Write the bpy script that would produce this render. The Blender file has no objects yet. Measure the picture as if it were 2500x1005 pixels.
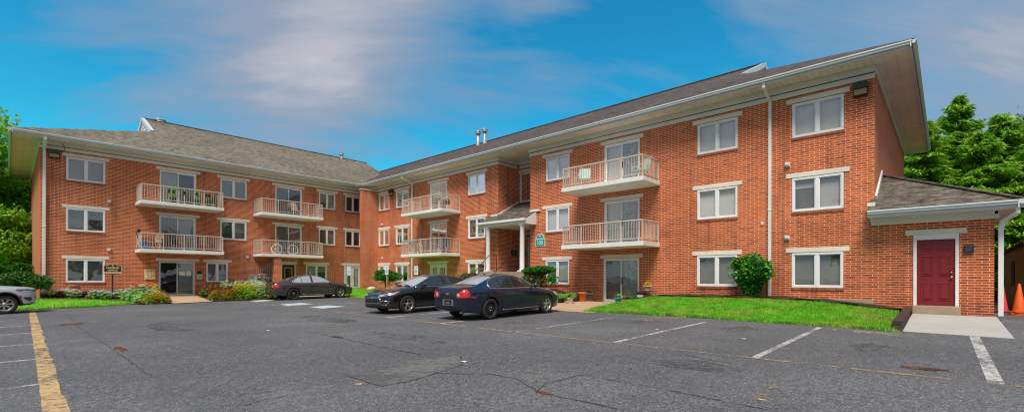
import bpy, bmesh, math, random
import numpy as np
from mathutils import Vector, Matrix
from mathutils.bvhtree import BVHTree
from mathutils.geometry import delaunay_2d_cdt
rad = math.radians
rng = random.Random(11)
nrg = np.random.default_rng(5)
sc = bpy.context.scene
col = sc.collection

# ------------------------------------------------------------------ helpers
def tag(o, label=None, cat=None, group=None, kind=None):
    if label: o['label'] = label
    if cat: o['category'] = cat
    if group: o['group'] = group
    if kind: o['kind'] = kind
    return o

def thing(name, label, cat, loc=(0, 0, 0), rz=0.0, group=None):
    o = bpy.data.objects.new(name, None)
    o.empty_display_size = 0.2
    col.objects.link(o)
    o.location = loc
    o.rotation_euler = (0, 0, rz)
    return tag(o, label, cat, group)

def wloc(o):
    v = Vector((0, 0, 0))
    while o is not None:
        v += o.location
        o = o.parent
    return v

def dup(o, parent=None, label=None, loc=None, rz=None, group=None):
    c = o.copy()
    col.objects.link(c)
    if parent is not None: c.parent = parent
    if label: c['label'] = label
    if group: c['group'] = group
    if loc is not None: c.location = loc
    if rz is not None: c.rotation_euler = (0, 0, rz)
    for ch in o.children:
        dup(ch, c)
    return c

class MB:
    """collects faces, builds ONE mesh object"""
    def __init__(self):
        self.v = []; self.f = []; self.uv = []; self.mi = []; self.sm = []
    def face(self, pts, uv=None, mi=0, sm=False):
        n = len(self.v)
        pts = [Vector(p) for p in pts]
        self.v += pts
        self.f.append(list(range(n, n + len(pts))))
        if uv is None:
            nn = Vector((0, 0, 0))
            for i in range(len(pts)):
                a, b = pts[i], pts[(i + 1) % len(pts)]
                nn += Vector(((a.y - b.y) * (a.z + b.z), (a.z - b.z) * (a.x + b.x), (a.x - b.x) * (a.y + b.y)))
            ax = max(range(3), key=lambda i: abs(nn[i]))
            uv = [(p.y, p.z) if ax == 0 else ((p.x, p.z) if ax == 1 else (p.x, p.y)) for p in pts]
        self.uv.append(uv); self.mi.append(mi); self.sm.append(sm)
    def mesh(self, vs, fs, mi=0, sm=False):
        for f in fs:
            self.face([vs[i] for i in f], mi=mi, sm=sm)
    def hexa(self, p, mi=0):
        for f in ((0, 3, 2, 1), (4, 5, 6, 7), (0, 1, 5, 4), (1, 2, 6, 5), (2, 3, 7, 6), (3, 0, 4, 7)):
            self.face([p[i] for i in f], mi=mi)
    def box(self, x0, x1, y0, y1, z0, z1, mi=0):
        self.hexa([(x0, y0, z0), (x1, y0, z0), (x1, y1, z0), (x0, y1, z0),
                   (x0, y0, z1), (x1, y0, z1), (x1, y1, z1), (x0, y1, z1)], mi)
    def bar(self, a, b, w, h=None, mi=0, up=(0, 0, 1)):
        a, b = Vector(a), Vector(b); h = h or w
        d = (b - a).normalized(); u = Vector(up)
        if abs(d.dot(u)) > .97: u = Vector((1, 0, 0))
        s = d.cross(u).normalized(); t = s.cross(d)
        s *= w / 2; t *= h / 2
        self.hexa([a - s - t, a + s - t, a + s + t, a - s + t, b - s - t, b + s - t, b + s + t, b - s + t], mi)
    def tube(self, pts, r, n=8, mi=0, caps=True, closed=False):
        pts = [Vector(p) for p in pts]
        rs = r if isinstance(r, (list, tuple)) else [r] * len(pts)
        rings = []
        prev = None
        m = len(pts)
        for i, p in enumerate(pts):
            if closed:
                d = (pts[(i + 1) % m] - pts[i - 1])
            else:
                d = pts[min(i + 1, m - 1)] - pts[max(i - 1, 0)]
            if d.length < 1e-9: d = Vector((0, 0, 1))
            d.normalize()
            if prev is None:
                u = Vector((0, 0, 1)) if abs(d.z) < .9 else Vector((1, 0, 0))
                s = d.cross(u).normalized()
            else:
                s = prev - d * prev.dot(d)
                s = s.normalized() if s.length > 1e-6 else d.orthogonal().normalized()
            prev = s
            t = d.cross(s)
            rings.append([p + (s * math.cos(2 * math.pi * k / n) + t * math.sin(2 * math.pi * k / n)) * rs[i] for k in range(n)])
        for i in range(m if closed else m - 1):
            A, B = rings[i], rings[(i + 1) % m]
            for k in range(n):
                self.face([A[k], A[(k + 1) % n], B[(k + 1) % n], B[k]], mi=mi, sm=True)
        if caps and not closed:
            self.face(rings[0][::-1], mi=mi); self.face(rings[-1], mi=mi)
    def lathe(self, prof, c=(0, 0, 0), n=20, axis='z', mi=0, caps=True):
        c = Vector(c); rings = []
        for r, h in prof:
            ring = []
            for k in range(n):
                a = 2 * math.pi * k / n
                ca, sa = r * math.cos(a), r * math.sin(a)
                q = {'z': (ca, sa, h), 'y': (ca, h, sa), 'x': (h, ca, sa)}[axis]
                ring.append(c + Vector(q))
            rings.append(ring)
        for i in range(len(rings) - 1):
            A, B = rings[i], rings[i + 1]
            for k in range(n):
                self.face([A[k], A[(k + 1) % n], B[(k + 1) % n], B[k]], mi=mi, sm=True)
        if not caps: return
        if prof[0][0] > 1e-4: self.face(rings[0][::-1], mi=mi)
        if prof[-1][0] > 1e-4: self.face(rings[-1], mi=mi)
    def prism(self, poly, f, a, b, mi=0):
        """poly of 2-D points; f(p, t) -> 3-D, extruded from t=a to t=b"""
        A = [f(p, a) for p in poly]; B = [f(p, b) for p in poly]; n = len(poly)
        self.face(A[::-1], mi=mi); self.face(B, mi=mi)
        for i in range(n):
            self.face([A[i], A[(i + 1) % n], B[(i + 1) % n], B[i]], mi=mi)
    def blob(self, c, r, n=8, m=6, jit=.15, mi=0, seed=0, sq=(1, 1, 1)):
        rr = random.Random(seed); c = Vector(c); g = []
        for i in range(m + 1):
            th = math.pi * i / m
            g.append([])
            j0 = 1 + rr.uniform(-jit, jit)
            for k in range(n):
                ph = 2 * math.pi * k / n
                j = j0 if i in (0, m) else 1 + rr.uniform(-jit, jit)
                g[-1].append(c + Vector((math.sin(th) * math.cos(ph) * r * sq[0] * j, math.sin(th) * math.sin(ph) * r * sq[1] * j, math.cos(th) * r * sq[2] * j)))
        for i in range(m):
            for k in range(n):
                self.face([g[i][k], g[i + 1][k], g[i + 1][(k + 1) % n], g[i][(k + 1) % n]], mi=mi, sm=True)
    def build(self, name, mats, parent=None, bevel=0, recalc=True, weld=False):
        off = wloc(parent) if parent is not None else Vector((0, 0, 0))
        me = bpy.data.meshes.new(name)
        me.from_pydata([v - off for v in self.v], [], self.f)
        ul = me.uv_layers.new(name='UVMap')
        flat = [c for uv in self.uv for p in uv for c in p]
        ul.data.foreach_set('uv', flat)
        me.polygons.foreach_set('material_index', self.mi)
        me.polygons.foreach_set('use_smooth', self.sm)
        for m in (mats if isinstance(mats, (list, tuple)) else [mats]): me.materials.append(m)
        bm = bmesh.new(); bm.from_mesh(me)
        bmesh.ops.remove_doubles(bm, verts=bm.verts, dist=1e-4)
        if recalc: bmesh.ops.recalc_face_normals(bm, faces=bm.faces)
        bm.to_mesh(me); bm.free()
        o = bpy.data.objects.new(name, me)
        col.objects.link(o)
        if parent is not None: o.parent = parent
        if bevel:
            b = o.modifiers.new('bevel', 'BEVEL'); b.width = bevel; b.segments = 2; b.limit_method = 'ANGLE'; b.angle_limit = rad(40)
        return o

# ------------------------------------------------------------------ node helpers
class NT:
    def __init__(self, name):
        self.m = bpy.data.materials.new(name); self.m.use_nodes = True
        self.t = self.m.node_tree; self.t.nodes.clear()
        self.out = self.n('ShaderNodeOutputMaterial')
    def n(self, typ, **kw):
        nd = self.t.nodes.new(typ)
        for k, v in kw.items():
            if k in nd.inputs.keys() if isinstance(k, str) else False: nd.inputs[k].default_value = v
            else: setattr(nd, k, v)
        return nd
    def l(self, a, b): self.t.links.new(a, b)
    def val(self, nd, **kw):
        for k, v in kw.items(): nd.inputs[k.replace('_', ' ')].default_value = v
        return nd
    def noise(self, vec, scale, detail=4, rough=.6, dist=0):
        nd = self.n('ShaderNodeTexNoise')
        nd.inputs['Scale'].default_value = scale; nd.inputs['Detail'].default_value = detail
        nd.inputs['Roughness'].default_value = rough; nd.inputs['Distortion'].default_value = dist
        if vec is not None: self.l(vec, nd.inputs['Vector'])
        return nd.outputs['Fac']
    def ramp(self, fac, stops):
        r = self.n('ShaderNodeValToRGB'); e = r.color_ramp.elements
        while len(e) < len(stops): e.new(.5)
        for i, (p, c) in enumerate(stops):
            e[i].position = p; e[i].color = (c, c, c, 1) if not isinstance(c, tuple) else (*c[:3], 1)
        self.l(fac, r.inputs['Fac'])
        return r.outputs['Color']
    def mix(self, fac, a, b, mode='MIX'):
        nd = self.n('ShaderNodeMix'); nd.data_type = 'RGBA'; nd.blend_type = mode
        for s, v in ((nd.inputs['Factor'], fac), (nd.inputs[6], a), (nd.inputs[7], b)):
            if hasattr(v, 'is_output'): self.l(v, s)
            elif isinstance(v, (int, float)): s.default_value = v
            else: s.default_value = (*v[:3], 1)
        return nd.outputs[2]
    def math(self, op, a, b=None, clamp=False):
        nd = self.n('ShaderNodeMath'); nd.operation = op; nd.use_clamp = clamp
        for s, v in ((nd.inputs[0], a), (nd.inputs[1], b)):
            if v is None: continue
            if hasattr(v, 'is_output'): self.l(v, s)
            else: s.default_value = v
        return nd.outputs[0]
    def obj(self): return self.n('ShaderNodeTexCoord').outputs['Object']
    def uvc(self): return self.n('ShaderNodeTexCoord').outputs['UV']
    def pos(self): return self.n('ShaderNodeNewGeometry').outputs['Position']
    def bump(self, h, strength=.4, dist=.02):
        b = self.n('ShaderNodeBump'); b.inputs['Strength'].default_value = strength; b.inputs['Distance'].default_value = dist
        self.l(h, b.inputs['Height']); return b.outputs['Normal']
    def principled(self, colour, rough=.6, metal=0, normal=None, spec=.4, coat=0):
        p = self.n('ShaderNodeBsdfPrincipled')
        for s, v in ((p.inputs['Base Color'], colour), (p.inputs['Roughness'], rough)):
            if hasattr(v, 'is_output'): self.l(v, s)
            elif isinstance(v, (int, float)): s.default_value = v
            else: s.default_value = (*v[:3], 1)
        p.inputs['Metallic'].default_value = metal
        p.inputs['Specular IOR Level'].default_value = spec
        p.inputs['Coat Weight'].default_value = coat
        p.inputs['Coat Roughness'].default_value = .04
        if normal is not None: self.l(normal, p.inputs['Normal'])
        return p
    def done(self, sh):
        self.l(sh.outputs[0] if hasattr(sh, 'outputs') else sh, self.out.inputs['Surface']); return self.m

def mul(c, k): return tuple(min(1, x * k) for x in c)

def plain(name, c, rough=.6, metal=0, var=.12, scale=6, bump=.0, spec=.4, coat=0, bscale=60):
    t = NT(name); o = t.obj()
    f = t.noise(o, scale, 5, .65)
    colr = t.mix(f, mul(c, 1 - var), mul(c, 1 + var))
    f2 = t.ramp(t.noise(o, scale * .27, 4, .7), [(.35, .88), (.62, 1.0)])
    colr = t.mix(1.0, colr, f2, 'MULTIPLY')
    nrm = t.bump(t.noise(o, bscale, 3), bump) if bump else None
    r = t.ramp(t.noise(o, scale * 1.7, 4), [(.3, max(0, rough - .06)), (.7, min(1, rough + .06))])
    return t.done(t.principled(colr, r, metal, nrm, spec, coat))

# ------------------------------------------------------------------ materials
def brick_mat(name, c1, c2, c3, mortar, bw=.30, rh=.0762, ms=.0080, stain=1.0):
    t = NT(name); uv = t.uvc()
    b = t.n('ShaderNodeTexBrick'); t.l(uv, b.inputs['Vector'])
    t.val(b, Color1=(*c1, 1), Color2=(*c2, 1), Mortar=(*mortar, 1), Scale=1.0, Mortar_Size=ms, Mortar_Smooth=.15, Bias=-.1, Brick_Width=bw, Row_Height=rh)
    # a second brick lookup, same grid, picks a few burnt bricks
    b2 = t.n('ShaderNodeTexBrick'); t.l(uv, b2.inputs['Vector'])
    t.val(b2, Color1=(0, 0, 0, 1), Color2=(1, 1, 1, 1), Mortar=(0, 0, 0, 1), Scale=1.0, Mortar_Size=ms, Bias=-.2, Brick_Width=bw, Row_Height=rh)
    sep = t.n('ShaderNodeSeparateColor'); t.l(b2.outputs['Color'], sep.inputs[0])
    burnt = t.ramp(sep.outputs[0], [(.66, 0), (.86, .80)])
    c = t.mix(burnt, b.outputs['Color'], c3)
    pz = t.pos()
    n1 = t.ramp(t.noise(pz, .55, 5, .65), [(.28, .70), (.52, .98), (.75, 1.14)])
    c = t.mix(stain, c, n1, 'MULTIPLY')
    n3 = t.ramp(t.noise(uv, 23, 3, .7), [(.3, .86), (.7, 1.1)])
    c = t.mix(1.0, c, n3, 'MULTIPLY')
    # pale efflorescence and damp streaks
    mp = t.n('ShaderNodeMapping'); mp.inputs['Scale'].default_value = (1.6, 1.6, .22); t.l(pz, mp.inputs[0])
    st = t.ramp(t.noise(mp.outputs[0], 1.3, 5, .7), [(.56, 0), (.80, .34)])
    c = t.mix(st, c, (.55, .33, .22))
    mpd = t.n('ShaderNodeMapping'); mpd.inputs['Scale'].default_value = (2.3, 2.3, .12); mpd.inputs['Location'].default_value = (5, 2, 0); t.l(pz, mpd.inputs[0])
    c = t.mix(1.0, c, t.ramp(t.noise(mpd.outputs[0], 1.1, 4, .7), [(.30, .62), (.46, 1.0)]), 'MULTIPLY')
    # darker towards the foot of the wall
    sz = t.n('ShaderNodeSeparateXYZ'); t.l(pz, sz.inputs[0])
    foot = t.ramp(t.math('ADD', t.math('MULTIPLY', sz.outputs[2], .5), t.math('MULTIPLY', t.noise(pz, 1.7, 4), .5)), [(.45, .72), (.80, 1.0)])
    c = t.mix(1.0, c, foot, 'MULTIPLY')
    h = t.mix(.25, t.ramp(b.outputs['Fac'], [(0, 1), (1, 0)]), t.noise(uv, 60, 3))
    return t.done(t.principled(c, .85, 0, t.bump(h, .5, .012), .2))

def shingle_mat(name, ca, cb, cc, rh=.145, bw=.32):
    t = NT(name); uv = t.uvc()
    b = t.n('ShaderNodeTexBrick'); t.l(uv, b.inputs['Vector'])
    t.val(b, Color1=(*ca, 1), Color2=(*cb, 1), Mortar=(*mul(ca, .35), 1), Scale=1.0, Mortar_Size=.008, Mortar_Smooth=.3, Bias=0, Brick_Width=bw, Row_Height=rh)
    mp = t.n('ShaderNodeMapping'); mp.inputs['Scale'].default_value = (2.2, 4.5, 1); t.l(uv, mp.inputs[0])
    n = t.ramp(t.noise(mp.outputs[0], 1.0, 3, .7), [(.40, 0), (.60, 1)])
    c = t.mix(t.math('MULTIPLY', n, .6), b.outputs['Color'], cc)
    mp2 = t.n('ShaderNodeMapping'); mp2.inputs['Scale'].default_value = (3.1, 6.9, 1); mp2.inputs['Location'].default_value = (9, 4, 0); t.l(uv, mp2.inputs[0])
    c = t.mix(1.0, c, t.ramp(t.noise(mp2.outputs[0], 1.0, 2, .7), [(.36, .55), (.56, 1.12)]), 'MULTIPLY')
    big = t.ramp(t.noise(t.pos(), .35, 5, .7), [(.3, .74), (.7, 1.2)])
    c = t.mix(1.0, c, big, 'MULTIPLY')
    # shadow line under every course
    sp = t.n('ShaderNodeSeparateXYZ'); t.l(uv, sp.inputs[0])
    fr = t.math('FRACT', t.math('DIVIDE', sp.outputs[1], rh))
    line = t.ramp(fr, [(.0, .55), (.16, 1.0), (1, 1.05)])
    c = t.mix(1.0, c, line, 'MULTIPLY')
    g = t.ramp(t.noise(uv, 130, 2, .8), [(.3, .72), (.7, 1.25)])
    c = t.mix(1.0, c, g, 'MULTIPLY')
    h = t.mix(.5, fr, b.outputs['Fac'])
    return t.done(t.principled(c, .95, 0, t.bump(h, .5, .01), .15))

def rib_mat(name, c, period=.2, axis=0, dark=.62, width=.12):
    t = NT(name); uv = t.uvc()
    sp = t.n('ShaderNodeSeparateXYZ'); t.l(uv, sp.inputs[0])
    fr = t.math('FRACT', t.math('DIVIDE', sp.outputs[axis], period))
    line = t.ramp(fr, [(0, dark), (width, 1.0), (.93, 1.0), (1, .85)])
    base = t.mix(t.noise(t.pos(), 2.2, 5, .7), mul(c, .86), mul(c, 1.08))
    stain = t.ramp(t.noise(t.pos(), .7, 5, .75), [(.3, .80), (.6, 1.0)])
    cc = t.mix(1.0, t.mix(1.0, base, line, 'MULTIPLY'), stain, 'MULTIPLY')
    return t.done(t.principled(cc, .55, 0, t.bump(fr, .35, .01), .3))

def asphalt_mat():
    t = NT('asphalt'); p = t.pos()
    big = t.noise(p, .22, 6, .62)
    c = t.ramp(big, [(.25, (.074, .075, .081)), (.5, (.100, .101, .107)), (.75, (.138, .138, .140))])
    spk = t.ramp(t.noise(p, 36, 2, .75), [(.30, .48), (.5, .92), (.70, 1.75)])
    c = t.mix(1.0, c, spk, 'MULTIPLY')
    spk1 = t.ramp(t.noise(p, 13, 3, .75), [(.32, .70), (.68, 1.32)])
    c = t.mix(1.0, c, spk1, 'MULTIPLY')
    v = t.n('ShaderNodeTexVoronoi'); v.inputs['Scale'].default_value = 34; t.l(p, v.inputs['Vector'])
    sep = t.n('ShaderNodeSeparateColor'); t.l(v.outputs['Color'], sep.inputs[0])
    chips = t.math('MULTIPLY', t.ramp(sep.outputs[0], [(.90, 0), (.93, .8)]), t.ramp(v.outputs['Distance'], [(.18, 1), (.34, 0)]))
    c = t.mix(chips, c, (.50, .49, .47))
    # pale dusty wear and old patches
    dust = t.ramp(t.noise(p, .55, 7, .7, .6), [(.56, 0), (.74, .34)])
    c = t.mix(dust, c, (.21, .20, .19))
    # alligator cracks in a few places
    v2 = t.n('ShaderNodeTexVoronoi'); v2.feature = 'DISTANCE_TO_EDGE'; v2.inputs['Scale'].default_value = .8
    t.l(p, v2.inputs['Vector'])
    ck = t.math('MULTIPLY', t.ramp(v2.outputs['Distance'], [(.004, 1), (.013, 0)]), t.ramp(t.noise(p, .16, 3), [(.60, 0), (.68, .55)]))
    c = t.mix(ck, c, (.035, .035, .036))
    r = t.ramp(t.noise(p, 1.1, 4), [(.35, .74), (.7, .92)])
    h = t.math('ADD', t.noise(p, 70, 2, .8), t.math('MULTIPLY', t.noise(p, 24, 3), .7))
    return t.done(t.principled(c, r, 0, t.bump(h, .55, .012), .3))

def paint_mark_mat(name, c, wear=.5, edge=True):
    t = NT(name); p = t.pos()
    n = t.noise(p, 9, 6, .75); n2 = t.noise(p, .9, 4, .6)
    f = t.math('ADD', t.math('MULTIPLY', n, .6), t.math('MULTIPLY', n2, .4))
    a = t.ramp(f, [(wear - .07, 0), (wear + .07, 1)])
    cc = t.mix(t.noise(p, 30, 3), mul(c, .7), mul(c, 1.1))
    pr = t.principled(cc, .8, 0, t.bump(t.noise(p, 70, 2), .4, .01), .2)
    tr = t.n('ShaderNodeBsdfTransparent')
    mx = t.n('ShaderNodeMixShader'); t.l(a, mx.inputs[0]); t.l(tr.outputs[0], mx.inputs[1]); t.l(pr.outputs[0], mx.inputs[2])
    return t.done(mx)

def glass_mat(name, tint=(.80, .83, .84), boost=.10):
    t = NT(name)
    tr = t.n('ShaderNodeBsdfTransparent'); tr.inputs[0].default_value = (*tint, 1)
    gl = t.n('ShaderNodeBsdfGlossy'); gl.inputs['Roughness'].default_value = .015
    gl.inputs[0].default_value = (.9, .93, .95, 1)
    o = t.pos()
    t.l(t.bump(t.noise(o, .9, 2), .035, .2), gl.inputs['Normal'])
    fr = t.n('ShaderNodeFresnel'); fr.inputs['IOR'].default_value = 1.5
    f = t.math('ADD', t.math('MULTIPLY', fr.outputs[0], 1.25), boost, True)
    mx = t.n('ShaderNodeMixShader'); t.l(f, mx.inputs[0]); t.l(tr.outputs[0], mx.inputs[1]); t.l(gl.outputs[0], mx.inputs[2])
    return t.done(mx)

def blind_mat(name, c, period=.1, axis=0, depth=.6, lace=False):
    t = NT(name); uv = t.uvc()
    sp = t.n('ShaderNodeSeparateXYZ'); t.l(uv, sp.inputs[0])
    fr = t.math('FRACT', t.math('DIVIDE', sp.outputs[axis], period))
    line = t.ramp(fr, [(0, depth), (.18, .92), (.6, 1.0), (.97, .9), (1, depth)])
    base = t.mix(t.noise(t.pos(), 1.4, 3), mul(c, .86), mul(c, 1.06))
    cc = t.mix(1.0, base, line, 'MULTIPLY')
    if lace:
        v = t.n('ShaderNodeTexVoronoi'); v.inputs['Scale'].default_value = 16; t.l(uv, v.inputs['Vector'])
        v2 = t.noise(uv, 22, 4, .8, 1.2)
        lc = t.ramp(t.mix(.5, v.outputs['Distance'], v2), [(.34, .22), (.52, 1.0)])
        cc = t.mix(1.0, cc, lc, 'MULTIPLY')
    return t.done(t.principled(cc, .75, 0, None, .2))

def leaf_mat(name, c1, c2, c3, trans=.35, rough=.55):
    t = NT(name)
    g = t.n('ShaderNodeNewGeometry')
    c = t.ramp(g.outputs['Random Per Island'], [(.0, c1), (.55, c2), (1, c3)])
    big = t.ramp(t.noise(g.outputs['Position'], .8, 4, .6), [(.3, .62), (.7, 1.25)])
    c = t.mix(1.0, c, big, 'MULTIPLY')
    pr = t.principled(c, rough, 0, None, .25)
    tl = t.n('ShaderNodeBsdfTranslucent'); t.l(t.mix(.5, c, mul(c3, 1.2)), tl.inputs[0])
    mx = t.n('ShaderNodeMixShader'); mx.inputs[0].default_value = trans
    t.l(pr.outputs[0], mx.inputs[1]); t.l(tl.outputs[0], mx.inputs[2])
    return t.done(mx)

def blade_mat(name, c1, c2, c3, dry):
    t = NT(name); g = t.n('ShaderNodeNewGeometry')
    c = t.ramp(g.outputs['Random Per Island'], [(.0, c1), (.55, c2), (1, c3)])
    f = t.ramp(t.noise(g.outputs['Position'], .75, 5, .7), [(.47, 0), (.66, .85)])
    c = t.mix(f, c, dry); c = t.mix(1.0, c, t.ramp(t.noise(g.outputs['Position'], 2.6, 4, .7), [(.3, .55), (.65, 1.2)]), 'MULTIPLY')
    pr = t.principled(c, .6, 0, None, .2); tl = t.n('ShaderNodeBsdfTranslucent'); t.l(c, tl.inputs[0])
    mx = t.n('ShaderNodeMixShader'); mx.inputs[0].default_value = .4; t.l(pr.outputs[0], mx.inputs[1]); t.l(tl.outputs[0], mx.inputs[2]); return t.done(mx)

def ground_mat(name, stops, scale=2.0, fine=40, bump=.5, rough=.95):
    t = NT(name); p = t.pos()
    c = t.ramp(t.noise(p, scale, 6, .68), stops)
    c = t.mix(1.0, c, t.ramp(t.noise(p, fine, 3, .8), [(.3, .55), (.7, 1.4)]), 'MULTIPLY')
    return t.done(t.principled(c, rough, 0, t.bump(t.noise(p, fine, 3, .8), bump, .03), .2))

def carpaint(name, c, metal=.35, flake=True):
    t = NT(name); o = t.obj()
    n = t.ramp(t.noise(o, 2.2, 5, .7), [(.3, .85), (.7, 1.12)])
    cc = t.mix(1.0, c, n, 'MULTIPLY')
    # road dust low on the body
    sp = t.n('ShaderNodeSeparateXYZ'); t.l(o, sp.inputs[0])
    d = t.ramp(t.math('ADD', sp.outputs[2], t.math('MULTIPLY', t.noise(o, 5, 4), .25)), [(.22, .22), (.55, .0)])
    cc = t.mix(d, cc, (.10, .095, .09))
    r = t.ramp(t.noise(o, 3.1, 5, .7), [(.3, .16), (.7, .27)])
    nr = t.bump(t.noise(o, 3.0, 2), .02, .05)
    return t.done(t.principled(cc, r, metal, nr, .5, .9))

M = {}
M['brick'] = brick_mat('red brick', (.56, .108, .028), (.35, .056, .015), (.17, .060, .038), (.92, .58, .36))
M['sill'] = brick_mat('brick rowlock', (.40, .11, .05), (.27, .075, .038), (.16, .08, .05), (.42, .30, .20), bw=.078, rh=.5, ms=.005)
M['stucco'] = plain('salmon stucco', (.50, .165, .085), .95, var=.14, scale=2.0, bump=.8, bscale=26)
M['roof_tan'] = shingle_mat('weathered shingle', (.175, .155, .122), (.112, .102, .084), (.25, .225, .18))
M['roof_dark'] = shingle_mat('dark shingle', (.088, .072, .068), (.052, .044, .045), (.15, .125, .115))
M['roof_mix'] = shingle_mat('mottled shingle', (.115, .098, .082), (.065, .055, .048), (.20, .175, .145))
M['white'] = plain('white painted trim', (.74, .74, .72), .45, var=.06, scale=1.4)
M['trimgrey'] = plain('aluminium gutter', (.62, .66, .66), .35, var=.08, scale=1.2, spec=.5)
M['frieze'] = plain('cream frieze board', (.72, .70, .64), .5, var=.07, scale=1.0)
M['soffit'] = rib_mat('vinyl soffit', (.88, .75, .62), .2, 0)
M['soffit_end'] = rib_mat('brown soffit', (.90, .73, .69), .3, 0, dark=.85)
M['soffit_left'] = rib_mat('bounce offset soffit', (.86, .62, .66), .3, 0, dark=.85)  # pink put into the colour to cancel green light off the lawn
M['yellow_ghost'] = paint_mark_mat('ghost of yellow paint', (.34, .25, .14), .535)
M['lintel'] = plain('cast stone lintel', (.74, .69, .58), .8, var=.10, scale=3, bump=.15)
M['vinyl'] = plain('white vinyl frame', (.80, .80, .80), .35, var=.04, scale=2)
M['alum'] = plain('mill aluminium frame', (.62, .63, .64), .35, .3, var=.06, scale=2)
M['glass'] = glass_mat('window glass', (.90, .89, .87), .085)
M['glass_dark'] = glass_mat('dim window glass', (.62, .65, .66), .12)
M['slab'] = plain('painted concrete slab', (.76, .75, .71), .8, var=.10, scale=2.2, bump=.15)
M['rail'] = plain('painted steel railing', (.60, .49, .41), .5, var=.10, scale=3)
M['concrete'] = plain('grey concrete', (.40, .39, .36), .9, var=.14, scale=1.8, bump=.25)
M['tan_concrete'] = plain('stained tan concrete', (.44, .30, .18), .85, var=.2, scale=1.3, bump=.25)
M['foundation'] = plain('foundation concrete', (.34, .25, .18), .9, var=.3, scale=2, bump=.3)
M['black'] = plain('black enamel', (.018, .018, .02), .4, var=.1)
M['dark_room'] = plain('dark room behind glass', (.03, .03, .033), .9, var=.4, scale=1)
M['dark_metal'] = plain('dark bronze metal', (.045, .042, .042), .45, .4)
M['amber'] = plain('amber lamp lens', (.36, .24, .07), .25, var=.35, scale=9)
M['red_door'] = plain('maroon door paint', (.19, .013, .018), .42, var=.12, scale=2.2)
M['brass'] = plain('worn brass', (.55, .42, .24), .3, .9)
M['steel'] = plain('galvanised steel', (.42, .44, .46), .45, .5, var=.15, scale=4)
M['pipe_grey'] = plain('grey painted gas pipe', (.42, .42, .42), .5, var=.12, scale=5)
M['meter_grey'] = plain('blue grey meter casing', (.20, .25, .28), .5, var=.15, scale=5)
M['asphalt'] = asphalt_mat()
M['asphalt_patch'] = paint_mark_mat('asphalt patch', (.15, .148, .145), .47)
M['crack'] = plain('open asphalt crack', (.045, .044, .043), .95, var=.4)
M['white_mark'] = paint_mark_mat('worn white paint', (.50, .50, .48), .475)
M['faint_mark'] = paint_mark_mat('faded white paint', (.42, .42, .42), .51)
M['yellow_mark'] = paint_mark_mat('worn yellow paint', (.52, .36, .18), .475)
M['faint_yellow'] = paint_mark_mat('faded yellow paint', (.42, .29, .15), .485)
M['blue_mark'] = paint_mark_mat('pale blue paint', (.42, .56, .60), .38)
M['puddle'] = plain('wet brown silt', (.075, .034, .022), .22, var=.35, scale=3, spec=.5)
M['mulch'] = ground_mat('bark mulch', [(.3, (.030, .014, .010)), (.6, (.075, .036, .026)), (.8, (.12, .07, .05))], 6, 34, 1.0)
M['lawn'] = ground_mat('lawn turf', [(.28, (.07, .30, .012)), (.5, (.15, .44, .02)), (.66, (.40, .44, .06))], .9, 34, .8)
M['blade'] = blade_mat('grass blade', (.08, .36, .012), (.16, .58, .025), (.36, .64, .08), (.46, .48, .10))
M['soil'] = ground_mat('far ground', [(.3, (.04, .06, .02)), (.7, (.08, .10, .04))], .5, 12, .4)
M['leaf_a'] = leaf_mat('broad leaf', (.025, .09, .008), (.085, .24, .016), (.25, .44, .04))
M['leaf_cedar'] = leaf_mat('cedar frond', (.03, .13, .006), (.14, .38, .014), (.38, .62, .045))
M['leaf_bush'] = leaf_mat('shrub leaf', (.014, .09, .010), (.03, .18, .015), (.08, .32, .025))
M['leaf_dark'] = leaf_mat('dark shrub leaf', (.016, .06, .012), (.045, .14, .018), (.11, .25, .035))
M['leaf_olive'] = leaf_mat('olive shrub leaf', (.06, .09, .02), (.13, .16, .04), (.24, .25, .08))
M['leaf_flower'] = leaf_mat('flower foliage', (.07, .26, .02), (.16, .48, .04), (.34, .64, .09))
M['leaf_variegated'] = leaf_mat('striped hosta leaf', (.22, .28, .08), (.42, .44, .18), (.62, .58, .32))
M['leaf_russet'] = leaf_mat('russet leaf', (.07, .03, .02), (.14, .06, .03), (.22, .14, .05))
M['leaf_left'] = leaf_mat('lit broad leaf', (.06, .20, .015), (.20, .48, .03), (.42, .70, .08), .5)
M['oil'] = paint_mark_mat('oil stain', (.085, .084, .085), .565)
M['bark'] = plain('tree bark', (.075, .055, .042), .95, var=.3, scale=5, bump=.8, bscale=18)
for k, c in dict(white=(.86, .86, .84), yellow=(.82, .55, .03), orange=(.78, .24, .02), red=(.40, .03, .03)).items():
    M['petal_' + k] = leaf_mat(k + ' petal', mul(c, .75), c, mul(c, 1.1), .25)
M['tyre'] = plain('tyre rubber', (.020, .020, .021), .85, var=.2, scale=8)
M['arch'] = plain('wheel arch lining', (.008, .008, .009), .9)
M['chrome'] = plain('chrome', (.78, .78, .78), .12, 1.0, var=.05)
M['alloy'] = plain('alloy wheel', (.50, .47, .43), .33, .75, var=.12, scale=7)
M['black_steel'] = plain('black steel wheel', (.022, .022, .024), .45, .3)
M['plastic'] = plain('black grained plastic', (.022, .023, .025), .55, var=.15)
M['tail_red'] = plain('red lamp lens', (.52, .012, .014), .12, spec=.6, coat=.8)
M['lamp_clear'] = plain('clear lamp lens', (.62, .62, .62), .10, .4, spec=.6, coat=.8)
M['lamp_amber'] = plain('orange lamp lens', (.60, .13, .02), .15, spec=.6, coat=.6)
M['gold'] = plain('gold emblem', (.62, .48, .22), .3, .8)
M['car_glass'] = None
t = NT('car glass')
o_ = t.pos()
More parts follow.
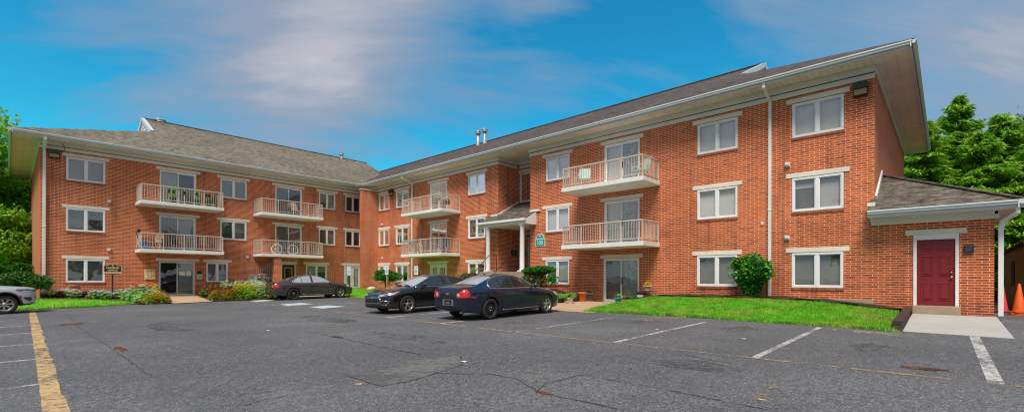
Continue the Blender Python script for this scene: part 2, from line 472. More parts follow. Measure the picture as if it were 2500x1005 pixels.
M['car_glass'] = t.done(t.principled(t.mix(t.noise(o_, 2.0, 4), (.006, .008, .009), (.022, .026, .028)), .03, 0, t.bump(t.noise(o_, 1.2, 2), .03, .1), .9, .6))
t = NT('car glass with painted sky')
M['car_glass_pale'] = t.done(t.principled(t.mix(t.noise(t.obj(), 1.1, 3), (.22, .24, .26), (.38, .40, .42)), .05, 0, None, .9, .8))  # pale base colour paints in a sky reflection
M['cone'] = plain('orange cone plastic', (.72, .115, .012), .45, var=.12, scale=5)
M['cone_red'] = plain('faded red cone plastic', (.62, .045, .05), .5, var=.15, scale=5)
M['teal'] = plain('teal sign face', (.01, .30, .29), .35, var=.05)
M['sign_white'] = plain('white sign lettering', (.85, .85, .82), .5, var=.04)
M['cream_sign'] = plain('cream sign face', (.78, .66, .32), .5, var=.05)
M['gold_sign'] = plain('gold sign band', (.66, .44, .26), .45, var=.06)
M['sign_blue'] = plain('blue sign symbol', (.10, .30, .55), .4, var=.06)
M['sign_green'] = plain('pale green notice', (.42, .66, .46), .6, var=.05)
M['wood_post'] = plain('weathered wood post', (.30, .22, .11), .9, var=.3, scale=7, bump=.3)
M['tie'] = plain('creosoted timber', (.055, .032, .022), .9, var=.45, scale=5, bump=.7)
M['siding'] = rib_mat('brown lap siding', (.20, .105, .062), .14, 1, dark=.3, width=.2)
M['terracotta'] = plain('terracotta', (.60, .16, .05), .75, var=.12, scale=6)
M['pot_brown'] = plain('dark brown pot', (.075, .035, .03), .5, var=.15, scale=6)
M['pot_taupe'] = plain('taupe pot', (.16, .12, .09), .6, var=.15, scale=6)
M['pot_white'] = plain('off white pot', (.66, .63, .58), .6, var=.1, scale=6)
M['pot_blue'] = plain('blue plastic pot', (.02, .22, .62), .4, var=.1, scale=6)
M['tan_sling'] = plain('tan sling fabric', (.42, .28, .17), .8, var=.12, scale=9)
M['blue_sling'] = plain('navy sling fabric', (.015, .06, .16), .8, var=.12, scale=9)
M['beige_sling'] = plain('beige sling fabric', (.46, .40, .34), .8, var=.12, scale=9)
M['mint'] = plain('pale green plastic', (.33, .50, .42), .5, var=.1, scale=5)
M['bike_blue'] = plain('blue bicycle paint', (.02, .09, .36), .3, .2, coat=.5)
M['bike_teal'] = plain('teal bicycle paint', (.03, .36, .42), .3, .2, coat=.5)
M['paper'] = plain('white paper', (.78, .76, .70), .8, var=.05)
M['stone'] = plain('pale stone', (.58, .50, .42), .9, var=.2, scale=7, bump=.3)
M['door_white'] = plain('white door paint', (.76, .76, .76), .4, var=.05)
M['door_black'] = plain('black door paint', (.012, .016, .016), .35, var=.15)
# what hangs behind the glass
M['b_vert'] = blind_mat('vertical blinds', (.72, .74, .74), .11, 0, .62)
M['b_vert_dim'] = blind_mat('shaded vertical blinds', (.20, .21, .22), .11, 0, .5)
M['b_hor'] = blind_mat('horizontal blinds', (.34, .35, .36), .05, 1, .45)
M['b_shade'] = blind_mat('grey roller shade', (.50, .51, .51), 3.0, 1, .95)
M['b_pale'] = blind_mat('pale roller shade', (.68, .68, .67), 3.0, 1, .97)
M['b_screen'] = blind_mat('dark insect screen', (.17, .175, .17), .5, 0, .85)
M['b_olive'] = blind_mat('olive drawn shade', (.22, .225, .20), 1.7, 0, .85)
M['b_green'] = blind_mat('grey green curtain', (.36, .38, .36), .17, 0, .75)
M['b_lace'] = blind_mat('lace curtain', (.42, .46, .46), .4, 0, .8, True)
M['b_sheer'] = blind_mat('white sheer curtain', (.55, .58, .57), .16, 0, .75)
M['b_office'] = blind_mat('drawn grey blind', (.36, .43, .44), .05, 1, .9)
# ------------------------------------------------------------------ the apartment building
XR, YL = 19.43, 34.10           # planes of the right and left facades
XB, YS = 21.16, 19.18           # back and side of the entrance recess
X0, Y0 = 1.12, 1.75             # outer corners
XE, YE = 33.6, 48.3
ZS = 8.55                       # soffit
def pt(side, u, d, z):
    if side == 'L': return (u, YL - d, z)
    if side == 'R': return (XR - d, u, z)
    if side == 'B': return (XB - d, u, z)
    if side == 'S': return (u, YS - d, z)
    if side == 'E': return (u, Y0 - d, z)
    if side == 'W': return (X0 - d, u, z)
def sbox(mb, s, u0, u1, d0, d1, z0, z1, mi=0):
    a = pt(s, u0, d0, z0); b = pt(s, u1, d1, z1)
    mb.box(min(a[0], b[0]), max(a[0], b[0]), min(a[1], b[1]), max(a[1], b[1]), min(a[2], b[2]), max(a[2], b[2]), mi)
def quad(mb, s, u0, u1, d, z0, z1, mi=0, uv=None):
    mb.face([pt(s, u0, d, z0), pt(s, u1, d, z0), pt(s, u1, d, z1), pt(s, u0, d, z1)], mi=mi, uv=uv)

bld = thing('apartment_building', 'three storey L shaped red brick apartment block with white trimmed balconies and hipped shingle roof', 'building', (19.43, 34.1, .4))

wr_ = random.Random(4)
HOLES = {'L': [], 'R': [], 'B': [], 'S': [], 'E': [], 'W': []}
def opening(s, u0, u1, z0, z1): HOLES[s].append((u0, u1, z0, z1))

def lintel(s, u0, u1, z0, z1, parent):
    mb = MB(); sbox(mb, s, u0, u1, -.02, .022, z0, z1)
    mb.build('lintel', M['lintel'], parent, bevel=.006)

def glazing(s, u0, u1, z0, z1, behind, parent, split=None, glass='glass', half=None):
    """pane and what hangs behind it (closing the opening)"""
    mb = MB()
    m = (u0 + u1) / 2 if split is None else split
    quad(mb, s, u0, m, -.035, z0, z1); quad(mb, s, m + .001, u1, -.045, z0, z1)
    mb.build('pane', M[glass], parent, recalc=False)
    mb = MB()
    bl = behind if isinstance(behind, (list, tuple)) else [behind, behind]
    names = []
    for k, (a, b) in enumerate(((u0 - .08, m), (m, u1 + .08))):
        if s != 'L': kk = 1 - k      # seen from the car park, right means smaller u on this side
        else: kk = k
        quad(mb, s, a, b, -.13, z0 - .08, z1 + .08, kk, uv=[(a, z0 - .08), (b, z0 - .08), (b, z1 + .08), (a, z1 + .08)])
        if half:
            zz = z1 - (z1 - z0) * half[k]
            if half[k] > 0: quad(mb, s, a + .02, b - .02, -.115, zz, z1 + .08, 2, uv=[(a, zz), (b, zz), (b, z1), (a, z1)])
    mb.build('blind', [M[bl[0]], M[bl[1]], M['b_shade']], parent, recalc=False)
    return

def window(s, u0, u1, z0, z1, behind='b_shade', lz=(None, None), lu=None, sill=True, openleft=False):
    opening(s, u0, u1, z0, z1)
    mb = MB(); w = .062
    sbox(mb, s, u0, u1, -.06, .012, z1 - w, z1); sbox(mb, s, u0, u1, -.06, .012, z0, z0 + w)
    sbox(mb, s, u0, u0 + w, -.06, .012, z0 + w, z1 - w); sbox(mb, s, u1 - w, u1, -.06, .012, z0 + w, z1 - w)
    m = (u0 + u1) / 2
    sbox(mb, s, m - .052, m + .052, -.06, .008, z0 + w, z1 - w)
    sw = .03
    for a, b in ((u0 + w, m - .052), (m + .052, u1 - w)):
        sbox(mb, s, a, b, -.055, -.012, z0 + w, z0 + w + sw); sbox(mb, s, a, b, -.055, -.012, z1 - w - sw, z1 - w)
        sbox(mb, s, a, a + sw, -.055, -.012, z0 + w + sw, z1 - w - sw); sbox(mb, s, b - sw, b, -.055, -.012, z0 + w + sw, z1 - w - sw)
    f = mb.build('window', M['vinyl'], bld, bevel=.004)
    hv = None
    if 'b_screen' in behind or 'dark_room' in behind: hv = [wr_.choice((0, .25, .45, .6, .9)), wr_.choice((0, .3, .45, .6))]
    glazing(s, u0 + .05, u1 - .05, z0 + .05, z1 - .05, behind, f, half=hv)
    if lu is None: lu = (u0 - .18, u1 + .18)
    lintel(s, lu[0], lu[1], lz[0] if lz[0] else z1 + .035, lz[1] if lz[1] else z1 + .20, f)
    if sill:
        mb = MB(); sbox(mb, s, u0 - .02, u1 + .02, -.03, .03, z0 - .095, z0 - .004)
        mb.build('sill', M['sill'], f)
    return f

def slider(s, u0, u1, z0, z1, behind, lu=None, lz=None, name='sliding_door', frame='vinyl', glass='glass'):
    opening(s, u0, u1, z0, z1)
    mb = MB(); w = .06; m = (u0 + u1) / 2
    sbox(mb, s, u0, u1, -.07, .012, z1 - w, z1); sbox(mb, s, u0, u1, -.07, .012, z0, z0 + .05)
    sbox(mb, s, u0, u0 + w, -.07, .012, z0 + .05, z1 - w); sbox(mb, s, u1 - w, u1, -.07, .012, z0 + .05, z1 - w)
    for a, b, d in ((u0 + w, m + .03, -.045), (m - .03, u1 - w, -.012)):
        sbox(mb, s, a, a + .055, d - .035, d, z0 + .05, z1 - w); sbox(mb, s, b - .055, b, d - .035, d, z0 + .05, z1 - w)
        sbox(mb, s, a + .055, b - .055, d - .035, d, z0 + .05, z0 + .12); sbox(mb, s, a + .055, b - .055, d - .035, d, z1 - w - .05, z1 - w)
    f = mb.build(name, M[frame], bld, bevel=.004)
    glazing(s, u0 + .05, u1 - .05, z0 + .04, z1 - .05, behind, f, glass=glass)
    hb = MB(); hu = m + (.05 if s == 'L' else -.05)
    sbox(hb, s, hu - .015, hu + .015, -.01, .035, z0 + .85, z0 + 1.15)
    hb.build('handle', M['dark_metal'], f)
    if lu is None: lu = (u0 - .2, u1 + .2)
    lintel(s, lu[0], lu[1], lz[0] if lz else z1 + .035, lz[1] if lz else z1 + .20, f)
    return f

F3, F2, F1 = (6.62, 7.84), (3.94, 5.15), (1.21, 2.445)
LZ3, LZ2, LZ1 = (7.875, 8.04), (5.17, 5.34), (2.465, 2.63)
LEV = [(F3, LZ3), (F2, LZ2), (F1, LZ1)]
# ---- left wing
for k, bh in enumerate((['b_shade', 'b_shade'], ['b_shade', 'b_screen'], ['b_hor', 'b_hor'])):
    (z0, z1), lz = LEV[k]
    window('L', 2.09, 3.66, z0, z1, bh, lz, (1.93, 3.84))
window('L', 9.25, 10.78, *F3, ['b_shade', 'b_shade'], LZ3, (9.06, 10.98))
window('L', 9.25, 10.78, *F2, ['b_screen', 'b_olive'], LZ2, (9.06, 10.98))
window('L', 8.49, 9.69, *F1, ['b_hor', 'b_hor'], LZ1, (8.31, 9.91))
for (z0, z1), lz, bh in ((F3, LZ3, ['b_screen', 'b_shade']), (F2, LZ2, ['b_olive', 'b_olive'])):
    window('L', 15.68, 16.93, z0, z1, bh, lz, (15.5, 17.13))
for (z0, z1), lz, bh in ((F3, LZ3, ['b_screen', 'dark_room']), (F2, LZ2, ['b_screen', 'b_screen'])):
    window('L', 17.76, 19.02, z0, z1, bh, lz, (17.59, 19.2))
window('L', 14.74, 16.28, *F1, ['b_screen', 'b_olive'], LZ1, (14.56, 16.48))
slider('L', 6.10, 7.93, 5.80, 7.84, ['b_vert', 'b_vert_dim'], (5.92, 8.14), LZ3)
slider('L', 6.08, 7.91, 3.10, 5.15, ['b_green', 'b_shade'], (5.92, 8.12), LZ2)
slider('L', 12.60, 14.42, 5.80, 7.84, ['b_green', 'b_screen'], (12.4, 14.6), LZ3)
slider('L', 12.60, 14.42, 3.10, 5.15, ['b_green', 'b_screen'], (12.4, 14.6), LZ2)
# office entrance: aluminium door and a fixed light papered with notices
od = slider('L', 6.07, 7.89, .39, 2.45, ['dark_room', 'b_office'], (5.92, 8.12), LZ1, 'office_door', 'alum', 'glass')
mb = MB()
sbox(mb, 'L', 7.06, 7.38, .004, .012, 1.62, 1.86); sbox(mb, 'L', 7.43, 7.66, .004, .012, 1.59, 1.89)
mb.build('paper_notice', M['paper'], od)

def french_doors(s, u0, u1, z0, z1, lu, lz):
    opening(s, u0, u1, z0, z1)
    mb = MB(); w = .07; m = (u0 + u1) / 2
    sbox(mb, s, u0, u1, -.08, .012, z1 - w, z1); sbox(mb, s, u0, u0 + w, -.08, .012, z0, z1 - w); sbox(mb, s, u1 - w, u1, -.08, .012, z0, z1 - w)
    for a, b in ((u0 + w, m - .004), (m + .004, u1 - w)):
        st = .15
        sbox(mb, s, a, a + st, -.06, -.015, z0 + .02, z1 - w); sbox(mb, s, b - st, b, -.06, -.015, z0 + .02, z1 - w)
        sbox(mb, s, a + st, b - st, -.06, -.015, z0 + .02, z0 + .26); sbox(mb, s, a + st, b - st, -.06, -.015, z1 - w - .16, z1 - w)
        for k in range(1, 3):
            x = a + st + (b - a - 2 * st) * k / 3; sbox(mb, s, x - .009, x + .009, -.05, -.022, z0 + .26, z1 - w - .16)
        for k in range(1, 5):
            z = z0 + .26 + (z1 - z0 - w - .42) * k / 5; sbox(mb, s, a + st, b - st, -.049, -.023, z - .009, z + .009)
    f = mb.build('french_door', M['door_white'], bld)
    glazing(s, u0 + .08, u1 - .08, z0 + .05, z1 - .1, ['b_green', 'b_green'], f)
    hb = MB(); p = pt(s, m + (.07 if s == 'L' else -.07), .02, z0 + .98); hb.blob(p, .032, 10, 6, 0)
    p2 = pt(s, m + (.07 if s == 'L' else -.07), .005, z0 + 1.14); hb.blob(p2, .025, 10, 6, 0)
    hb.build('handle', M['dark_metal'], f)
    lintel(s, lu[0], lu[1], lz[0], lz[1], f)
french_doors('L', 17.67, 19.06, .55, 2.43, (17.47, 19.2), LZ1)
french_doors('R', 23.82, 25.60, .62, 2.43, (23.66, 25.88), LZ1)
# dark door under the balcony
opening('L', 13.0, 13.99, .62, 2.48)
mb = MB()
sbox(mb, 'L', 13.0, 13.07, -.08, .02, .62, 2.48); sbox(mb, 'L', 13.92, 13.99, -.08, .02, .62, 2.48); sbox(mb, 'L', 13.07, 13.92, -.08, .02, 2.41, 2.48)
fr_ = mb.build('basement_door', M['lintel'], bld)
mb = MB(); sbox(mb, 'L', 13.07, 13.92, -.07, -.03, .62, 2.41); mb.build('door_leaf', M['door_black'], fr_)
mb = MB()
for a, b, c, d in ((13.24, 13.76, 2.19, 2.22), (13.24, 13.76, 1.28, 1.31), (13.24, 13.27, 1.31, 2.19), (13.73, 13.76, 1.31, 2.19)): sbox(mb, 'L', a, b, -.03, -.005, c, d)
mb.build('window_frame', M['lintel'], fr_)
mb = MB(); quad(mb, 'L', 13.27, 13.73, -.022, 1.31, 2.19); mb.build('pane', M['car_glass'], fr_, recalc=False)
lintel('L', 12.8, 14.1, *LZ1, fr_)

# ---- right wing
def rw(u0, u1, bhs, lu, levels=(0, 1, 2)):
    for k, bh in zip(levels, bhs):
        (z0, z1), lz = LEV[k]; window('R', u0, u1, z0, z1, bh, lz, lu)
rw(2.60, 4.14, (['b_pale', 'b_pale'], ['b_screen', 'b_shade'], ['b_olive', 'b_olive']), (2.43, 4.33))
rw(6.02, 7.58, (['b_pale', 'b_pale'], ['b_pale', 'b_pale'], ['b_olive', 'b_olive']), (5.85, 7.78))
rw(14.08, 15.60, (['b_pale', 'b_pale'], ['b_pale', 'b_pale'], ['b_olive', 'b_screen']), (13.9, 15.84))
rw(20.25, 21.77, (['b_screen', 'b_shade'], ['b_screen', 'b_screen'], ['b_screen', 'b_screen']), (20.08, 21.98))
rw(28.14, 29.70, (['b_screen', 'b_screen'], ['b_screen', 'b_screen'], ['b_screen', 'b_screen']), (27.98, 29.89))
rw(30.60, 32.05, (['b_olive', 'b_olive'], ['b_olive', 'b_screen'], ['b_screen', 'b_screen']), (30.46, 32.13))
slider('R', 10.19, 12.02, 5.80, 7.84, ['b_vert', 'b_lace'], (10.02, 12.24), LZ3)
slider('R', 10.19, 12.02, 3.10, 5.15, ['b_sheer', 'b_lace'], (10.02, 12.24), LZ2)
slider('R', 10.20, 12.05, .41, 2.45, ['b_vert_dim', 'b_lace'], (10.02, 12.24), LZ1)
slider('R', 23.82, 25.62, 5.80, 7.84, ['b_sheer', 'b_screen'], (23.66, 25.88), LZ3)
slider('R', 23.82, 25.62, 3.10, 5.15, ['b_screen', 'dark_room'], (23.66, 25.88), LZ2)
# recess: tall fixed window over the porch, entrance door below
opening('B', 17.2, 19.0, 6.10, 7.83)
mb = MB()
for a, b, c, d in ((17.2, 17.27, 6.1, 7.83), (18.93, 19.0, 6.1, 7.83), (17.27, 18.93, 7.76, 7.83), (17.27, 18.93, 6.1, 6.17)): sbox(mb, 'B', a, b, -.06, .012, c, d)
f = mb.build('landing_window', M['vinyl'], bld)
mb = MB(); quad(mb, 'B', 17.25, 18.95, -.03, 6.15, 7.80); mb.build('pane', M['glass'], f, recalc=False)
mb = MB(); quad(mb, 'B', 17.1, 19.08, -.13, 6.0, 7.9); mb.build('blind', M['b_olive'], f, recalc=False)
lintel('B', 17.0, 19.17, *LZ3, f)
opening('B', 17.6, 19.06, 1.86, 4.22)
mb = MB()
for a, b, c, d in ((17.6, 17.68, 1.86, 4.22), (18.98, 19.06, 1.86, 4.22), (17.68, 18.98, 4.14, 4.22), (17.68, 18.98, 3.86, 3.91), (18.3, 18.36, 1.86, 3.86)): sbox(mb, 'B', a, b, -.06, .012, c, d)
f = mb.build('entrance_door', M['alum'], bld)
mb = MB(); quad(mb, 'B', 17.65, 19.0, -.03, 1.88, 4.18); mb.build('pane', M['glass_dark'], f, recalc=False)
mb = MB(); quad(mb, 'B', 17.55, 19.1, -.13, 1.8, 4.3); mb.build('blind', M['b_olive'], f, recalc=False)
# small letter box on the recess side wall
mb = MB(); sbox(mb, 'S', 20.55, 20.95, 0, .14, 2.85, 3.2); mb.tube([pt('S', 20.7, .03, 3.2), pt('S', 20.7, .03, 4.15)], .012, 6)
mb.build('intercom_box', M['dark_metal'], bld)

# ---- utility annex on the right end
opening('R', -.26, .78, .44, 2.90)

# ---- walls with their openings
def wall(name, s, u0, u1, z0, z1, mat, depth=.13):
    hs = [h for h in HOLES[s] if h[0] < u1 and h[1] > u0]
    us = sorted({u0, u1, *[max(u0, min(u1, v)) for h in hs for v in h[:2]]})
    zs = sorted({z0, z1, *[v for h in hs for v in h[2:]]})
    mb = MB()
    for j in range(len(zs) - 1):
        run = None
        for i in range(len(us) - 1):
            cu, cz = (us[i] + us[i + 1]) / 2, (zs[j] + zs[j + 1]) / 2
            solid = not any(h[0] < cu < h[1] and h[2] < cz < h[3] for h in hs)
            if solid and run is None: run = us[i]
            if run is not None and (not solid or i == len(us) - 2):
                end = us[i + 1] if solid else us[i]
                quad(mb, s, run, end, 0, zs[j], zs[j + 1]); run = None
    for a, b, c, d in hs:
        P = lambda u, dd, z: pt(s, u, dd, z)
        mb.face([P(a, 0, c), P(a, -depth, c), P(a, -depth, d), P(a, 0, d)]); mb.face([P(b, 0, c), P(b, -depth, c), P(b, -depth, d), P(b, 0, d)])
        mb.face([P(a, 0, c), P(b, 0, c), P(b, -depth, c), P(a, -depth, c)]); mb.face([P(a, 0, d), P(b, 0, d), P(b, -depth, d), P(a, -depth, d)])
    mb.build(name, mat, bld, recalc=False)

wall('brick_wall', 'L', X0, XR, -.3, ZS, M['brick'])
wall('brick_wall', 'R', Y0, 16.70, -.1, ZS, M['brick'])
wall('brick_wall', 'R', YS, YL, -.1, ZS, M['brick'])
wall('brick_wall', 'B', 16.70, YS, 0, ZS, M['brick'])
wall('brick_wall', 'S', XR, XB, 0, ZS, M['brick'])
mb = MB(); mb.face([(XR, 16.7, 0), (XB, 16.7, 0), (XB, 16.7, ZS), (XR, 16.7, ZS)]); mb.build('brick_wall', M['brick'], bld, recalc=False)
mb = MB()
mb.face([(XR, Y0, 0), (XE, Y0, 0), (XE, Y0, ZS), (XR, Y0, ZS)])
mb.build('end_wall', M['stucco'], bld, recalc=False)
mb = MB(); mb.face([(X0, YL, -.3), (X0, YE, -.3), (X0, YE, ZS), (X0, YL, ZS)])
mb.build('end_wall', M['stucco'], bld, recalc=False)
mb = MB(); mb.face([(XE, Y0, 0), (XE, YE, 0), (XE, YE, ZS), (XE, Y0, ZS)]); mb.face([(X0, YE, -.3), (XE, YE, -.3), (XE, YE, ZS), (X0, YE, ZS)])
mb.build('brick_wall', M['brick'], bld, recalc=False)
# brick fin in the inner corner with its white cap
mb = MB(); mb.box(18.05, XR - .002, 32.13, 32.43, .1, 8.12); mb.build('brick_fin', M['brick'], bld)
mb = MB(); mb.box(18.0, XR - .003, 32.08, 32.48, 8.121, 8.18); mb.build('fin_cap', M['frieze'], bld)
# foundation strips showing at the foot of the walls
mb = MB(); mb.box(XR - .035, XR - .003, 1.76, 9.6, .3, .83); mb.build('foundation', M['foundation'], bld)
mb = MB(); mb.box(X0 + .0, 5.9, YL - .035, YL - .003, -.1, .84); mb.build('foundation', M['foundation'], bld)

# ---- frieze boards under the soffit
def frieze(s, u0, u1, e0=0.0, e1=0.0):
    mb = MB()
    sbox(mb, s, u0 - e0 * .04, u1 + e1 * .04, .003, .045, 8.13, 8.30)
    sbox(mb, s, u0 - e0 * .10, u1 + e1 * .10, .003, .10, 8.335, ZS - .004)
    mb.build('frieze', M['frieze'], bld, bevel=.008)
    mb = MB(); sbox(mb, s, u0, u1, .003, .03, 8.30, 8.334); mb.build('frieze_shadow_gap', M['dark_metal'], bld)
frieze('L', X0, XR - .12, 1, 0)
frieze('R', Y0, 16.70, 0, 1); frieze('R', YS, YL - .12, 1, 0)
frieze('S', XR + .002, XB - .11); frieze('B', 16.72, YS - .11)
mb = MB(); sbox(mb, 'E', XR - .04, XE, .003, .05, 8.28, ZS - .004); mb.build('end_trim_board', M['frieze'], bld)
mb = MB(); sbox(mb, 'W', YL, YE, .003, .05, 8.28, ZS - .004)
mb.build('end_trim_board', M['frieze'], bld)

# ---- soffits
EX, EY = 18.52, 33.18           # fascia plane
mb = MB()
def sof(x0, x1, y0, y1, along):
    P = [(x0, y0, ZS), (x1, y0, ZS), (x1, y1, ZS), (x0, y1, ZS)]
    mb.face(P, uv=[((p[1], p[0]) if along == 'y' else (p[0], p[1])) for p in P])
sof(EX, XR, Y0, EY, 'y'); sof(X0, EX, EY, YL, 'x'); sof(EX, XR, EY, YL, 'x'); sof(XR, XB, 16.7, YS, 'y')
mb.build('soffit', M['soffit'], bld, recalc=False)
mb = MB()
sof(EX, 34.6, .80, Y0, 'y'); mb.build('end_soffit', M['soffit_end'], bld, recalc=False)
mb = MB(); sof(.12, X0, EY, 49.3, 'x'); mb.build('end_soffit', M['soffit_left'], bld, recalc=False)

# ---- roofs
ZE, PT = 8.70, .48
def rp(mb, pts, e0, eu, ev):
    """roof plane with u along the eave and v up the slope"""
    e0, eu, ev = Vector(e0), Vector(eu).normalized(), Vector(ev).normalized()
    mb.face(pts, uv=[((Vector(p) - e0).dot(eu), (Vector(p) - e0).dot(ev)) for p in pts])
V = (22.7, 37.4, ZE + 4.3 * PT); RE = (23.57, 41.2, ZE + 8.1 * PT); RS = (6.35, 41.2, ZE + 8.1 * PT)
GB = (6.35, 37.69, ZE + 4.59 * PT); GB2 = (6.35, 44.71, ZE + 4.59 * PT)
GH = (6.62, 37.69, ZE + 4.59 * PT)
QE = (26.5, 43.6, ZE + 8.1 * PT); QS = (26.5, 6.9, ZE + 8.1 * PT); QB = (22.9, 6.9, ZE + 4.5 * PT); QB2 = (30.1, 6.9, ZE + 4.5 * PT)
A, V0, Bc, Cc = (0, 33.1, ZE), (18.4, 33.1, ZE), (18.4, .68, ZE), (34.6, .68, ZE)
mb = MB()
rp(mb, [A, V0, V, RE, RS, GB], A, (1, 0, 0), (0, 1, PT))
rp(mb, [A, GB, GB2, (0, 49.3, ZE)], A, (0, 1, 0), (1, 0, .342))
rp(mb, [(0, 49.3, ZE), GB2, RS, RE, QE, (26.5, 49.3, ZE)], (0, 49.3, ZE), (1, 0, 0), (0, -1, PT))
rp(mb, [RE, V, QE], V, (1, 0, 0), (0, 1, PT))
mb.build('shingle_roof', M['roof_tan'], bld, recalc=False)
mb = MB()
rp(mb, [Bc, QB, QS, QE, V, V0], Bc, (0, 1, 0), (1, 0, PT))
rp(mb, [Bc, Cc, QB2, QB], Bc, (1, 0, 0), (0, 1, .348))
rp(mb, [Cc, (34.6, 49.3, ZE), (26.5, 49.3, ZE + 8.1 * PT), QS, QB2], Cc, (0, 1, 0), (-1, 0, PT))
rp(mb, [QE, RE, (26.5, 49.3, ZE + 8.1 * PT)], QE, (0, 1, 0), (1, 0, .1))
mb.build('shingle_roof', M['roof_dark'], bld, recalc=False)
# ridge caps
mb = MB(); mb.bar(RS, RE, .26, .05); mb.build('ridge_cap', M['roof_tan'], bld)
mb = MB(); mb.bar(QS, QE, .26, .05); mb.build('ridge_cap', M['roof_dark'], bld)
# gablet vents
def gablet(c, horiz, base_half, h):
    mb = MB(); c = Vector(c); hz = Vector(horiz); nrm = hz.cross(Vector((0, 0, 1)))
    A_, B_, C_ = c - hz * base_half, c + hz * base_half, c + Vector((0, 0, h))
    mb.face([A_, B_, C_])
    for p, q in ((A_, C_), (B_, C_), (A_, B_)): mb.bar(p, q, .16, .22)
    mb.bar(c, C_, .06, .06)
    for k in range(1, 5):
        z = h * k / 5.5; w = base_half * (1 - z / h) - .12
        mb.bar(c + Vector((0, 0, z)) - hz * w, c + Vector((0, 0, z)) + hz * w, .05, .05)
    mb.build('gable_vent', M['trimgrey'], bld)
gablet((6.40, 41.2, ZE + 4.65 * PT), (0, 1, 0), 3.3, 3.3 * PT)
gablet((26.5, 6.95, ZE + 4.55 * PT), (1, 0, 0), 3.4, 3.4 * PT)
# fascia, gutter with a lip
def eave_run(a, b, out):
    """a->b along the eave at fascia plane, out = outward unit"""
    a, b, o = Vector(a), Vector(b), Vector(out)
    d = (b - a).normalized()
    prof = [(0, 8.50), (0, 8.66), (.02, 8.66), (.02, 8.58), (.05, 8.56), (.095, 8.585), (.095, 8.635), (.125, 8.65), (.125, 8.69), (.10, 8.69), (.10, 8.675), (-.03, 8.675), (-.03, 8.50)]
    mb = MB()
    mb.prism(prof, lambda p, t: (a + d * t + o * p[0]) * 1 + Vector((0, 0, p[1] - a.z)), 0, (b - a).length)
    return mb
eave_run((EX, .80, 8.5), (EX, EY + .1, 8.5), (-1, 0, 0)).build('gutter', M['trimgrey'], bld)
eave_run((.0, EY, 8.5), (EX + .0, EY, 8.5), (0, -1, 0)).build('gutter', M['trimgrey'], bld)
eave_run((EX - .12, .80, 8.5), (34.6, .80, 8.5), (0, -1, 0)).build('gutter', M['trimgrey'], bld)
eave_run((.12, EY - .12, 8.5), (.12, 49.3, 8.5), (-1, 0, 0)).build('gutter', M['trimgrey'], bld)
# roof pipes
def roof_pipe(x, y, z, h, r=.13, cap=True):
    mb = MB(); mb.lathe([(r * 1.7, -.35), (r * 1.25, 0), (r, .12), (r, h), ], (x, y, z), 14)
    if cap: mb.lathe([(r * 1.1, h - .02), (r * 1.75, h + .03), (r * 1.75, h + .11), (r * 1.2, h + .12), (r * 1.2, h + .16), (r * 1.75, h + .17), (r * 1.75, h + .24), (.01, h + .30)], (x, y, z), 14)
    mb.build('vent_pipe', M['steel'], bld)
roof_pipe(25.2, 27.1, 12.0, .82); roof_pipe(25.2, 26.35, 12.0, .82)
roof_pipe(21.0, 41.1, 12.5, .30, .11); roof_pipe(7.4, 41.4, 12.5, .02, .22)

# ---- downspouts
def downspout(s, u, zb, w=.10, top_d=.95):
    mb = MB()
    mb.bar(pt(s, u, .06, zb), pt(s, u, .06, 8.18), w, w * .8)
    mb.bar(pt(s, u, .06, 8.14), pt(s, u, top_d - .06, 8.40), w, w * .8)
    mb.bar(pt(s, u, top_d - .06, 8.38), pt(s, u, top_d - .06, 8.58), w, w * .8)
    mb.bar(pt(s, u, .06, 4.05), pt(s, u, .06, 4.12), w * 1.25, w)
    mb.build('downspout', M['white'], bld, bevel=.01)
downspout('R', 4.86, .7); downspout('R', 27.62, .6); downspout('L', 1.27, .45, .14)

# ---- small boxes on the walls
def vent(s, u, z):
    mb = MB(); sbox(mb, s, u - .08, u + .08, 0, .07, z - .075, z + .075); sbox(mb, s, u - .065, u + .065, .07, .11, z - .02, z + .07)
    mb.build('dryer_vent', M['white'], bld, bevel=.01)
for s, u, z in (('L', 3.82, 5.68), ('L', 3.82, 3.0), ('L', 10.84, 2.84), ('R', 4.29, 5.68), ('R', 4.29, 3.01), ('R', 31.5, 5.55), ('R', 31.5, 3.0)): vent(s, u, z)
mb = MB(); sbox(mb, 'R', 5.08, 5.16, 0, .05, 3.55, 3.68); mb.build('junction_box', M['white'], bld)
def wall_light(s, u0, u1, z0, z1):
    mb = MB(); zm = z0 + (z1 - z0) * .50
    sbox(mb, s, u0, u1, 0, .24, zm, z1); sbox(mb, s, u0, u1, 0, .03, z0, zm); sbox(mb, s, u0, u1, .03, .20, z0 - .02, z0 + .02)
    o = mb.build('wall_light', M['dark_metal'], bld, bevel=.012)
    mb = MB(); sbox(mb, s, u0 + .03, u1 - .03, .03, .19, z0 + .02, zm - .01); mb.build('lens', M['amber'], o)
wall_light('R', 1.93, 2.33, 7.62, 8.04); wall_light('L', 1.42, 1.84, 7.68, 8.08); wall_light('R', 30.0, 30.42, 7.60, 8.0)
mb = MB(); mb.tube([pt('L', 1.84, .06, 8.05), pt('L', 2.0, .12, 8.12), pt('L', 2.03, .14, 8.3), pt('L', 1.9, .13, 8.5)], .014, 6); mb.build('lamp_cable', M['black'], bld)
# downpipe outlet curl by the left corner
mb = MB(); mb.tube([pt('L', 2.6, .03, 1.02), pt('L', 2.2, .08, 1.05), pt('L', 2.15, .1, .9), pt('L', 2.4, .1, .62)], .03, 8); mb.build('drain_hose', M['tan_concrete'], bld)

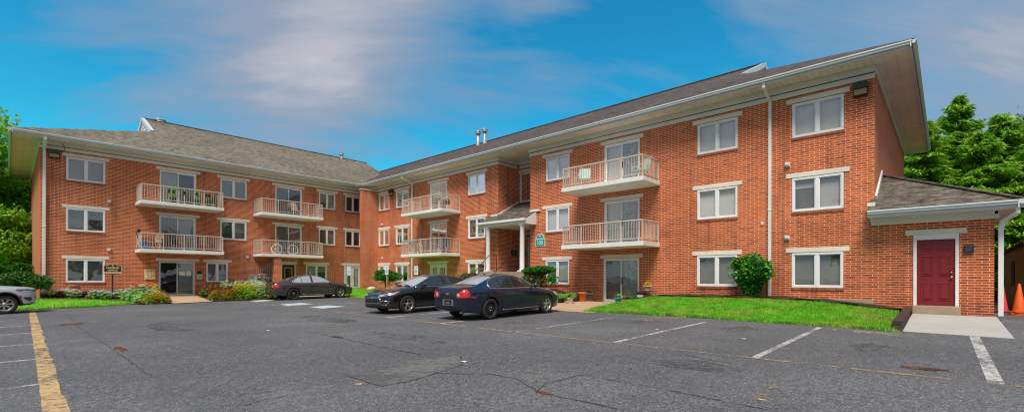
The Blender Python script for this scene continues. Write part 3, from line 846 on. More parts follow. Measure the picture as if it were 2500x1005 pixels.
# ---- balconies
def balcony(s, u0, u1, zt, depth=1.56, th=.19, mids=3):
    mb = MB(); sbox(mb, s, u0, u1, .003, depth, zt - th, zt)
    b = mb.build('balcony', M['slab'], bld, bevel=.012)
    mb = MB(); e = .07; D = depth - e; a, c = u0 + e, u1 - e; h = .92
    n = 24
    mid = [a + (c - a) * k / (mids + 1) for k in range(mids + 2)]
    for u in mid: sbox(mb, s, u - .022, u + .022, D - .022, D + .022, zt, zt + h - .05)
    sbox(mb, s, a - .025, c + .025, D - .03, D + .03, zt + h - .05, zt + h)
    sbox(mb, s, a, c, D - .015, D + .015, zt + .10, zt + .135)
    for k in range(1, n + 8):
        u = a + (c - a) * k / (n + 8)
        if min(abs(u - m_) for m_ in mid) > .035: sbox(mb, s, u - .009, u + .009, D - .009, D + .009, zt + .135, zt + h - .05)
    for u in (a, c):
        sbox(mb, s, u - .025, u + .025, .003, D - .03, zt + h - .05, zt + h)
        sbox(mb, s, u - .015, u + .015, .003, D - .022, zt + .10, zt + .135)
        sbox(mb, s, u - .022, u + .022, .003, .04, zt, zt + h - .05)
        for k in range(1, 12):
            d = D * k / 12; sbox(mb, s, u - .009, u + .009, d - .009, d + .009, zt + .135, zt + h - .05)
    mb.build('railing', M['rail'], b)
for zt in (5.77, 3.07):
    balcony('L', 4.96, 9.05, zt); balcony('L', 11.17, 15.30, zt); balcony('R', 9.21, 13.42, zt); balcony('R', 22.5, 26.76, zt)
# brick pier under the balcony by the meters
mb = MB(); mb.box(12.02, 12.46, 32.62, 33.0, .3, 2.88); mb.build('brick_pier', M['brick'], bld)

# ---- entrance porch
mb = MB()
fx = 18.55
rp(mb, [(fx - .03, 16.29, 4.66), (fx - .03, 19.92, 4.66), (XR, 19.70, 5.16), (XR, 16.29, 5.16)], (fx, 16.29, 4.65), (0, 1, 0), (1, 0, .57))
rp(mb, [(XR, 16.70, 5.16), (XR, YS, 5.16), (XB, YS, 6.08), (XB, 16.70, 6.08)], (fx, 16.29, 4.65), (0, 1, 0), (1, 0, .57))
pr = mb.build('porch_roof', M['roof_mix'], bld, recalc=False)
mb = MB()
mb.prism([(fx, 4.40), (XR, 4.40), (XR, 5.10), (fx, 4.62)], lambda p, t: (p[0], 16.29 + t, p[1]), -.03, .03)
mb.prism([(fx, 4.40), (XR, 4.40), (XR, 5.10), (fx, 4.62)], lambda p, t: (p[0], 19.86 + t, p[1]), -.03, .03)
mb.box(fx - .02, fx + .03, 16.32, 19.83, 4.40, 4.57)
mb.box(fx - .16, fx - .04, 16.22, 19.96, 4.56, 4.68)
mb.box(fx + .03, XB - .01, 16.72, YS - .01, 4.40, 4.42); mb.box(fx + .03, XR - .01, 16.32, 16.72, 4.40, 4.42); mb.box(fx + .03, XR - .01, YS - .01, 19.83, 4.40, 4.42)
mb.bar((XR - .03, 19.72, 5.17), (XR - .03, 19.18, 5.17), .08, .1); mb.bar((XR, 19.15, 5.18), (XB, 19.15, 6.12), .08, .12); mb.bar((XR - .04, 16.68, 5.16), (XR - .04, 16.0, 5.16), .09, .10)
mb.build('porch_fascia', M['white'], pr)
for y in (16.62, 19.22):
    mb = MB(); mb.lathe([(.155, 1.93), (.15, 1.96), (.135, 2.0), (.13, 2.02), (.118, 4.25), (.13, 4.28), (.14, 4.31), (.14, 4.34)], (18.68, y, 0), 20)
    mb.box(18.68 - .19, 18.68 + .19, y - .19, y + .19, 1.86, 1.93); mb.box(18.68 - .16, 18.68 + .16, y - .16, y + .16, 4.34, 4.40)
    mb.build('porch_column', M['white'], bld)
mb = MB(); mb.box(18.35, XR + .0, 16.2, 19.6, .2, 1.86); mb.box(XR, XB - .003, 16.703, YS - .003, .2, 1.86)
for k in range(7):
    mb.box(18.35 - .27 * (k + 1), 18.35 - .27 * k - .001, 17.1, 18.8, .2, 1.86 - .2 * (k + 1))
mb.build('porch_step', M['foundation'], bld)
for y in (17.15, 18.75):
    mb = MB(); mb.tube([(16.6, y, .35), (16.6, y, 1.28), (18.3, y, 2.78), (18.9, y, 2.78), (18.9, y, 1.86)], .022, 8)
    mb.build('handrail', M['black'], bld)
mb = MB(); mb.lathe([(.06, 4.39), (.13, 4.36), (.15, 4.28), (.10, 4.20), (.02, 4.18)], (19.7, 17.5, 0), 14); mb.build('porch_lamp', M['dark_metal'], bld)

# ---- annex
AX, AY0, AXB = 19.43, -1.0, 23.4
wall('annex_wall', 'R', AY0, Y0, .05, 3.5, M['brick'])
mb = MB(); mb.face([(AX, AY0, .05), (AXB, AY0, .05), (AXB, AY0, 3.5), (AX, AY0, 3.5)]); mb.face([(AXB, AY0, .05), (AXB, Y0, .05), (AXB, Y0, 3.5), (AXB, AY0, 3.5)])
mb.build('annex_wall', M['brick'], bld, recalc=False)
ex, ey, ez = 18.74, -1.50, 3.72
ap = (21.4, Y0 - .002, 5.26)
mb = MB()
rp(mb, [(ex, ey, ez), (ex, 1.86, ez), (XR, 1.86, ez + .41), (XR, Y0 - .002, ez + .41), ap], (ex, ey, ez), (0, 1, 0), (1, 0, .58))
rp(mb, [(ex, ey, ez), (24.06, ey, ez), ap], (ex, ey, ez), (1, 0, 0), (0, 1, .47))
rp(mb, [(24.06, ey, ez), (24.06, Y0 - .002, ez), ap], (24.06, ey, ez), (0, 1, 0), (-1, 0, .58))
ar = mb.build('annex_roof', M['roof_mix'], bld, recalc=False)
mb = MB(); mb.bar((ex, ey, ez + .015), ap, .24, .04); mb.build('hip_cap', M['roof_mix'], ar)
mb = MB(); mb.bar((XR + .0, Y0 - .03, ez + .47), (21.4, Y0 - .03, 5.36), .05, .14); mb.box(18.95, XR - .003, 1.70, 1.90, 3.86, 3.98); mb.build('flashing', M['white'], ar)
mb = MB()
sbox(mb, 'R', AY0 - .03, 1.84, .003, .05, 3.28, 3.49); sbox(mb, 'R', AY0 - .07, 1.86, .003, .09, 3.40, 3.488)
mb.box(AX - .09, AXB, AY0 - .09, AY0 - .003, 3.28, 3.487)
mb.build('annex_frieze', M['frieze'], bld)
mb = MB(); mb.face([(ex + .06, ey + .06, 3.49), (AX, ey + .06, 3.49), (AX, 1.86, 3.49), (ex + .06, 1.86, 3.49)]); mb.face([(AX, ey + .06, 3.49), (24.0, ey + .06, 3.49), (24.0, AY0, 3.49), (AX, AY0, 3.49)])
mb.build('annex_soffit', M['soffit'], bld, recalc=False)
def low_gutter(a, b, out):
    a, b, o = Vector(a), Vector(b), Vector(out); d = (b - a).normalized(); mb = MB()
    prof = [(0, 3.48), (0, 3.60), (.03, 3.57), (.09, 3.585), (.09, 3.635), (.12, 3.65), (.12, 3.70), (.095, 3.70), (-.03, 3.69), (-.03, 3.48)]
    mb.prism(prof, lambda p, t: a + d * t + o * p[0] + Vector((0, 0, p[1])), 0, (b - a).length); return mb
low_gutter((ex + .06, ey - .06, 0), (ex + .06, 1.88, 0), (-1, 0, 0)).build('gutter', M['trimgrey'], bld)
low_gutter((ex - .06, ey + .06, 0), (24.06, ey + .06, 0), (0, -1, 0)).build('gutter', M['trimgrey'], bld)
mb = MB()
mb.bar((19.40, -1.13, .46), (19.40, -1.13, 3.05), .14, .11, up=(0, 1, 0)); mb.bar((19.40, -1.13, 3.0), (19.3, -1.18, 3.2), .12, .1); mb.bar((19.3, -1.18, 3.18), (18.85, -1.42, 3.36), .09, .09); mb.bar((18.85, -1.42, 3.33), (18.85, -1.42, 3.56), .09, .09)
mb.build('downspout', M['white'], bld, bevel=.01)
# maroon door
mb = MB()
sbox(mb, 'R', -.26, -.18, -.09, .03, .70, 2.90); sbox(mb, 'R', .70, .78, -.09, .03, .70, 2.90); sbox(mb, 'R', -.18, .70, -.09, .03, 2.74, 2.90)
df = mb.build('maroon_door', M['door_white'], bld, bevel=.006)
df['label'] = 'maroon six panel door in peeling white frame'
mb = MB(); sbox(mb, 'R', -.18, .70, -.07, -.03, .70, 2.74)
for u0, u1 in ((-.08, .20), (.32, .60)):
    for z0, z1 in ((.86, 1.42), (1.62, 2.24), (2.40, 2.60)):
        for a, b, c, d in ((u0, u1, z0, z0 + .03), (u0, u1, z1 - .03, z1), (u0, u0 + .03, z0 + .03, z1 - .03), (u1 - .03, u1, z0 + .03, z1 - .03)): sbox(mb, 'R', a, b, -.03, -.016, c, d)
        sbox(mb, 'R', u0 + .06, u1 - .06, -.03, -.014, z0 + .06, z1 - .06)
mb.build('door_leaf', M['red_door'], df, bevel=.006)
mb = MB(); mb.blob(pt('R', -.10, .015, 1.58), .034, 10, 8, 0); mb.blob(pt('R', -.10, .02, 1.72), .026, 10, 8, 0); mb.lathe([(.035, -.03), (.035, -.02)], pt('R', -.10, 0, 1.58), 12, 'x'); mb.build('door_knob', M['brass'], df)
lintel('R', -.43, .97, 2.905, 3.06, df)
mb = MB(); sbox(mb, 'R', -.30, .80, -.10, .16, .30, .70); mb.build('door_step', M['foundation'], bld, bevel=.02)
mb = MB(); sbox(mb, 'R', -.575, -.36, .02, .10, 2.30, 2.52); sbox(mb, 'R', -.50, -.43, 0, .03, 2.36, 2.46)
fl = mb.build('floodlight', M['black'], bld, bevel=.015)
mb = MB(); sbox(mb, 'R', -.545, -.39, .10, .106, 2.34, 2.48); mb.build('lens', M['car_glass'], fl)
# ------------------------------------------------------------------ cars
def lerp_tab(tab, x):
    if x <= tab[0][0]: return tab[0][1]
    for (x0, y0), (x1, y1) in zip(tab, tab[1:]):
        if x <= x1:
            t = (x - x0) / (x1 - x0); return y0 + (y1 - y0) * t
    return tab[-1][1]

class Car:
    """local frame: x grows from nose (-) to tail (+), origin on the ground midway between the axles"""
    def __init__(s, name, label, sp, paint, group=None):
        s.sp = sp; s.root = thing(name, label, 'car', (0, 0, 0), 0, group)
        s.x0 = -(sp['fo'] + sp['wb'] / 2); L = sp['L']
        mb = bmesh.new(); rows = []
        xs = sp['xs']
        for x in xs:
            W = lerp_tab(sp['W'], x); zb = lerp_tab(sp['zb'], x); zs = lerp_tab(sp['belt'], x); zt = lerp_tab(sp['top'], x)
            wr = lerp_tab(sp['wr'], x); dr = lerp_tab(sp['drop'], x)
            zt = max(zt, zs + .012); zrs = max(zt - dr, zs + .004)
            zm = zb + (zs - zb) * .50
            half = [(0, zb), (W * .6, zb), (W - .06, zb + .01), (W - .025, zb + .07), (W, zm), (W - .005, zs - .11), (W - .03, zs - .03), (W - .075, zs),
                    (wr + .012, zrs - .012), (wr - .05, zrs + .02), (wr * .55, zt - .012), (0, zt)]
            row = [mb.verts.new((x + s.x0, y, z)) for y, z in half]
            row += [mb.verts.new((x + s.x0, -y, z)) for y, z in half[-2:0:-1]]
            rows.append(row)
        n = len(rows[0])
        for A, B in zip(rows, rows[1:]):
            for k in range(n): mb.faces.new([A[k], A[(k + 1) % n], B[(k + 1) % n], B[k]])
        mb.faces.new(rows[0]); mb.faces.new(rows[-1][::-1])
        bmesh.ops.recalc_face_normals(mb, faces=mb.faces)
        me = bpy.data.meshes.new('tmp'); mb.to_mesh(me); mb.free()
        o = bpy.data.objects.new('tmp', me); col.objects.link(o)
        ss = o.modifiers.new('s', 'SUBSURF'); ss.levels = 2
        s.axles = [s.x0 + sp['fo'], s.x0 + sp['fo'] + sp['wb']]
        cut = []
        for ax in s.axles:
            for sd in (-1, 1):
                c = MB(); c.lathe([(sp['ar'], .58 * sd), (sp['ar'], 1.3 * sd)], (ax, 0, sp['r'] + .015), 40, 'y'); co = c.build('cut', M['arch']); cut.append(co)
                b = o.modifiers.new('b', 'BOOLEAN'); b.object = co; b.operation = 'DIFFERENCE'; b.solver = 'EXACT'
        dg = bpy.context.evaluated_depsgraph_get(); ev = o.evaluated_get(dg)
        m2 = bpy.data.meshes.new_from_object(ev, depsgraph=dg)
        bpy.data.objects.remove(o)
        for c in cut: bpy.data.objects.remove(c)
        m2.materials.clear(); m2.materials.append(paint); m2.materials.append(M['arch']); m2.materials.append(M['plastic'])
        for p in m2.polygons:
            p.use_smooth = True; p.material_index = 0
            c = p.center
            for ax in s.axles:
                if math.hypot(c.x - ax, c.z - sp['r'] - .015) < sp['ar'] + .004 and abs(c.y) > .55: p.material_index = 1; p.use_smooth = False
            if c.z < sp['zblack'] and p.material_index == 0: p.material_index = 2
        m2.name = 'body'
        s.body = bpy.data.objects.new('body', m2); col.objects.link(s.body); s.body.parent = s.root
        bm = bmesh.new(); bm.from_mesh(m2); s.bvh = BVHTree.FromBMesh(bm); bm.free()
    def hit(s, o, d, eps):
        loc, nrm, i, dist = s.bvh.ray_cast(Vector(o), Vector(d).normalized(), 12)
        if loc is None: return None
        if nrm.dot(Vector(d)) > 0: nrm = -nrm
        return loc + nrm * eps
    def frame(s, view, side=1):
        # returns f(u,v) -> (origin, direction); u,v are local metres
        if view == 'side': return lambda u, v: ((u + s.x0, 3 * side, v), (0, -side, 0))
        if view == 'top': return lambda u, v: ((u + s.x0, v, 4), (0, 0, -1))
        if view == 'rear': return lambda u, v: ((6, u, v), (-1, 0, 0))
        if view == 'front': return lambda u, v: ((-6, u, v), (1, 0, 0))
        if view == 'fq': # front quarter, u across
            d = Vector((1, -side * .75, 0)).normalized(); a = Vector((d.y, -d.x, 0)) * side * -1
            return lambda u, v: (tuple(Vector((s.axles[0], 0, v)) + a * u - d * 5), tuple(d))
    def patch(s, name, poly, view, mat, side=1, eps=.006, res=.06, parent=None):
        f = s.frame(view, side)
        pts = []
        m = len(poly)
        for i in range(m):
            a, b = Vector(poly[i]), Vector(poly[(i + 1) % m]); k = max(1, int((b - a).length / res))
            pts += [a.lerp(b, j / k) for j in range(k)]
        nb = len(pts); xs = [p.x for p in pts]; ys = [p.y for p in pts]
        def inside(q):
            c = False
            for i in range(nb):
                a, b = pts[i], pts[i - 1]
                if (a.y > q.y) != (b.y > q.y) and q.x < (b.x - a.x) * (q.y - a.y) / (b.y - a.y) + a.x: c = not c
            return c
        x = min(xs) + res / 2
        while x < max(xs):
            y = min(ys) + res / 2
            while y < max(ys):
                q = Vector((x, y))
                if inside(q) and min((q - p).length for p in pts[:nb]) > res * .4: pts.append(q)
                y += res
            x += res
        r = delaunay_2d_cdt(pts, [(i, (i + 1) % nb) for i in range(nb)], [], 1, 1e-6)
        V3 = []
        for p in r[0]: V3.append(s.hit(*f(p.x, p.y), eps))
        mb = MB()
        for fc in r[2]:
            q = [V3[i] for i in fc]
            if all(v is not None for v in q): mb.face(q, sm=True)
        o = mb.build(name, mat, parent or s.root)
        return o
    def line(s, mb, pts, view, r, side=1, eps=.002, res=.07, closed=False):
        f = s.frame(view, side); out = []
        m = len(pts)
        for i in range(m if closed else m - 1):
            a, b = Vector(pts[i]), Vector(pts[(i + 1) % m]); k = max(1, int((b - a).length / res))
            out += [a.lerp(b, j / k) for j in range(k)]
        if not closed: out.append(Vector(pts[-1]))
        q = [s.hit(*f(p.x, p.y), eps) for p in out]
        q = [v for v in q if v is not None]
        if len(q) > 2: mb.tube(q, r, 6, closed=closed)
    def wheel(s, ax, side, style, parent=None):
        sp = s.sp; r = sp['r']; w = .215
        yo = sp['track'] * side
        t = MB(); h = w / 2
        t.lathe([(r * .66, -h * .9), (r * .80, -h), (r * .94, -h * .93), (r, -h * .72), (r, h * .72), (r * .94, h * .93), (r * .80, h), (r * .66, h * .9), (r * .64, h * .6), (r * .64, -h * .6), (r * .66, -h * .9)], (ax, yo, r), 32, 'y', caps=False)
        wh = t.build('wheel', M['tyre'], s.root)
        m = MB(); o = side; R_ = r * .665
        face = h * .62 * o
        rimmat = M['alloy'] if style != 'steel' else M['black_steel']
        c = (ax, yo, r)
        m.lathe([(R_, h * .85 * o), (R_ * .95, h * .88 * o), (R_ * .90, h * .70 * o), (R_ * .86, -h * .5 * o)], c, 32, 'y', caps=False)
        if style == 'steel':
            m.lathe([(R_ * .88, h * .35 * o), (R_ * .70, h * .62 * o), (R_ * .58, h * .70 * o), (R_ * .34, h * .50 * o), (R_ * .28, h * .68 * o), (.005, h * .70 * o)], c, 28, 'y', caps=False)
        else:
            m.lathe([(.005, h * .66 * o), (R_ * .22, h * .66 * o), (R_ * .26, h * .40 * o)], c, 16, 'y', caps=False)
            ns = {'star5': 5, 'fork5': 5, 'multi': 7}[style]
            for k in range(ns):
                a = 2 * math.pi * k / ns + .3
                def sp_(a1, w1, w2):
                    d = Vector((math.cos(a1), 0, math.sin(a1))); q = Vector((-d.z, 0, d.x)); C_ = Vector(c)
                    i_, o_ = R_ * .16, R_ * .93
                    y1, y2 = Vector((0, h * .60 * o, 0)), Vector((0, h * .66 * o, 0)); b1 = Vector((0, h * .25 * o, 0))
                    m.hexa([C_ + d * i_ - q * w1 + b1, C_ + d * i_ + q * w1 + b1, C_ + d * o_ + q * w2 + b1, C_ + d * o_ - q * w2 + b1,
                            C_ + d * i_ - q * w1 * .8 + y1, C_ + d * i_ + q * w1 * .8 + y1, C_ + d * o_ + q * w2 * .8 + y2, C_ + d * o_ - q * w2 * .8 + y2])
                if style == 'star5': sp_(a, R_ * .17, R_ * .20)
                elif style == 'fork5': sp_(a - .13, R_ * .07, R_ * .065); sp_(a + .13, R_ * .07, R_ * .065)
                else: sp_(a - .10, R_ * .05, R_ * .05); sp_(a + .13, R_ * .05, R_ * .06)
        m.build('rim', rimmat, wh)
        d = MB(); d.lathe([(R_ * .86, -h * .2 * o), (.01, -h * .2 * o)], c, 24, 'y', caps=False)
        d.build('brake_disc', M['dark_metal'] if style != 'steel' else M['arch'], wh)
        if style == 'steel':
            l = MB()
            for k in range(5):
                a = 2 * math.pi * k / 5; l.lathe([(.013, h * .5 * o), (.013, h * .8 * o), (.002, h * .82 * o)], (ax + R_ * .28 * math.cos(a), yo, r + R_ * .28 * math.sin(a)), 8, 'y')
            for k in range(12):
                a = 2 * math.pi * k / 12; l.lathe([(.020, h * .60 * o), (.001, h * .655 * o)], (ax + R_ * .73 * math.cos(a), yo, r + R_ * .73 * math.sin(a)), 8, 'y', mi=1)
            l.build('lug_nut', [M['chrome'], M['arch']], wh)
        return wh

MAL = dict(L=4.87, fo=.98, wb=2.852, r=.335, ar=.375, track=.775, zblack=.235,
    xs=[0, .03, .10, .24, .45, .62, .98, 1.18, 1.30, 1.52, 1.85, 2.15, 2.40, 2.75, 3.10, 3.40, 3.65, 3.95, 4.20, 4.38, 4.60, 4.74, 4.83, 4.86, 4.87],
    W=[(0, .50), (.03, .60), (.10, .72), (.24, .80), (.45, .845), (.9, .885), (1.6, .893), (3.2, .893), (4.0, .885), (4.4, .86), (4.7, .80), (4.83, .74), (4.86, .70), (4.87, .64)],
    zb=[(0, .30), (.1, .20), (.5, .18), (4.2, .20), (4.6, .25), (4.83, .32), (4.87, .40)],
    belt=[(0, .58), (.03, .64), (.10, .70), (.24, .76), (.62, .83), (1.18, .90), (1.6, .935), (2.5, .96), (3.6, .985), (4.2, .995), (4.74, .97), (4.83, .95), (4.87, .84)],
    top=[(0, .60), (.03, .66), (.10, .735), (.24, .80), (.62, .895), (1.18, .975), (1.30, .995), (1.52, 1.10), (1.85, 1.265), (2.15, 1.385), (2.40, 1.435), (2.75, 1.455), (3.10, 1.445), (3.40, 1.40), (3.65, 1.33), (3.95, 1.215), (4.20, 1.12), (4.38, 1.085), (4.74, 1.06), (4.83, 1.02), (4.86, .96), (4.87, .86)],
    wr=[(0, .40), (.24, .62), (1.18, .72), (1.30, .715), (1.52, .685), (1.85, .63), (2.15, .585), (2.40, .57), (3.10, .565), (3.40, .565), (3.65, .575), (3.95, .60), (4.20, .66), (4.38, .70), (4.74, .66), (4.87, .5)],
    drop=[(0, .01), (1.18, .035), (1.52, .06), (2.15, .075), (3.40, .075), (3.95, .06), (4.38, .03), (4.87, .02)])

def sedan08(name, label, paint, wheels, glass_side, group=None, plate=None):
    c = Car(name, label, MAL, paint, group); rt = c.root
    c.patch('windshield', [(1.36, -.64), (1.36, .64), (1.80, .57), (2.14, .51), (2.14, -.51), (1.80, -.57)], 'top', M['car_glass'])
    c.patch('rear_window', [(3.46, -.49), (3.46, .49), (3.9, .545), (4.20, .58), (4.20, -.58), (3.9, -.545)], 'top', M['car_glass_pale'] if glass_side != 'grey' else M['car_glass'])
    for sd in (-1, 1):
        fr = [(1.62, .995), (1.86, 1.14), (2.12, 1.27), (2.36, 1.345), (2.66, 1.375), (2.66, .995)]
        re = [(2.78, .998), (2.78, 1.375), (3.05, 1.362), (3.30, 1.325), (3.30, 1.0)]
        qt = [(3.335, 1.0), (3.335, 1.318), (3.55, 1.255), (3.70, 1.175), (3.775, 1.09), (3.75, 1.02)]
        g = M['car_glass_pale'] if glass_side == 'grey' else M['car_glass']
        for nm, pl in (('side_window', fr), ('side_window', re), ('side_window', qt)): c.patch(nm, pl, 'side', g, sd, .006, .05)
        c.patch('door_pillar', [(2.665, .995), (2.665, 1.375), (2.775, 1.375), (2.775, .998)], 'side', M['plastic'], sd, .005, .05)
        mb = MB()
        c.line(mb, [(1.56, .965), (1.84, 1.145), (2.10, 1.285), (2.36, 1.368), (2.70, 1.402), (3.06, 1.39), (3.34, 1.345), (3.58, 1.278), (3.74, 1.195), (3.83, 1.09), (3.80, 1.0), (3.5, .972), (2.5, .965)], 'side', .020, sd, .004, .05, True)
        mb.build('chrome_trim', M['chrome'], rt)
        mb = MB()
        c.line(mb, [(1.50, .93), (1.44, .70), (1.46, .36), (1.52, .27)], 'side', .0085, sd, .0)
        c.line(mb, [(2.72, .96), (2.74, .62), (2.72, .27)], 'side', .0085, sd, .0)
        c.line(mb, [(3.78, .97), (3.62, .80), (3.42, .62), (3.32, .44), (3.30, .27)], 'side', .0085, sd, .0)
        c.line(mb, [(1.50, .27), (3.30, .27)], 'side', .0085, sd, .0)
        mb.build('door_seam', M['arch'], rt)
        for hx in (2.52, 3.52):
            h = MB(); p = c.hit(*c.frame('side', sd)(hx, .85), .018); q = c.hit(*c.frame('side', sd)(hx + .19, .855), .018)
            h.bar(p, q, .03, .035); h.build('door_handle', paint, rt, bevel=.008)
        mb = MB(); c.line(mb, [(1.42, .285), (2.3, .28), (3.28, .285)], 'side', .012, sd, .004); mb.build('sill_strip', M['chrome'], rt)
        c.patch('side_marker', [(4.44, .715), (4.62, .715), (4.62, .755), (4.44, .755)], 'side', M['tail_red'], sd, .006)
        c.patch('headlight', [(.12, .60), (.10, .66), (.30, .755), (.60, .80), (.52, .70), (.34, .62)], 'side', M['lamp_clear'], sd, .006, .04)
        # wing mirror
        p = c.hit(*c.frame('side', sd)(1.72, 1.0), 0); mm = MB()
        mm.bar(p, p + Vector((0, .08 * sd, .01)), .05, .05); mm.blob(p + Vector((-.01, .15 * sd, .045)), .10, 12, 8, 0, sq=(.62, 1.0, .78))
        mm.build('wing_mirror', paint, rt)
        # tail lamp: red outer, clear round reverse lamp
        f = 1 if sd > 0 else -1
        c.patch('taillight', [(f * .80, .735), (f * .62, .72), (f * .42, .725), (f * .40, .80), (f * .46, .885), (f * .58, .90), (f * .66, .985), (f * .735, .965), (f * .79, .84)], 'rear', M['tail_red'], 1, .010, .04)
        tl = [o for o in rt.children if o.name.startswith('taillight')][-1]
        q = [(f * .52 + .058 * math.cos(a), .805 + .058 * math.sin(a)) for a in [k * math.pi / 6 for k in range(12)]]
        c.patch('reverse_lamp', q, 'rear', M['lamp_clear'], 1, .016, .04, tl)
        c.patch('taillight', [(4.66, .74), (4.64, .83), (4.68, .93), (4.78, .955), (4.825, .90), (4.83, .74)], 'side', M['tail_red'], sd, .007, .04)
    mb = MB()
    c.line(mb, [(-.60, .985), (-.64, .90), (-.60, .71), (0, .70), (.60, .71), (.64, .90), (.60, .985)], 'rear', .007, 1, .0)
    c.line(mb, [(-.76, .69), (-.3, .685), (.3, .685), (.76, .69)], 'rear', .008, 1, .0)
    mb.build('boot_seam', M['arch'], rt)
    # number plate recess and plate
    c.patch('plate_surround', [(-.27, .475), (.27, .475), (.25, .665), (-.25, .665)], 'rear', M['chrome'], 1, .006)
    pb = MB(); p = c.hit(*c.frame('rear')(0, .57), .012)
    px = max(c.hit(*c.frame('rear')(yy, zz), .016).x for yy in (-.15, 0, .15) for zz in (.50, .64))
    pb.box(px, px + .008, -.155, .155, .495, .645); po = pb.build('number_plate', M['black'], rt)
    if plate: text_on(plate, .075, M['gold'], po, 'plate_number', (px + .0095, 0, .552), 'X+')
    c.patch('bumper_insert', [(-.60, .33), (.60, .33), (.72, .43), (.60, .415), (-.60, .415), (-.72, .43)], 'rear', M['plastic'], 1, .006)
    bow(c, 'rear', .84, .062)
    c.patch('grille', [(-.42, .45), (.42, .45), (.46, .60), (-.46, .60)], 'front', M['plastic'], 1, .008)
    c.patch('lower_grille', [(-.45, .30), (.45, .30), (.5, .40), (-.5, .40)], 'front', M['plastic'], 1, .008)
    mb = MB(); c.line(mb, [(-.46, .52), (.46, .52)], 'front', .018, 1, .008); mb.build('grille_bar', paint, rt)
    mb = MB(); c.line(mb, [(-.44, .455), (.44, .455), (.48, .605), (-.48, .605)], 'front', .010, 1, .006, closed=True); mb.build('grille_trim', M['chrome'], rt)
    bow(c, 'front', .52, .06)
    an = MB(); p = c.hit(*c.frame('top')(3.25, 0), 0); an.bar(p, p + Vector((.10, 0, .06)), .03, .02); an.build('antenna', M['plastic'], rt)
    ex_ = MB(); ex_.lathe([(.03, -.1), (.03, .06)], (c.x0 + 4.72, .48, .26), 12, 'x'); ex_.build('exhaust_pipe', M['steel'], rt)
    for (ax, sd), st in zip([(c.axles[0], 1), (c.axles[0], -1), (c.axles[1], 1), (c.axles[1], -1)], wheels): c.wheel(ax, sd, st)
    return c

def text_mesh(txt, size, font_extrude=.002):
    cu = bpy.data.curves.new('txt', 'FONT'); cu.body = txt; cu.size = size; cu.align_x = 'CENTER'; cu.align_y = 'CENTER'; cu.extrude = font_extrude; cu.offset = size * .012
    o = bpy.data.objects.new('txt', cu); col.objects.link(o)
    dg = bpy.context.evaluated_depsgraph_get(); me = bpy.data.meshes.new_from_object(o.evaluated_get(dg))
    bpy.data.objects.remove(o); return me
def text_on(txt, size, mat, parent, name, loc, facing, sx=1.0, rot=None):
    """facing: 'Y-' text read looking along +y, 'X-' looking along +x, 'X+' looking along -x; loc is in the parent's own frame"""
    me = text_mesh(txt, size)
    if facing == 'Y-': Rm = Matrix(((1, 0, 0), (0, 0, -1), (0, 1, 0)))
    elif facing == 'Y+': Rm = Matrix(((-1, 0, 0), (0, 0, 1), (0, 1, 0)))
    elif facing == 'X-': Rm = Matrix(((0, 0, -1), (-1, 0, 0), (0, 1, 0)))
    else: Rm = Matrix(((0, 0, 1), (1, 0, 0), (0, 1, 0)))
    S = Matrix.Diagonal((sx, 1, 1))
    me.transform((Rm @ S).to_4x4()); me.transform(Matrix.Translation(loc))
    me.materials.clear(); me.materials.append(mat)
    o = bpy.data.objects.new(name, me); col.objects.link(o); o.parent = parent
    return o
def bow(c, view, z, w):
    """the slanted cross emblem on nose and tail"""
    e = w; h = w * .42
    f = 1 if view == 'rear' else -1
    P = [(-e, -h * .45), (-e * .88, h * .45), (-e * .30, h * .45), (-e * .22, h), (e * .34, h), (e * .28, h * .45), (e, h * .45), (e * .88, -h * .45), (e * .30, -h * .45), (e * .22, -h), (-e * .34, -h), (-e * .28, -h * .45)]
    c.patch('emblem', [(x * f * 1.35, z + y * 1.25) for x, y in P], view, M['gold'], 1, .016, .03)

M['paint_blue'] = carpaint('navy car paint', (.005, .011, .036), .25)
M['paint_grey'] = carpaint('charcoal car paint', (.050, .046, .048), .3)
M['paint_black'] = carpaint('black car paint', (.006, .006, .007), .15)
M['paint_silver'] = carpaint('pale grey car paint', (.42, .46, .51), .3)
SL = math.atan(.018)
def place(root, x, y, heading):
    root.location = (x, y, .018 * x + .002)
    root.rotation_euler = (0, -SL if heading < 0 else SL, 0 if heading < 0 else math.pi)

b = sedan08('parked_car', 'navy blue sedan parked tail first towards us with a black steel rear wheel', M['paint_blue'], ['star5', 'star5', 'steel', 'star5'], 'dark', 'cars in the car park', '221802')
place(b.root, 11.9, 11.50, 1)
g = sedan08('parked_car', 'charcoal grey sedan parked in front of the basement door beside the flower bed', M['paint_grey'], ['fork5', 'fork5', 'steel', 'steel'], 'grey', 'cars in the car park', '803417')
place(g.root, 12.75, 28.66, 1)

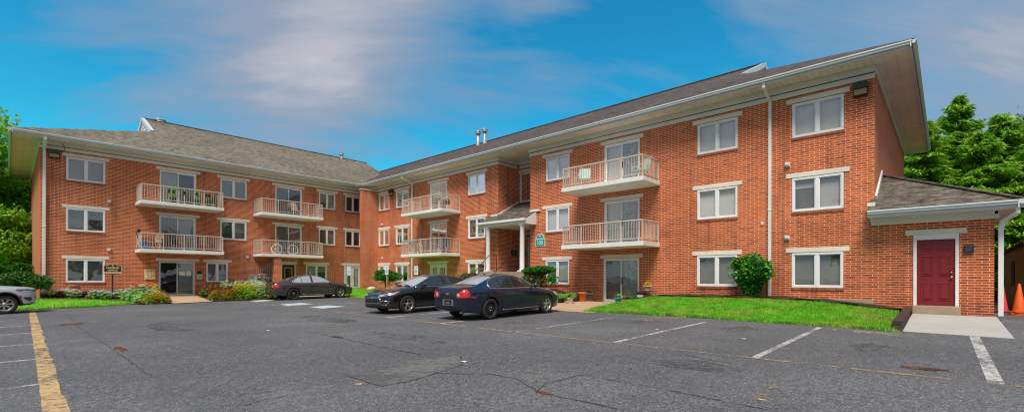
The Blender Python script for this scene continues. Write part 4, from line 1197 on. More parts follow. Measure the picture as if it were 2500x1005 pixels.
MAL16 = dict(MAL, L=4.92, fo=.96, wb=2.83, track=.80, ar=.385, r=.34, zblack=.25,
    xs=[0, .03, .10, .24, .45, .62, .96, 1.15, 1.28, 1.52, 1.85, 2.15, 2.40, 2.75, 3.10, 3.45, 3.75, 4.05, 4.30, 4.50, 4.68, 4.80, 4.88, 4.91, 4.92],
    W=[(0, .46), (.03, .60), (.10, .72), (.24, .82), (.45, .875), (.9, .915), (1.6, .925), (3.2, .925), (4.0, .915), (4.4, .88), (4.75, .80), (4.88, .74), (4.92, .62)],
    belt=[(0, .60), (.03, .66), (.10, .705), (.24, .755), (.62, .83), (1.15, .91), (1.6, .94), (2.5, .975), (3.6, 1.01), (4.2, 1.03), (4.8, 1.0), (4.92, .86)],
    top=[(0, .62), (.03, .68), (.10, .735), (.24, .80), (.62, .90), (1.15, .985), (1.28, 1.0), (1.52, 1.10), (1.85, 1.245), (2.15, 1.365), (2.40, 1.43), (2.75, 1.46), (3.10, 1.455), (3.45, 1.41), (3.75, 1.335), (4.05, 1.235), (4.30, 1.15), (4.50, 1.105), (4.80, 1.07), (4.88, 1.02), (4.92, .88)],
    wr=[(0, .40), (.24, .62), (1.15, .73), (1.28, .73), (1.52, .70), (1.85, .645), (2.15, .60), (2.40, .58), (3.10, .575), (3.45, .57), (3.75, .58), (4.05, .61), (4.30, .66), (4.50, .70), (4.80, .68), (4.92, .5)],
    drop=[(0, .01), (1.15, .035), (1.52, .06), (2.15, .08), (3.45, .08), (4.05, .06), (4.50, .03), (4.92, .02)])
c = Car('parked_car', 'black sedan facing left with chrome framed grille beyond the navy sedan', MAL16, M['paint_black'], 'cars in the car park'); rt = c.root
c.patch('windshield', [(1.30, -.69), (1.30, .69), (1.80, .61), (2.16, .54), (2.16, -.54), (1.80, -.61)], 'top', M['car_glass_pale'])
c.patch('rear_window', [(3.52, -.50), (3.52, .50), (4.0, .55), (4.32, .60), (4.32, -.60), (4.0, -.55)], 'top', M['car_glass'])
wp = MB()
for y0, y1 in ((-.55, -.02), (.02, .55)):
    p = c.hit(*c.frame('top')(1.27, y0), .02); q = c.hit(*c.frame('top')(1.40, y1), .02); wp.bar(p, q, .02, .03)
wp.build('wiper', M['plastic'], rt)
for sd in (-1, 1):
    f = sd
    for pl in ([(1.56, 1.0), (1.86, 1.14), (2.16, 1.275), (2.42, 1.345), (2.68, 1.37), (2.68, 1.005)], [(2.80, 1.01), (2.80, 1.37), (3.10, 1.36), (3.45, 1.31), (3.78, 1.225), (3.98, 1.13), (3.92, 1.06), (3.6, 1.03)]):
        c.patch('side_window', pl, 'side', M['car_glass'], sd, .006, .05)
    mb = MB(); c.line(mb, [(1.36, .955), (1.52, .972), (2.0, .978), (2.74, .985), (3.5, 1.005), (3.92, 1.035)], 'side', .012, sd, .003, .05); c.line(mb, [(1.36, .955), (1.62, 1.075)], 'side', .012, sd, .003, .05)
    mb.build('chrome_trim', M['chrome'], rt)
    mb = MB()
    for ln in ([(1.46, .95), (1.42, .70), (1.46, .30)], [(2.74, .98), (2.76, .62), (2.74, .30)], [(3.95, 1.03), (3.78, .84), (3.52, .66), (3.40, .46), (3.38, .30)], [(1.46, .30), (3.38, .30)]): c.line(mb, ln, 'side', .0085, sd, .0)
    mb.build('door_seam', M['arch'], rt)
    for hx in (2.50, 3.55):
        h = MB(); p = c.hit(*c.frame('side', sd)(hx, .875), .018); q = c.hit(*c.frame('side', sd)(hx + .20, .885), .018); h.bar(p, q, .03, .035); h.build('door_handle', M['paint_black'], rt, bevel=.008)
    p = c.hit(*c.frame('side', sd)(1.70, 1.02), 0); mm = MB(); mm.bar(p, p + Vector((0, .09 * sd, -.01)), .06, .05); mm.blob(p + Vector((-.02, .17 * sd, .03)), .11, 12, 8, 0, sq=(.62, 1.1, .72)); mm.build('wing_mirror', M['paint_black'], rt)
    hl = c.patch('headlight', [(f * .40, .665), (f * .56, .655), (f * .70, .68), (f * .80, .725), (f * .86, .79), (f * .70, .755), (f * .52, .715), (f * .40, .70)], 'front', M['lamp_clear'], 1, .008, .04)
    hl2 = c.patch('headlight', [(.22, .695), (.34, .705), (.52, .765), (.66, .825), (.48, .80), (.26, .745)], 'side', M['lamp_clear'], sd, .008, .04)
    c.patch('indicator', [(.42, .745), (.54, .775), (.63, .815), (.50, .79), (.42, .77)], 'side', M['lamp_amber'], sd, .012, .04, hl2)
    mb = MB(); c.line(mb, [(f * .40, .70), (f * .52, .715), (f * .70, .755), (f * .86, .79)], 'front', .008, 1, .008, .04); mb.build('light_trim', M['chrome'], rt)
    c.patch('fog_light_recess', [(f * .56, .36), (f * .74, .38), (f * .80, .49), (f * .60, .50)], 'front', M['plastic'], 1, .007, .04)
    mb = MB(); c.line(mb, [(f * .56, .50), (f * .80, .49), (f * .74, .365), (f * .54, .345)], 'front', .010, 1, .010, .04); mb.build('fog_light_trim', M['chrome'], rt)
    c.patch('taillight', [(4.60, .82), (4.58, .92), (4.70, .97), (4.84, .95), (4.87, .82)], 'side', M['tail_red'], sd, .007, .04)
    c.patch('taillight', [(f * .78, .80), (f * .42, .82), (f * .42, .90), (f * .72, .94)], 'rear', M['tail_red'], 1, .008, .05)
c.patch('lower_grille', [(-.52, .40), (.52, .40), (.50, .545), (.46, .575), (-.46, .575), (-.50, .545)], 'front', M['plastic'], 1, .008, .05)
mb = MB(); c.line(mb, [(-.53, .40), (.53, .40), (.51, .55), (.46, .582), (-.46, .582), (-.51, .55)], 'front', .012, 1, .010, .05, True)
c.line(mb, [(-.44, .625), (0, .62), (.44, .625)], 'front', .009, 1, .009, .05); c.line(mb, [(-.44, .675), (0, .67), (.44, .675)], 'front', .008, 1, .009, .05); mb.build('grille_trim', M['chrome'], rt)
c.patch('upper_grille', [(-.44, .63), (.44, .63), (.42, .67), (-.42, .67)], 'front', M['plastic'], 1, .008, .05)
mb = MB()
for z in (.44, .475, .51, .545): c.line(mb, [(-.48, z), (.48, z)], 'front', .006, 1, .012, .06)
mb.build('grille_slat', M['dark_metal'], rt)
mb = MB(); px = min(c.hit(*c.frame('front')(yy, .48), .014).x for yy in (-.15, 0, .15)); mb.box(px - .01, px, -.155, .155, .42, .55); mb.build('plate_bracket', M['plastic'], rt, bevel=.005)
c.patch('air_dam', [(-.70, .24), (.70, .24), (.74, .31), (-.74, .31)], 'front', M['plastic'], 1, .006, .06)
bow(c, 'front', .605, .066)
# the model lettering on the front door
tp = c.hit(*c.frame('side', 1)(1.62, .74), .006); tp2 = c.hit(*c.frame('side', -1)(1.62, .74), .006)
text_on('MALIBU', .062, M['chrome'], rt, 'door_lettering', (tp2.x, tp2.y - .001, tp2.z), 'Y-', 1.35)
text_on('MALIBU', .062, M['chrome'], rt, 'door_lettering', (tp.x, tp.y + .001, tp.z), 'Y+', 1.35)
for ax in c.axles:
    for sd in (-1, 1): c.wheel(ax, sd, 'fork5')
place(c.root, 11.57, 15.58, -1)

SUV = dict(L=5.20, fo=.90, wb=3.09, r=.385, ar=.44, track=.83, zblack=.40,
    xs=[0, .03, .10, .22, .40, .62, .90, 1.25, 1.42, 1.60, 1.95, 2.25, 2.50, 3.0, 3.6, 4.2, 4.65, 4.85, 5.02, 5.12, 5.18, 5.20],
    W=[(0, .70), (.03, .80), (.10, .87), (.22, .92), (.5, .96), (1.0, .985), (4.2, .985), (4.8, .95), (5.1, .90), (5.2, .80)],
    zb=[(0, .42), (.15, .32), (.6, .30), (4.5, .30), (5.0, .36), (5.2, .44)],
    belt=[(0, .90), (.03, .96), (.10, .99), (.22, 1.01), (1.3, 1.08), (2.0, 1.12), (4.5, 1.16), (5.1, 1.14), (5.2, 1.0)],
    top=[(0, .92), (.03, 1.0), (.10, 1.035), (.22, 1.06), (.62, 1.11), (1.25, 1.17), (1.42, 1.20), (1.60, 1.29), (1.95, 1.50), (2.25, 1.67), (2.50, 1.755), (3.0, 1.80), (3.6, 1.80), (4.2, 1.78), (4.65, 1.74), (4.85, 1.64), (5.02, 1.40), (5.12, 1.24), (5.18, 1.14), (5.2, 1.0)],
    wr=[(0, .60), (.22, .74), (1.25, .80), (1.6, .76), (2.25, .68), (3.0, .66), (4.65, .65), (5.0, .68), (5.2, .6)],
    drop=[(0, .01), (1.25, .03), (1.95, .06), (2.5, .08), (4.65, .08), (5.1, .04), (5.2, .02)])
s = Car('parked_car', 'silver grey sport utility vehicle cut off at the left edge beside the lawn', SUV, M['paint_silver'], 'cars in the car park'); rt = s.root
s.patch('windshield', [(1.48, -.72), (1.48, .72), (1.95, .66), (2.30, .60), (2.30, -.60), (1.95, -.66)], 'top', M['car_glass'])
s.patch('rear_window', [(-.58, 1.24), (.58, 1.24), (.56, 1.60), (-.56, 1.60)], 'rear', M['car_glass'])
for sd in (-1, 1):
    f = sd
    for pl in ([(1.85, 1.17), (2.2, 1.44), (2.45, 1.60), (2.85, 1.66), (2.85, 1.17)], [(2.95, 1.17), (2.95, 1.66), (3.75, 1.66), (3.75, 1.18)], [(3.85, 1.18), (3.85, 1.65), (4.4, 1.62), (4.7, 1.50), (4.7, 1.2)]):
        s.patch('side_window', pl, 'side', M['car_glass'], sd, .006, .07)
    mb = MB()
    for ln in ([(1.70, 1.1), (1.66, .8), (1.72, .46)], [(2.90, 1.14), (2.92, .8), (2.90, .46)], [(3.80, 1.15), (3.72, .85), (3.55, .6)]): s.line(mb, ln, 'side', .0085, sd, .0)
    mb.build('door_seam', M['arch'], rt)
    hl = s.patch('headlight', [(.07, .885), (.08, .955), (.25, .985), (.60, .985), (.56, .93), (.30, .875)], 'side', M['car_glass'], sd, .008, .04)
    s.patch('daytime_lamp', [(.09, .895), (.26, .89), (.40, .905), (.40, .925), (.26, .915), (.09, .92)], 'side', M['lamp_clear'], sd, .013, .04, hl)
    s.patch('headlight', [(f * .52, .885), (f * .90, .875), (f * .90, .96), (f * .52, .965)], 'front', M['car_glass'], 1, .008, .05)
    s.patch('side_reflector', [(.40, .66), (.47, .585), (.52, .61), (.50, .70), (.44, .74)], 'side', M['tail_red'], sd, .010, .03)
    s.patch('fog_light_recess', [(.14, .52), (.22, .50), (.36, .60), (.38, .66), (.14, .66)], 'side', M['plastic'], sd, .008, .04)
    s.patch('taillight', [(4.80, .98), (4.80, 1.08), (5.14, 1.08), (5.14, .98)], 'side', M['tail_red'], sd, .008, .06)
    # black wheel arch flares
    for ax in s.axles:
        mb = MB(); cx = ax - s.x0
        s.line(mb, [(cx + .47 * math.cos(a), .40 + .47 * math.sin(a)) for a in [math.pi * k / 16 for k in range(-1, 18)]], 'side', .035, sd, .0, .05); mb.build('arch_flare', M['plastic'], rt)
    p = s.hit(*s.frame('side', sd)(1.95, 1.18), 0); mm = MB(); mm.bar(p, p + Vector((0, .1 * sd, 0)), .06, .06); mm.blob(p + Vector((0, .2 * sd, .06)), .13, 12, 8, 0, sq=(.6, 1.0, .85)); mm.build('wing_mirror', M['plastic'], rt)
s.patch('grille', [(-.52, .84), (.52, .84), (.52, .95), (-.52, .95)], 'front', M['plastic'], 1, .008, .06)
s.patch('lower_grille', [(-.62, .52), (.62, .52), (.66, .70), (-.66, .70)], 'front', M['plastic'], 1, .008, .06)
mb = MB(); s.line(mb, [(-.72, .48), (-.3, .47), (.3, .47), (.72, .48)], 'front', .016, 1, .006, .06); mb.build('bumper_trim', M['chrome'], rt)
for ax in s.axles:
    for sd in (-1, 1): s.wheel(ax, sd, 'multi')
place(s.root, -1.62, 28.58, 1)
# ------------------------------------------------------------------ ground
def gz(x, y=0): return .018 * max(-6, min(26, x))
def sheet(name, poly, zf, mat, res=.5, kind='structure', parent=None):
    pts = []; m = len(poly)
    for i in range(m):
        a, b = Vector(poly[i]), Vector(poly[(i + 1) % m]); k = max(1, int((b - a).length / res)); pts += [a.lerp(b, j / k) for j in range(k)]
    nb = len(pts)
    def inside(q):
        c = False
        for i in range(nb):
            a, b = pts[i], pts[i - 1]
            if (a.y > q.y) != (b.y > q.y) and q.x < (b.x - a.x) * (q.y - a.y) / (b.y - a.y) + a.x: c = not c
        return c
    x0, x1 = min(p.x for p in pts), max(p.x for p in pts); y0, y1 = min(p.y for p in pts), max(p.y for p in pts)
    gx = np.arange(x0 + res / 2, x1, res); gy = np.arange(y0 + res / 2, y1, res)
    for x in gx:
        for y in gy:
            q = Vector((float(x), float(y)))
            if inside(q) and min((q - p).length_squared for p in pts[:nb]) > (res * .35) ** 2: pts.append(q)
    r = delaunay_2d_cdt(pts, [(i, (i + 1) % nb) for i in range(nb)], [], 1, 1e-6)
    mb = MB()
    for f in r[2]: mb.face([(r[0][i].x, r[0][i].y, zf(r[0][i].x, r[0][i].y)) for i in f], sm=True)
    o = mb.build(name, mat, parent)
    if kind: o['kind'] = kind
    return o
# asphalt: one sheet, gentle cross fall, running far past the buildings
mb = MB()
xs = [-260, -40, -6, 0, 4, 8, 12, 16, 20, 26, 60, 300]; ys = [-200, -40, 0, 10, 20, 30, 60, 300]
for i in range(len(xs) - 1):
    for j in range(len(ys) - 1): mb.face([(xs[i], ys[j], gz(xs[i])), (xs[i + 1], ys[j], gz(xs[i + 1])), (xs[i + 1], ys[j + 1], gz(xs[i + 1])), (xs[i], ys[j + 1], gz(xs[i]))])
tag(mb.build('parking_lot', M['asphalt'], None), kind='structure')

def mark(name, poly, mat, lift=.004):
    n = len(poly); mb = MB(); mb.face([(x, y, gz(x) + lift) for x, y in poly]); return tag(mb.build(name, mat, None, recalc=False), kind='structure')
def strip(name, a, b, w, mat, lift=.004):
    a, b = Vector(a), Vector(b); d = (b - a).normalized(); n = Vector((-d.y, d.x)) * w / 2
    return mark(name, [a - n, b - n, b + n, a + n], mat, lift)
def ribbon(name, pts, w, mat, lift=.005, seed=0):
    """irregular thin ribbon along a polyline"""
    r = random.Random(seed); P = []
    for a, b in zip(pts, pts[1:]):
        a, b = Vector(a), Vector(b); k = max(2, int((b - a).length / .12)); P += [a.lerp(b, j / k) + Vector((r.uniform(-.015, .015), r.uniform(-.02, .02))) for j in range(k)]
    mb = MB(); L_ = []; R_ = []
    for i, p in enumerate(P):
        d = (P[min(i + 1, len(P) - 1)] - P[max(i - 1, 0)]); n = Vector((-d.y, d.x)).normalized() if d.length > 0 else Vector((1, 0)); ww = w * r.uniform(.15, 1.0) * .5
        L_.append(p + n * ww); R_.append(p - n * ww)
    for i in range(len(P) - 1): mb.face([(q.x, q.y, gz(q.x) + lift) for q in (R_[i], R_[i + 1], L_[i + 1], L_[i])])
    return tag(mb.build(name, mat, None, recalc=False), kind='structure')
for y, e, m_ in ((2.41, 14.3, 'white_mark'), (5.15, 13.9, 'white_mark'), (7.95, 13.6, 'faint_mark'), (11.0, 14.3, 'white_mark'), (13.95, 14.5, 'white_mark'), (16.8, 14.5, 'faint_mark'), (19.0, 14.5, 'faint_mark'), (22.6, 14.4, 'faint_mark')):
    strip('parking_line', (8.72, y), (e, y + (.0 if y < 16 else .25)), .115, M[m_])
strip('parking_line', (8.70, -.47), (14.45, -.44), .16, M['white_mark'])
strip('yellow_line', (8.66, -1.2), (8.62, 7.3), .09, M['faint_yellow'], .008); strip('yellow_line', (8.62, 7.3), (8.95, 28.8), .09, M['faint_yellow'], .008)
for y in (6.3, 9.25, 12.12, 14.9, 17.85, 20.6, 23.4, 26.2): strip('parking_line', (-5.2, y), (.46, y), .10, M['white_mark'])
r_ = random.Random(3)
Lp, Rp_ = [], []
y = 2.0
while y < 30.0:
    cx = .36 + (y - 7) * .0165 if y > 7 else .36
    Lp.append((cx - .10 + r_.uniform(-.006, .006), y)); Rp_.append((cx + .10 + r_.uniform(-.02, .02), y)); y += .35
mark('yellow_stripe', Lp + Rp_[::-1], M['yellow_mark'])
for p in ([(9.19, 24.26), (10.35, 24.57), (10.39, 23.13), (9.05, 22.87)], [(9.28, 21.12), (10.35, 21.57), (10.5, 20.08), (9.27, 19.81)], [(9.38, 29.03), (10.39, 29.5), (10.43, 28.24), (9.27, 27.65)]): mark('disabled_bay_patch', p, M['blue_mark'], .008)
mark('asphalt_patch', [(3.41, 6.68), (4.68, 6.74), (5.56, 6.43), (5.04, 5.77), (3.8, 5.46), (3.37, 5.5)], M['asphalt_patch'], .003)
ribbon('asphalt_crack', [(1.6, 25.85), (1.42, 18.4), (1.46, 13.7), (1.46, 8.4)], .022, M['crack'], .004, 1)
ribbon('asphalt_crack', [(5.27, 12.3), (5.30, 10.6), (5.18, 8.2), (5.16, 7.0)], .035, M['crack'], .005, 2)
ribbon('asphalt_crack', [(4.2, 6.0), (4.47, 5.4), (4.85, 4.92), (4.87, 4.4), (4.55, 3.8), (4.5, 3.4), (4.53, 3.05), (4.51, 2.5)], .03, M['crack'], .005, 3)
ribbon('asphalt_crack', [(4.55, 3.8), (4.95, 3.95), (5.66, 3.88), (5.67, 3.1), (5.62, 2.2), (5.53, 1.3)], .022, M['crack'], .006, 4)
ribbon('asphalt_crack', [(1.85, 5.87), (2.06, 5.97), (2.5, 5.98)], .025, M['crack'], .005, 5)
ribbon('asphalt_crack', [(5.56, 6.43), (5.04, 5.77), (3.8, 5.46), (3.37, 5.5), (3.41, 6.68)], .022, M['crack'], .006, 6)
ribbon('asphalt_crack', [(8.3, 3.6), (8.0, 2.8), (7.9, 2.2)], .03, M['crack'], .005, 7)
def puddle(c, rx, ry, seed):
    r = random.Random(seed); mark('puddle', [(c[0] + rx * math.cos(a) * r.uniform(.55, 1.15), c[1] + ry * math.sin(a) * r.uniform(.55, 1.15)) for a in [2 * math.pi * k / 18 for k in range(18)]], M['puddle'], .006)
puddle((1.40, 20.1), .34, .45, 1); puddle((1.58, 12.4), .085, .62, 2); puddle((9.34, .28), .16, .30, 3); puddle((5.32, 10.6), .09, .35, 4); puddle((4.52, 3.66), .06, .16, 5)
for (x, y), sc_ in (((3.25, 5.85), .055), ((5.42, 4.69), .03), ((5.92, 4.69), .03), ((5.94, 1.57), .04)):
    r = random.Random(int(x * 100)); mark('yellow_line', [(x + sc_ * math.cos(a) * r.uniform(.5, 1.2), y + sc_ * 1.6 * math.sin(a) * r.uniform(.5, 1.2)) for a in [2 * math.pi * k / 12 for k in range(12)]], M['yellow_mark'], .006)
strip('faded_line', (5.9, 1.62), (6.9, 1.62), .10, M['yellow_ghost'])
# dusty run off by the lawn edge
mark('sand_drift', [(13.0, 6.6), (13.6, 7.3), (14.4, 7.0), (14.9, 6.0), (14.3, 5.9), (13.5, 6.1)], paint_mark_mat('sand wash', (.26, .22, .17), .52), .005)
mark('sand_drift', [(13.3, .6), (13.6, 1.6), (14.2, 1.8), (14.3, .2), (13.8, .0)], paint_mark_mat('sand wash', (.24, .22, .19), .54), .005)

for k, (x, y, rx, ry) in enumerate(((12.6, 3.9, .9, .5), (12.9, 6.5, .7, .45), (11.2, 1.0, .8, .4), (10.6, 9.4, .8, .5), (6.3, 9.5, .5, 1.6), (7.2, 15.0, .6, 2.2), (3.2, 16.5, .5, 2.5), (7.4, 3.0, .5, 1.2))):
    r = random.Random(70 + k); mark('oil_stain', [(x + rx * math.cos(a) * r.uniform(.6, 1.1), y + ry * math.sin(a) * r.uniform(.6, 1.1)) for a in [2 * math.pi * q / 16 for q in range(16)]], M['oil'], .003)
# ---- banks, lawns, beds and paths
def sm(t): t = max(0, min(1, t)); return t * t * (3 - 2 * t)
WR = [(.7, .50), (1.75, .60), (3, .74), (4.6, .80), (9, .76), (9.9, .58), (10.4, .40), (13.3, .40), (14.0, .62), (15, .80), (19, .80), (24, .74), (34, .70)]
def zr(x, y):
    w = lerp_tab(WR, y); t = max(0, min(1, (x - 14.5) / 4.3)); b = gz(x) + .02
    return b + (max(w, b) - b) * sm(t * .85 + .1 * t) - .012
def front_r(y): return lerp_tab([(0, 14.45), (.9, 14.52), (3.5, 14.78), (7.3, 15.05), (8.9, 14.95), (9.6, 14.55), (14, 14.6), (34, 14.9)], y)
lawnA = [(14.52, .98)] + [(front_r(y), y) for y in (2, 3.5, 5.2, 7.3, 8.6, 9.3)] + [(14.75, 9.75), (15.6, 10.0), (17.4, 10.25), (18.6, 10.0), (18.65, 9.3), (18.55, 6.5), (18.5, 4.0), (18.55, 2.6), (18.9, 1.1), (17, 1.0)]
sheet('lawn', lawnA, zr, M['lawn'], .5)
sheet('mulch_bed', [(18.45, 1.02), (18.45, 10.1), (19.42, 10.05), (19.42, .95)], lambda x, y: zr(x, y) + .085 + .025 * math.sin(y * 5 + x * 9), M['mulch'], .35)
lawnC = [(front_r(y), y) for y in (16.2, 19, 22, 26, 29.6)] + [(15.2, 31.2), (15.6, 34.0), (19.42, 34.0), (19.42, 16.2)]
sheet('lawn', lawnC, zr, M['lawn'], .7)
sheet('mulch_bed', [(15.6, 13.35), (15.9, 16.3), (19.42, 16.3), (19.42, 13.3), (18.2, 13.1), (17.2, 13.25)], lambda x, y: max(zr(x, y), gz(x)) + .05 + .12 * sm((x - 15.6) / 2) * sm((y - 13.2) / 1.4) + .015 * math.sin(x * 9 + y * 7), M['mulch'], .3)
# tan concrete pad before the ground floor sliding door
def zpad(x, y): return gz(x) + .015 + .10 * sm((x - 14.4) / 4)
sheet('concrete_pad', [(14.3, 9.3), (14.3, 13.6), (15.8, 13.6), (18.0, 13.4), (18.5, 13.2), (18.5, 9.8), (17.4, 9.7)], zpad, M['tan_concrete'], .6)
mb = MB(); mb.box(18.45, 19.42, 9.95, 13.25, .2, .405); o = mb.build('concrete_step', M['tan_concrete'], None, bevel=.02); o['kind'] = 'structure'
# pale slab before the maroon door
def zsl(x, y): return .018 * x + .012 + (.445 - (.018 * 19.43 + .012)) * max(0, (x - 14.5) / 4.93)
mb = MB(); mb.hexa([(14.50, -1.05, .1), (19.35, -1.05, .1), (19.35, .80, .1), (14.62, .78, .1), (14.50, -1.05, zsl(14.5, 0)), (19.35, -1.05, .44), (19.35, .80, .44), (14.62, .78, zsl(14.6, 0))])
tag(mb.build('concrete_slab', M['concrete'], None, bevel=.01), kind='structure')
# timber edging of the lawn
for lab, z0, z1, xa, xb in (('lower weathered timber edging beam beside the grey slab', .20, .37, 14.62, 17.3), ('upper weathered timber edging beam beside the grey slab', .372, .50, 14.78, 19.2)):
    mb = MB(); dz = .14
    mb.hexa([(xa, .80, z0), (xb, .80, z0 + dz), (xb, .99, z0 + dz), (xa, .99, z0), (xa, .80, z1), (xb, .80, z1 + dz), (xb, .99, z1 + dz), (xa, .99, z1)])
    tag(mb.build('timber_edging', M['tie'], None, bevel=.02), lab, 'timber edging', 'timber edging of the lawn')
# left side
WL = [(-12, .30), (-2, .45), (1.1, .62), (4.5, .50), (5.6, .40), (6.0, .385), (7.9, .385), (8.4, .45), (10, .52), (14, .58), (19, .62)]
def zl(x, y):
    w = lerp_tab(WL, x); b = gz(x) + .02; t = (y - lerp_tab([(-8, 30.2), (2.4, 30.2), (4.6, 31.0), (5.9, 29.8), (7.6, 29.9), (11, 29.6), (14, 29.8)], x)) / 3.6
    return b + (w - b) * max(0, min(1, t))
sheet('lawn', [(-30, 30.2), (-4, 30.2), (.4, 30.22), (2.4, 30.2), (3.6, 30.6), (4.55, 31.3), (4.3, 32.0), (3.2, 32.35), (1.2, 32.5), (0, 34.0), (0, 50), (-30, 50)], zl, M['lawn'], .8)
sheet('mulch_bed', [(1.2, 32.5), (3.2, 32.3), (4.3, 31.95), (4.5, 31.2), (4.7, 30.3), (5.95, 30.0), (6.0, 34.09), (1.12, 34.09)], lambda x, y: zl(x, y) + .02 + .015 * math.sin(7 * x + 5 * y), M['mulch'], .35)
sheet('concrete_path', [(5.9, 29.7), (7.75, 29.8), (7.9, 34.09), (6.05, 34.09)], lambda x, y: zl(x, y) + .012, M['tan_concrete'], .6)
sheet('mulch_bed', [(7.7, 30.0), (9.2, 29.7), (10.6, 29.55), (11.3, 30.0), (11.4, 34.09), (7.9, 34.09)], lambda x, y: zl(x, y) + .03 + .02 * math.sin(7 * x + 5 * y), M['mulch'], .35)
sheet('concrete_path', [(11.3, 29.9), (15.1, 29.9), (15.1, 31.2), (14.1, 31.3), (14.1, 34.09), (12.6, 34.09), (12.5, 31.2), (11.35, 31.2)], lambda x, y: zl(x, y) + .03, M['tan_concrete'], .6)
sheet('mulch_bed', [(11.35, 31.2), (12.5, 31.2), (12.6, 34.09), (11.35, 34.09)], lambda x, y: zl(x, y) + .02, M['mulch'], .5)
sheet('lawn', [(14.1, 31.3), (15.3, 31.2), (15.7, 34.09), (14.1, 34.09)], lambda x, y: zl(x, y) + .02, M['lawn'], .6)
# wooded ground behind the building and to the sides
def back(name, p): return sheet(name, p, lambda x, y: gz(x) + .03, M['soil'], 8)
back('woodland_floor', [(22.5, -60), (120, -60), (120, -2.9), (24.2, -2.9), (24.2, -5.5), (22.5, -6)])
back('woodland_floor', [(33.7, -2.8), (120, -2.8), (120, 120), (33.7, 120)])
back('woodland_floor', [(-80, 50.2), (33, 50.2), (33, 120), (-80, 120)])

# ------------------------------------------------------------------ leaves
def quads_mesh(name, C, U, Vv, mat, parent=None, off=None, tri=False):
    """C centres, U,V half axes: one rhombic leaf each"""
    n = len(C)
    if off is not None: C = C - np.array(off)
    if tri:
        P = np.empty((n, 3, 3)); P[:, 0] = C - U; P[:, 1] = C + U; P[:, 2] = C + Vv; k = 3
    else:
        P = np.empty((n, 4, 3)); P[:, 0] = C - Vv; P[:, 1] = C + U - Vv * .1; P[:, 2] = C + Vv; P[:, 3] = C - U - Vv * .1; k = 4
    me = bpy.data.meshes.new(name)
    me.vertices.add(n * k); me.vertices.foreach_set('co', P.reshape(-1))
    me.loops.add(n * k); me.loops.foreach_set('vertex_index', np.arange(n * k, dtype=np.int32))
    me.polygons.add(n); me.polygons.foreach_set('loop_start', np.arange(0, n * k, k, dtype=np.int32))
    me.update(calc_edges=True); me.materials.append(mat)
    o = bpy.data.objects.new(name, me); col.objects.link(o)
    if parent is not None: o.parent = parent
    return o
def rnd_dirs(n, up=.0):
    v = nrg.normal(size=(n, 3)); v[:, 2] += up; v /= np.linalg.norm(v, axis=1)[:, None]; return v
def leaves(name, C, size, mat, parent=None, up=.5, aspect=.55, var=.35, droop=0):
    n = len(C); N = rnd_dirs(n, up); T = rnd_dirs(n, -droop); T -= N * np.sum(N * T, 1)[:, None]; T /= np.linalg.norm(T, axis=1)[:, None] + 1e-9
    B = np.cross(N, T); s = size * (1 + var * nrg.uniform(-1, 1, n))[:, None]
    return quads_mesh(name, C, B * s * aspect, T * s, mat, parent)
def shell_points(n, c, r, sq=(1, 1, 1), fill=.35):
    d = rnd_dirs(n); rr = (1 - fill * nrg.random(n) ** 1.6)[:, None]
    return np.array(c) + d * rr * r * np.array(sq)

def lawn_grass(label_poly, zf, n, h, name='lawn_grass'):
    P = [Vector(p) for p in label_poly]; m = len(P)
    x0, x1 = min(p.x for p in P), max(p.x for p in P); y0, y1 = min(p.y for p in P), max(p.y for p in P)
    X = nrg.uniform(x0, x1, n * 2); Y = nrg.uniform(y0, y1, n * 2); ins = np.zeros(n * 2, bool)
    for i in range(m):
        a, b = P[i], P[i - 1]
        if a.y == b.y: continue
        c = ((a.y > Y) != (b.y > Y)) & (X < (b.x - a.x) * (Y - a.y) / (b.y - a.y) + a.x); ins ^= c
    X, Y = X[ins][:n], Y[ins][:n]; Z = np.array([zf(x, y) for x, y in zip(X, Y)]); k = len(X)
    a = nrg.uniform(0, 2 * np.pi, k); w = .010; hh = h * nrg.uniform(.5, 1.3, k)
    U = np.stack([np.cos(a) * w, np.sin(a) * w, np.zeros(k)], 1)
    b = nrg.uniform(0, 2 * np.pi, k); l = nrg.uniform(.1, .75, k)
    V_ = np.stack([np.cos(b) * hh * l, np.sin(b) * hh * l, hh], 1)
    o = quads_mesh(name, np.stack([X, Y, Z - .005], 1), U, V_, M['blade'], tri=True); o['kind'] = 'stuff'
    return tag(o, None, 'grass')
g1 = lawn_grass(lawnA, zr, 62000, .075); g1['label'] = 'short bright green grass on the bank beside the maroon door slab'
g2 = lawn_grass(lawnC, zr, 22000, .09); g2['label'] = 'grass strip in front of the brick fin in the building corner'
g3 = lawn_grass([(-8, 30.2), (.4, 30.22), (2.4, 30.2), (3.6, 30.6), (4.55, 31.3), (4.3, 32.0), (3.2, 32.35), (1.2, 32.5), (0, 34.0), (0, 40), (-8, 40)], zl, 30000, .09); g3['label'] = 'mown grass between the silver vehicle and the leasing office bed'

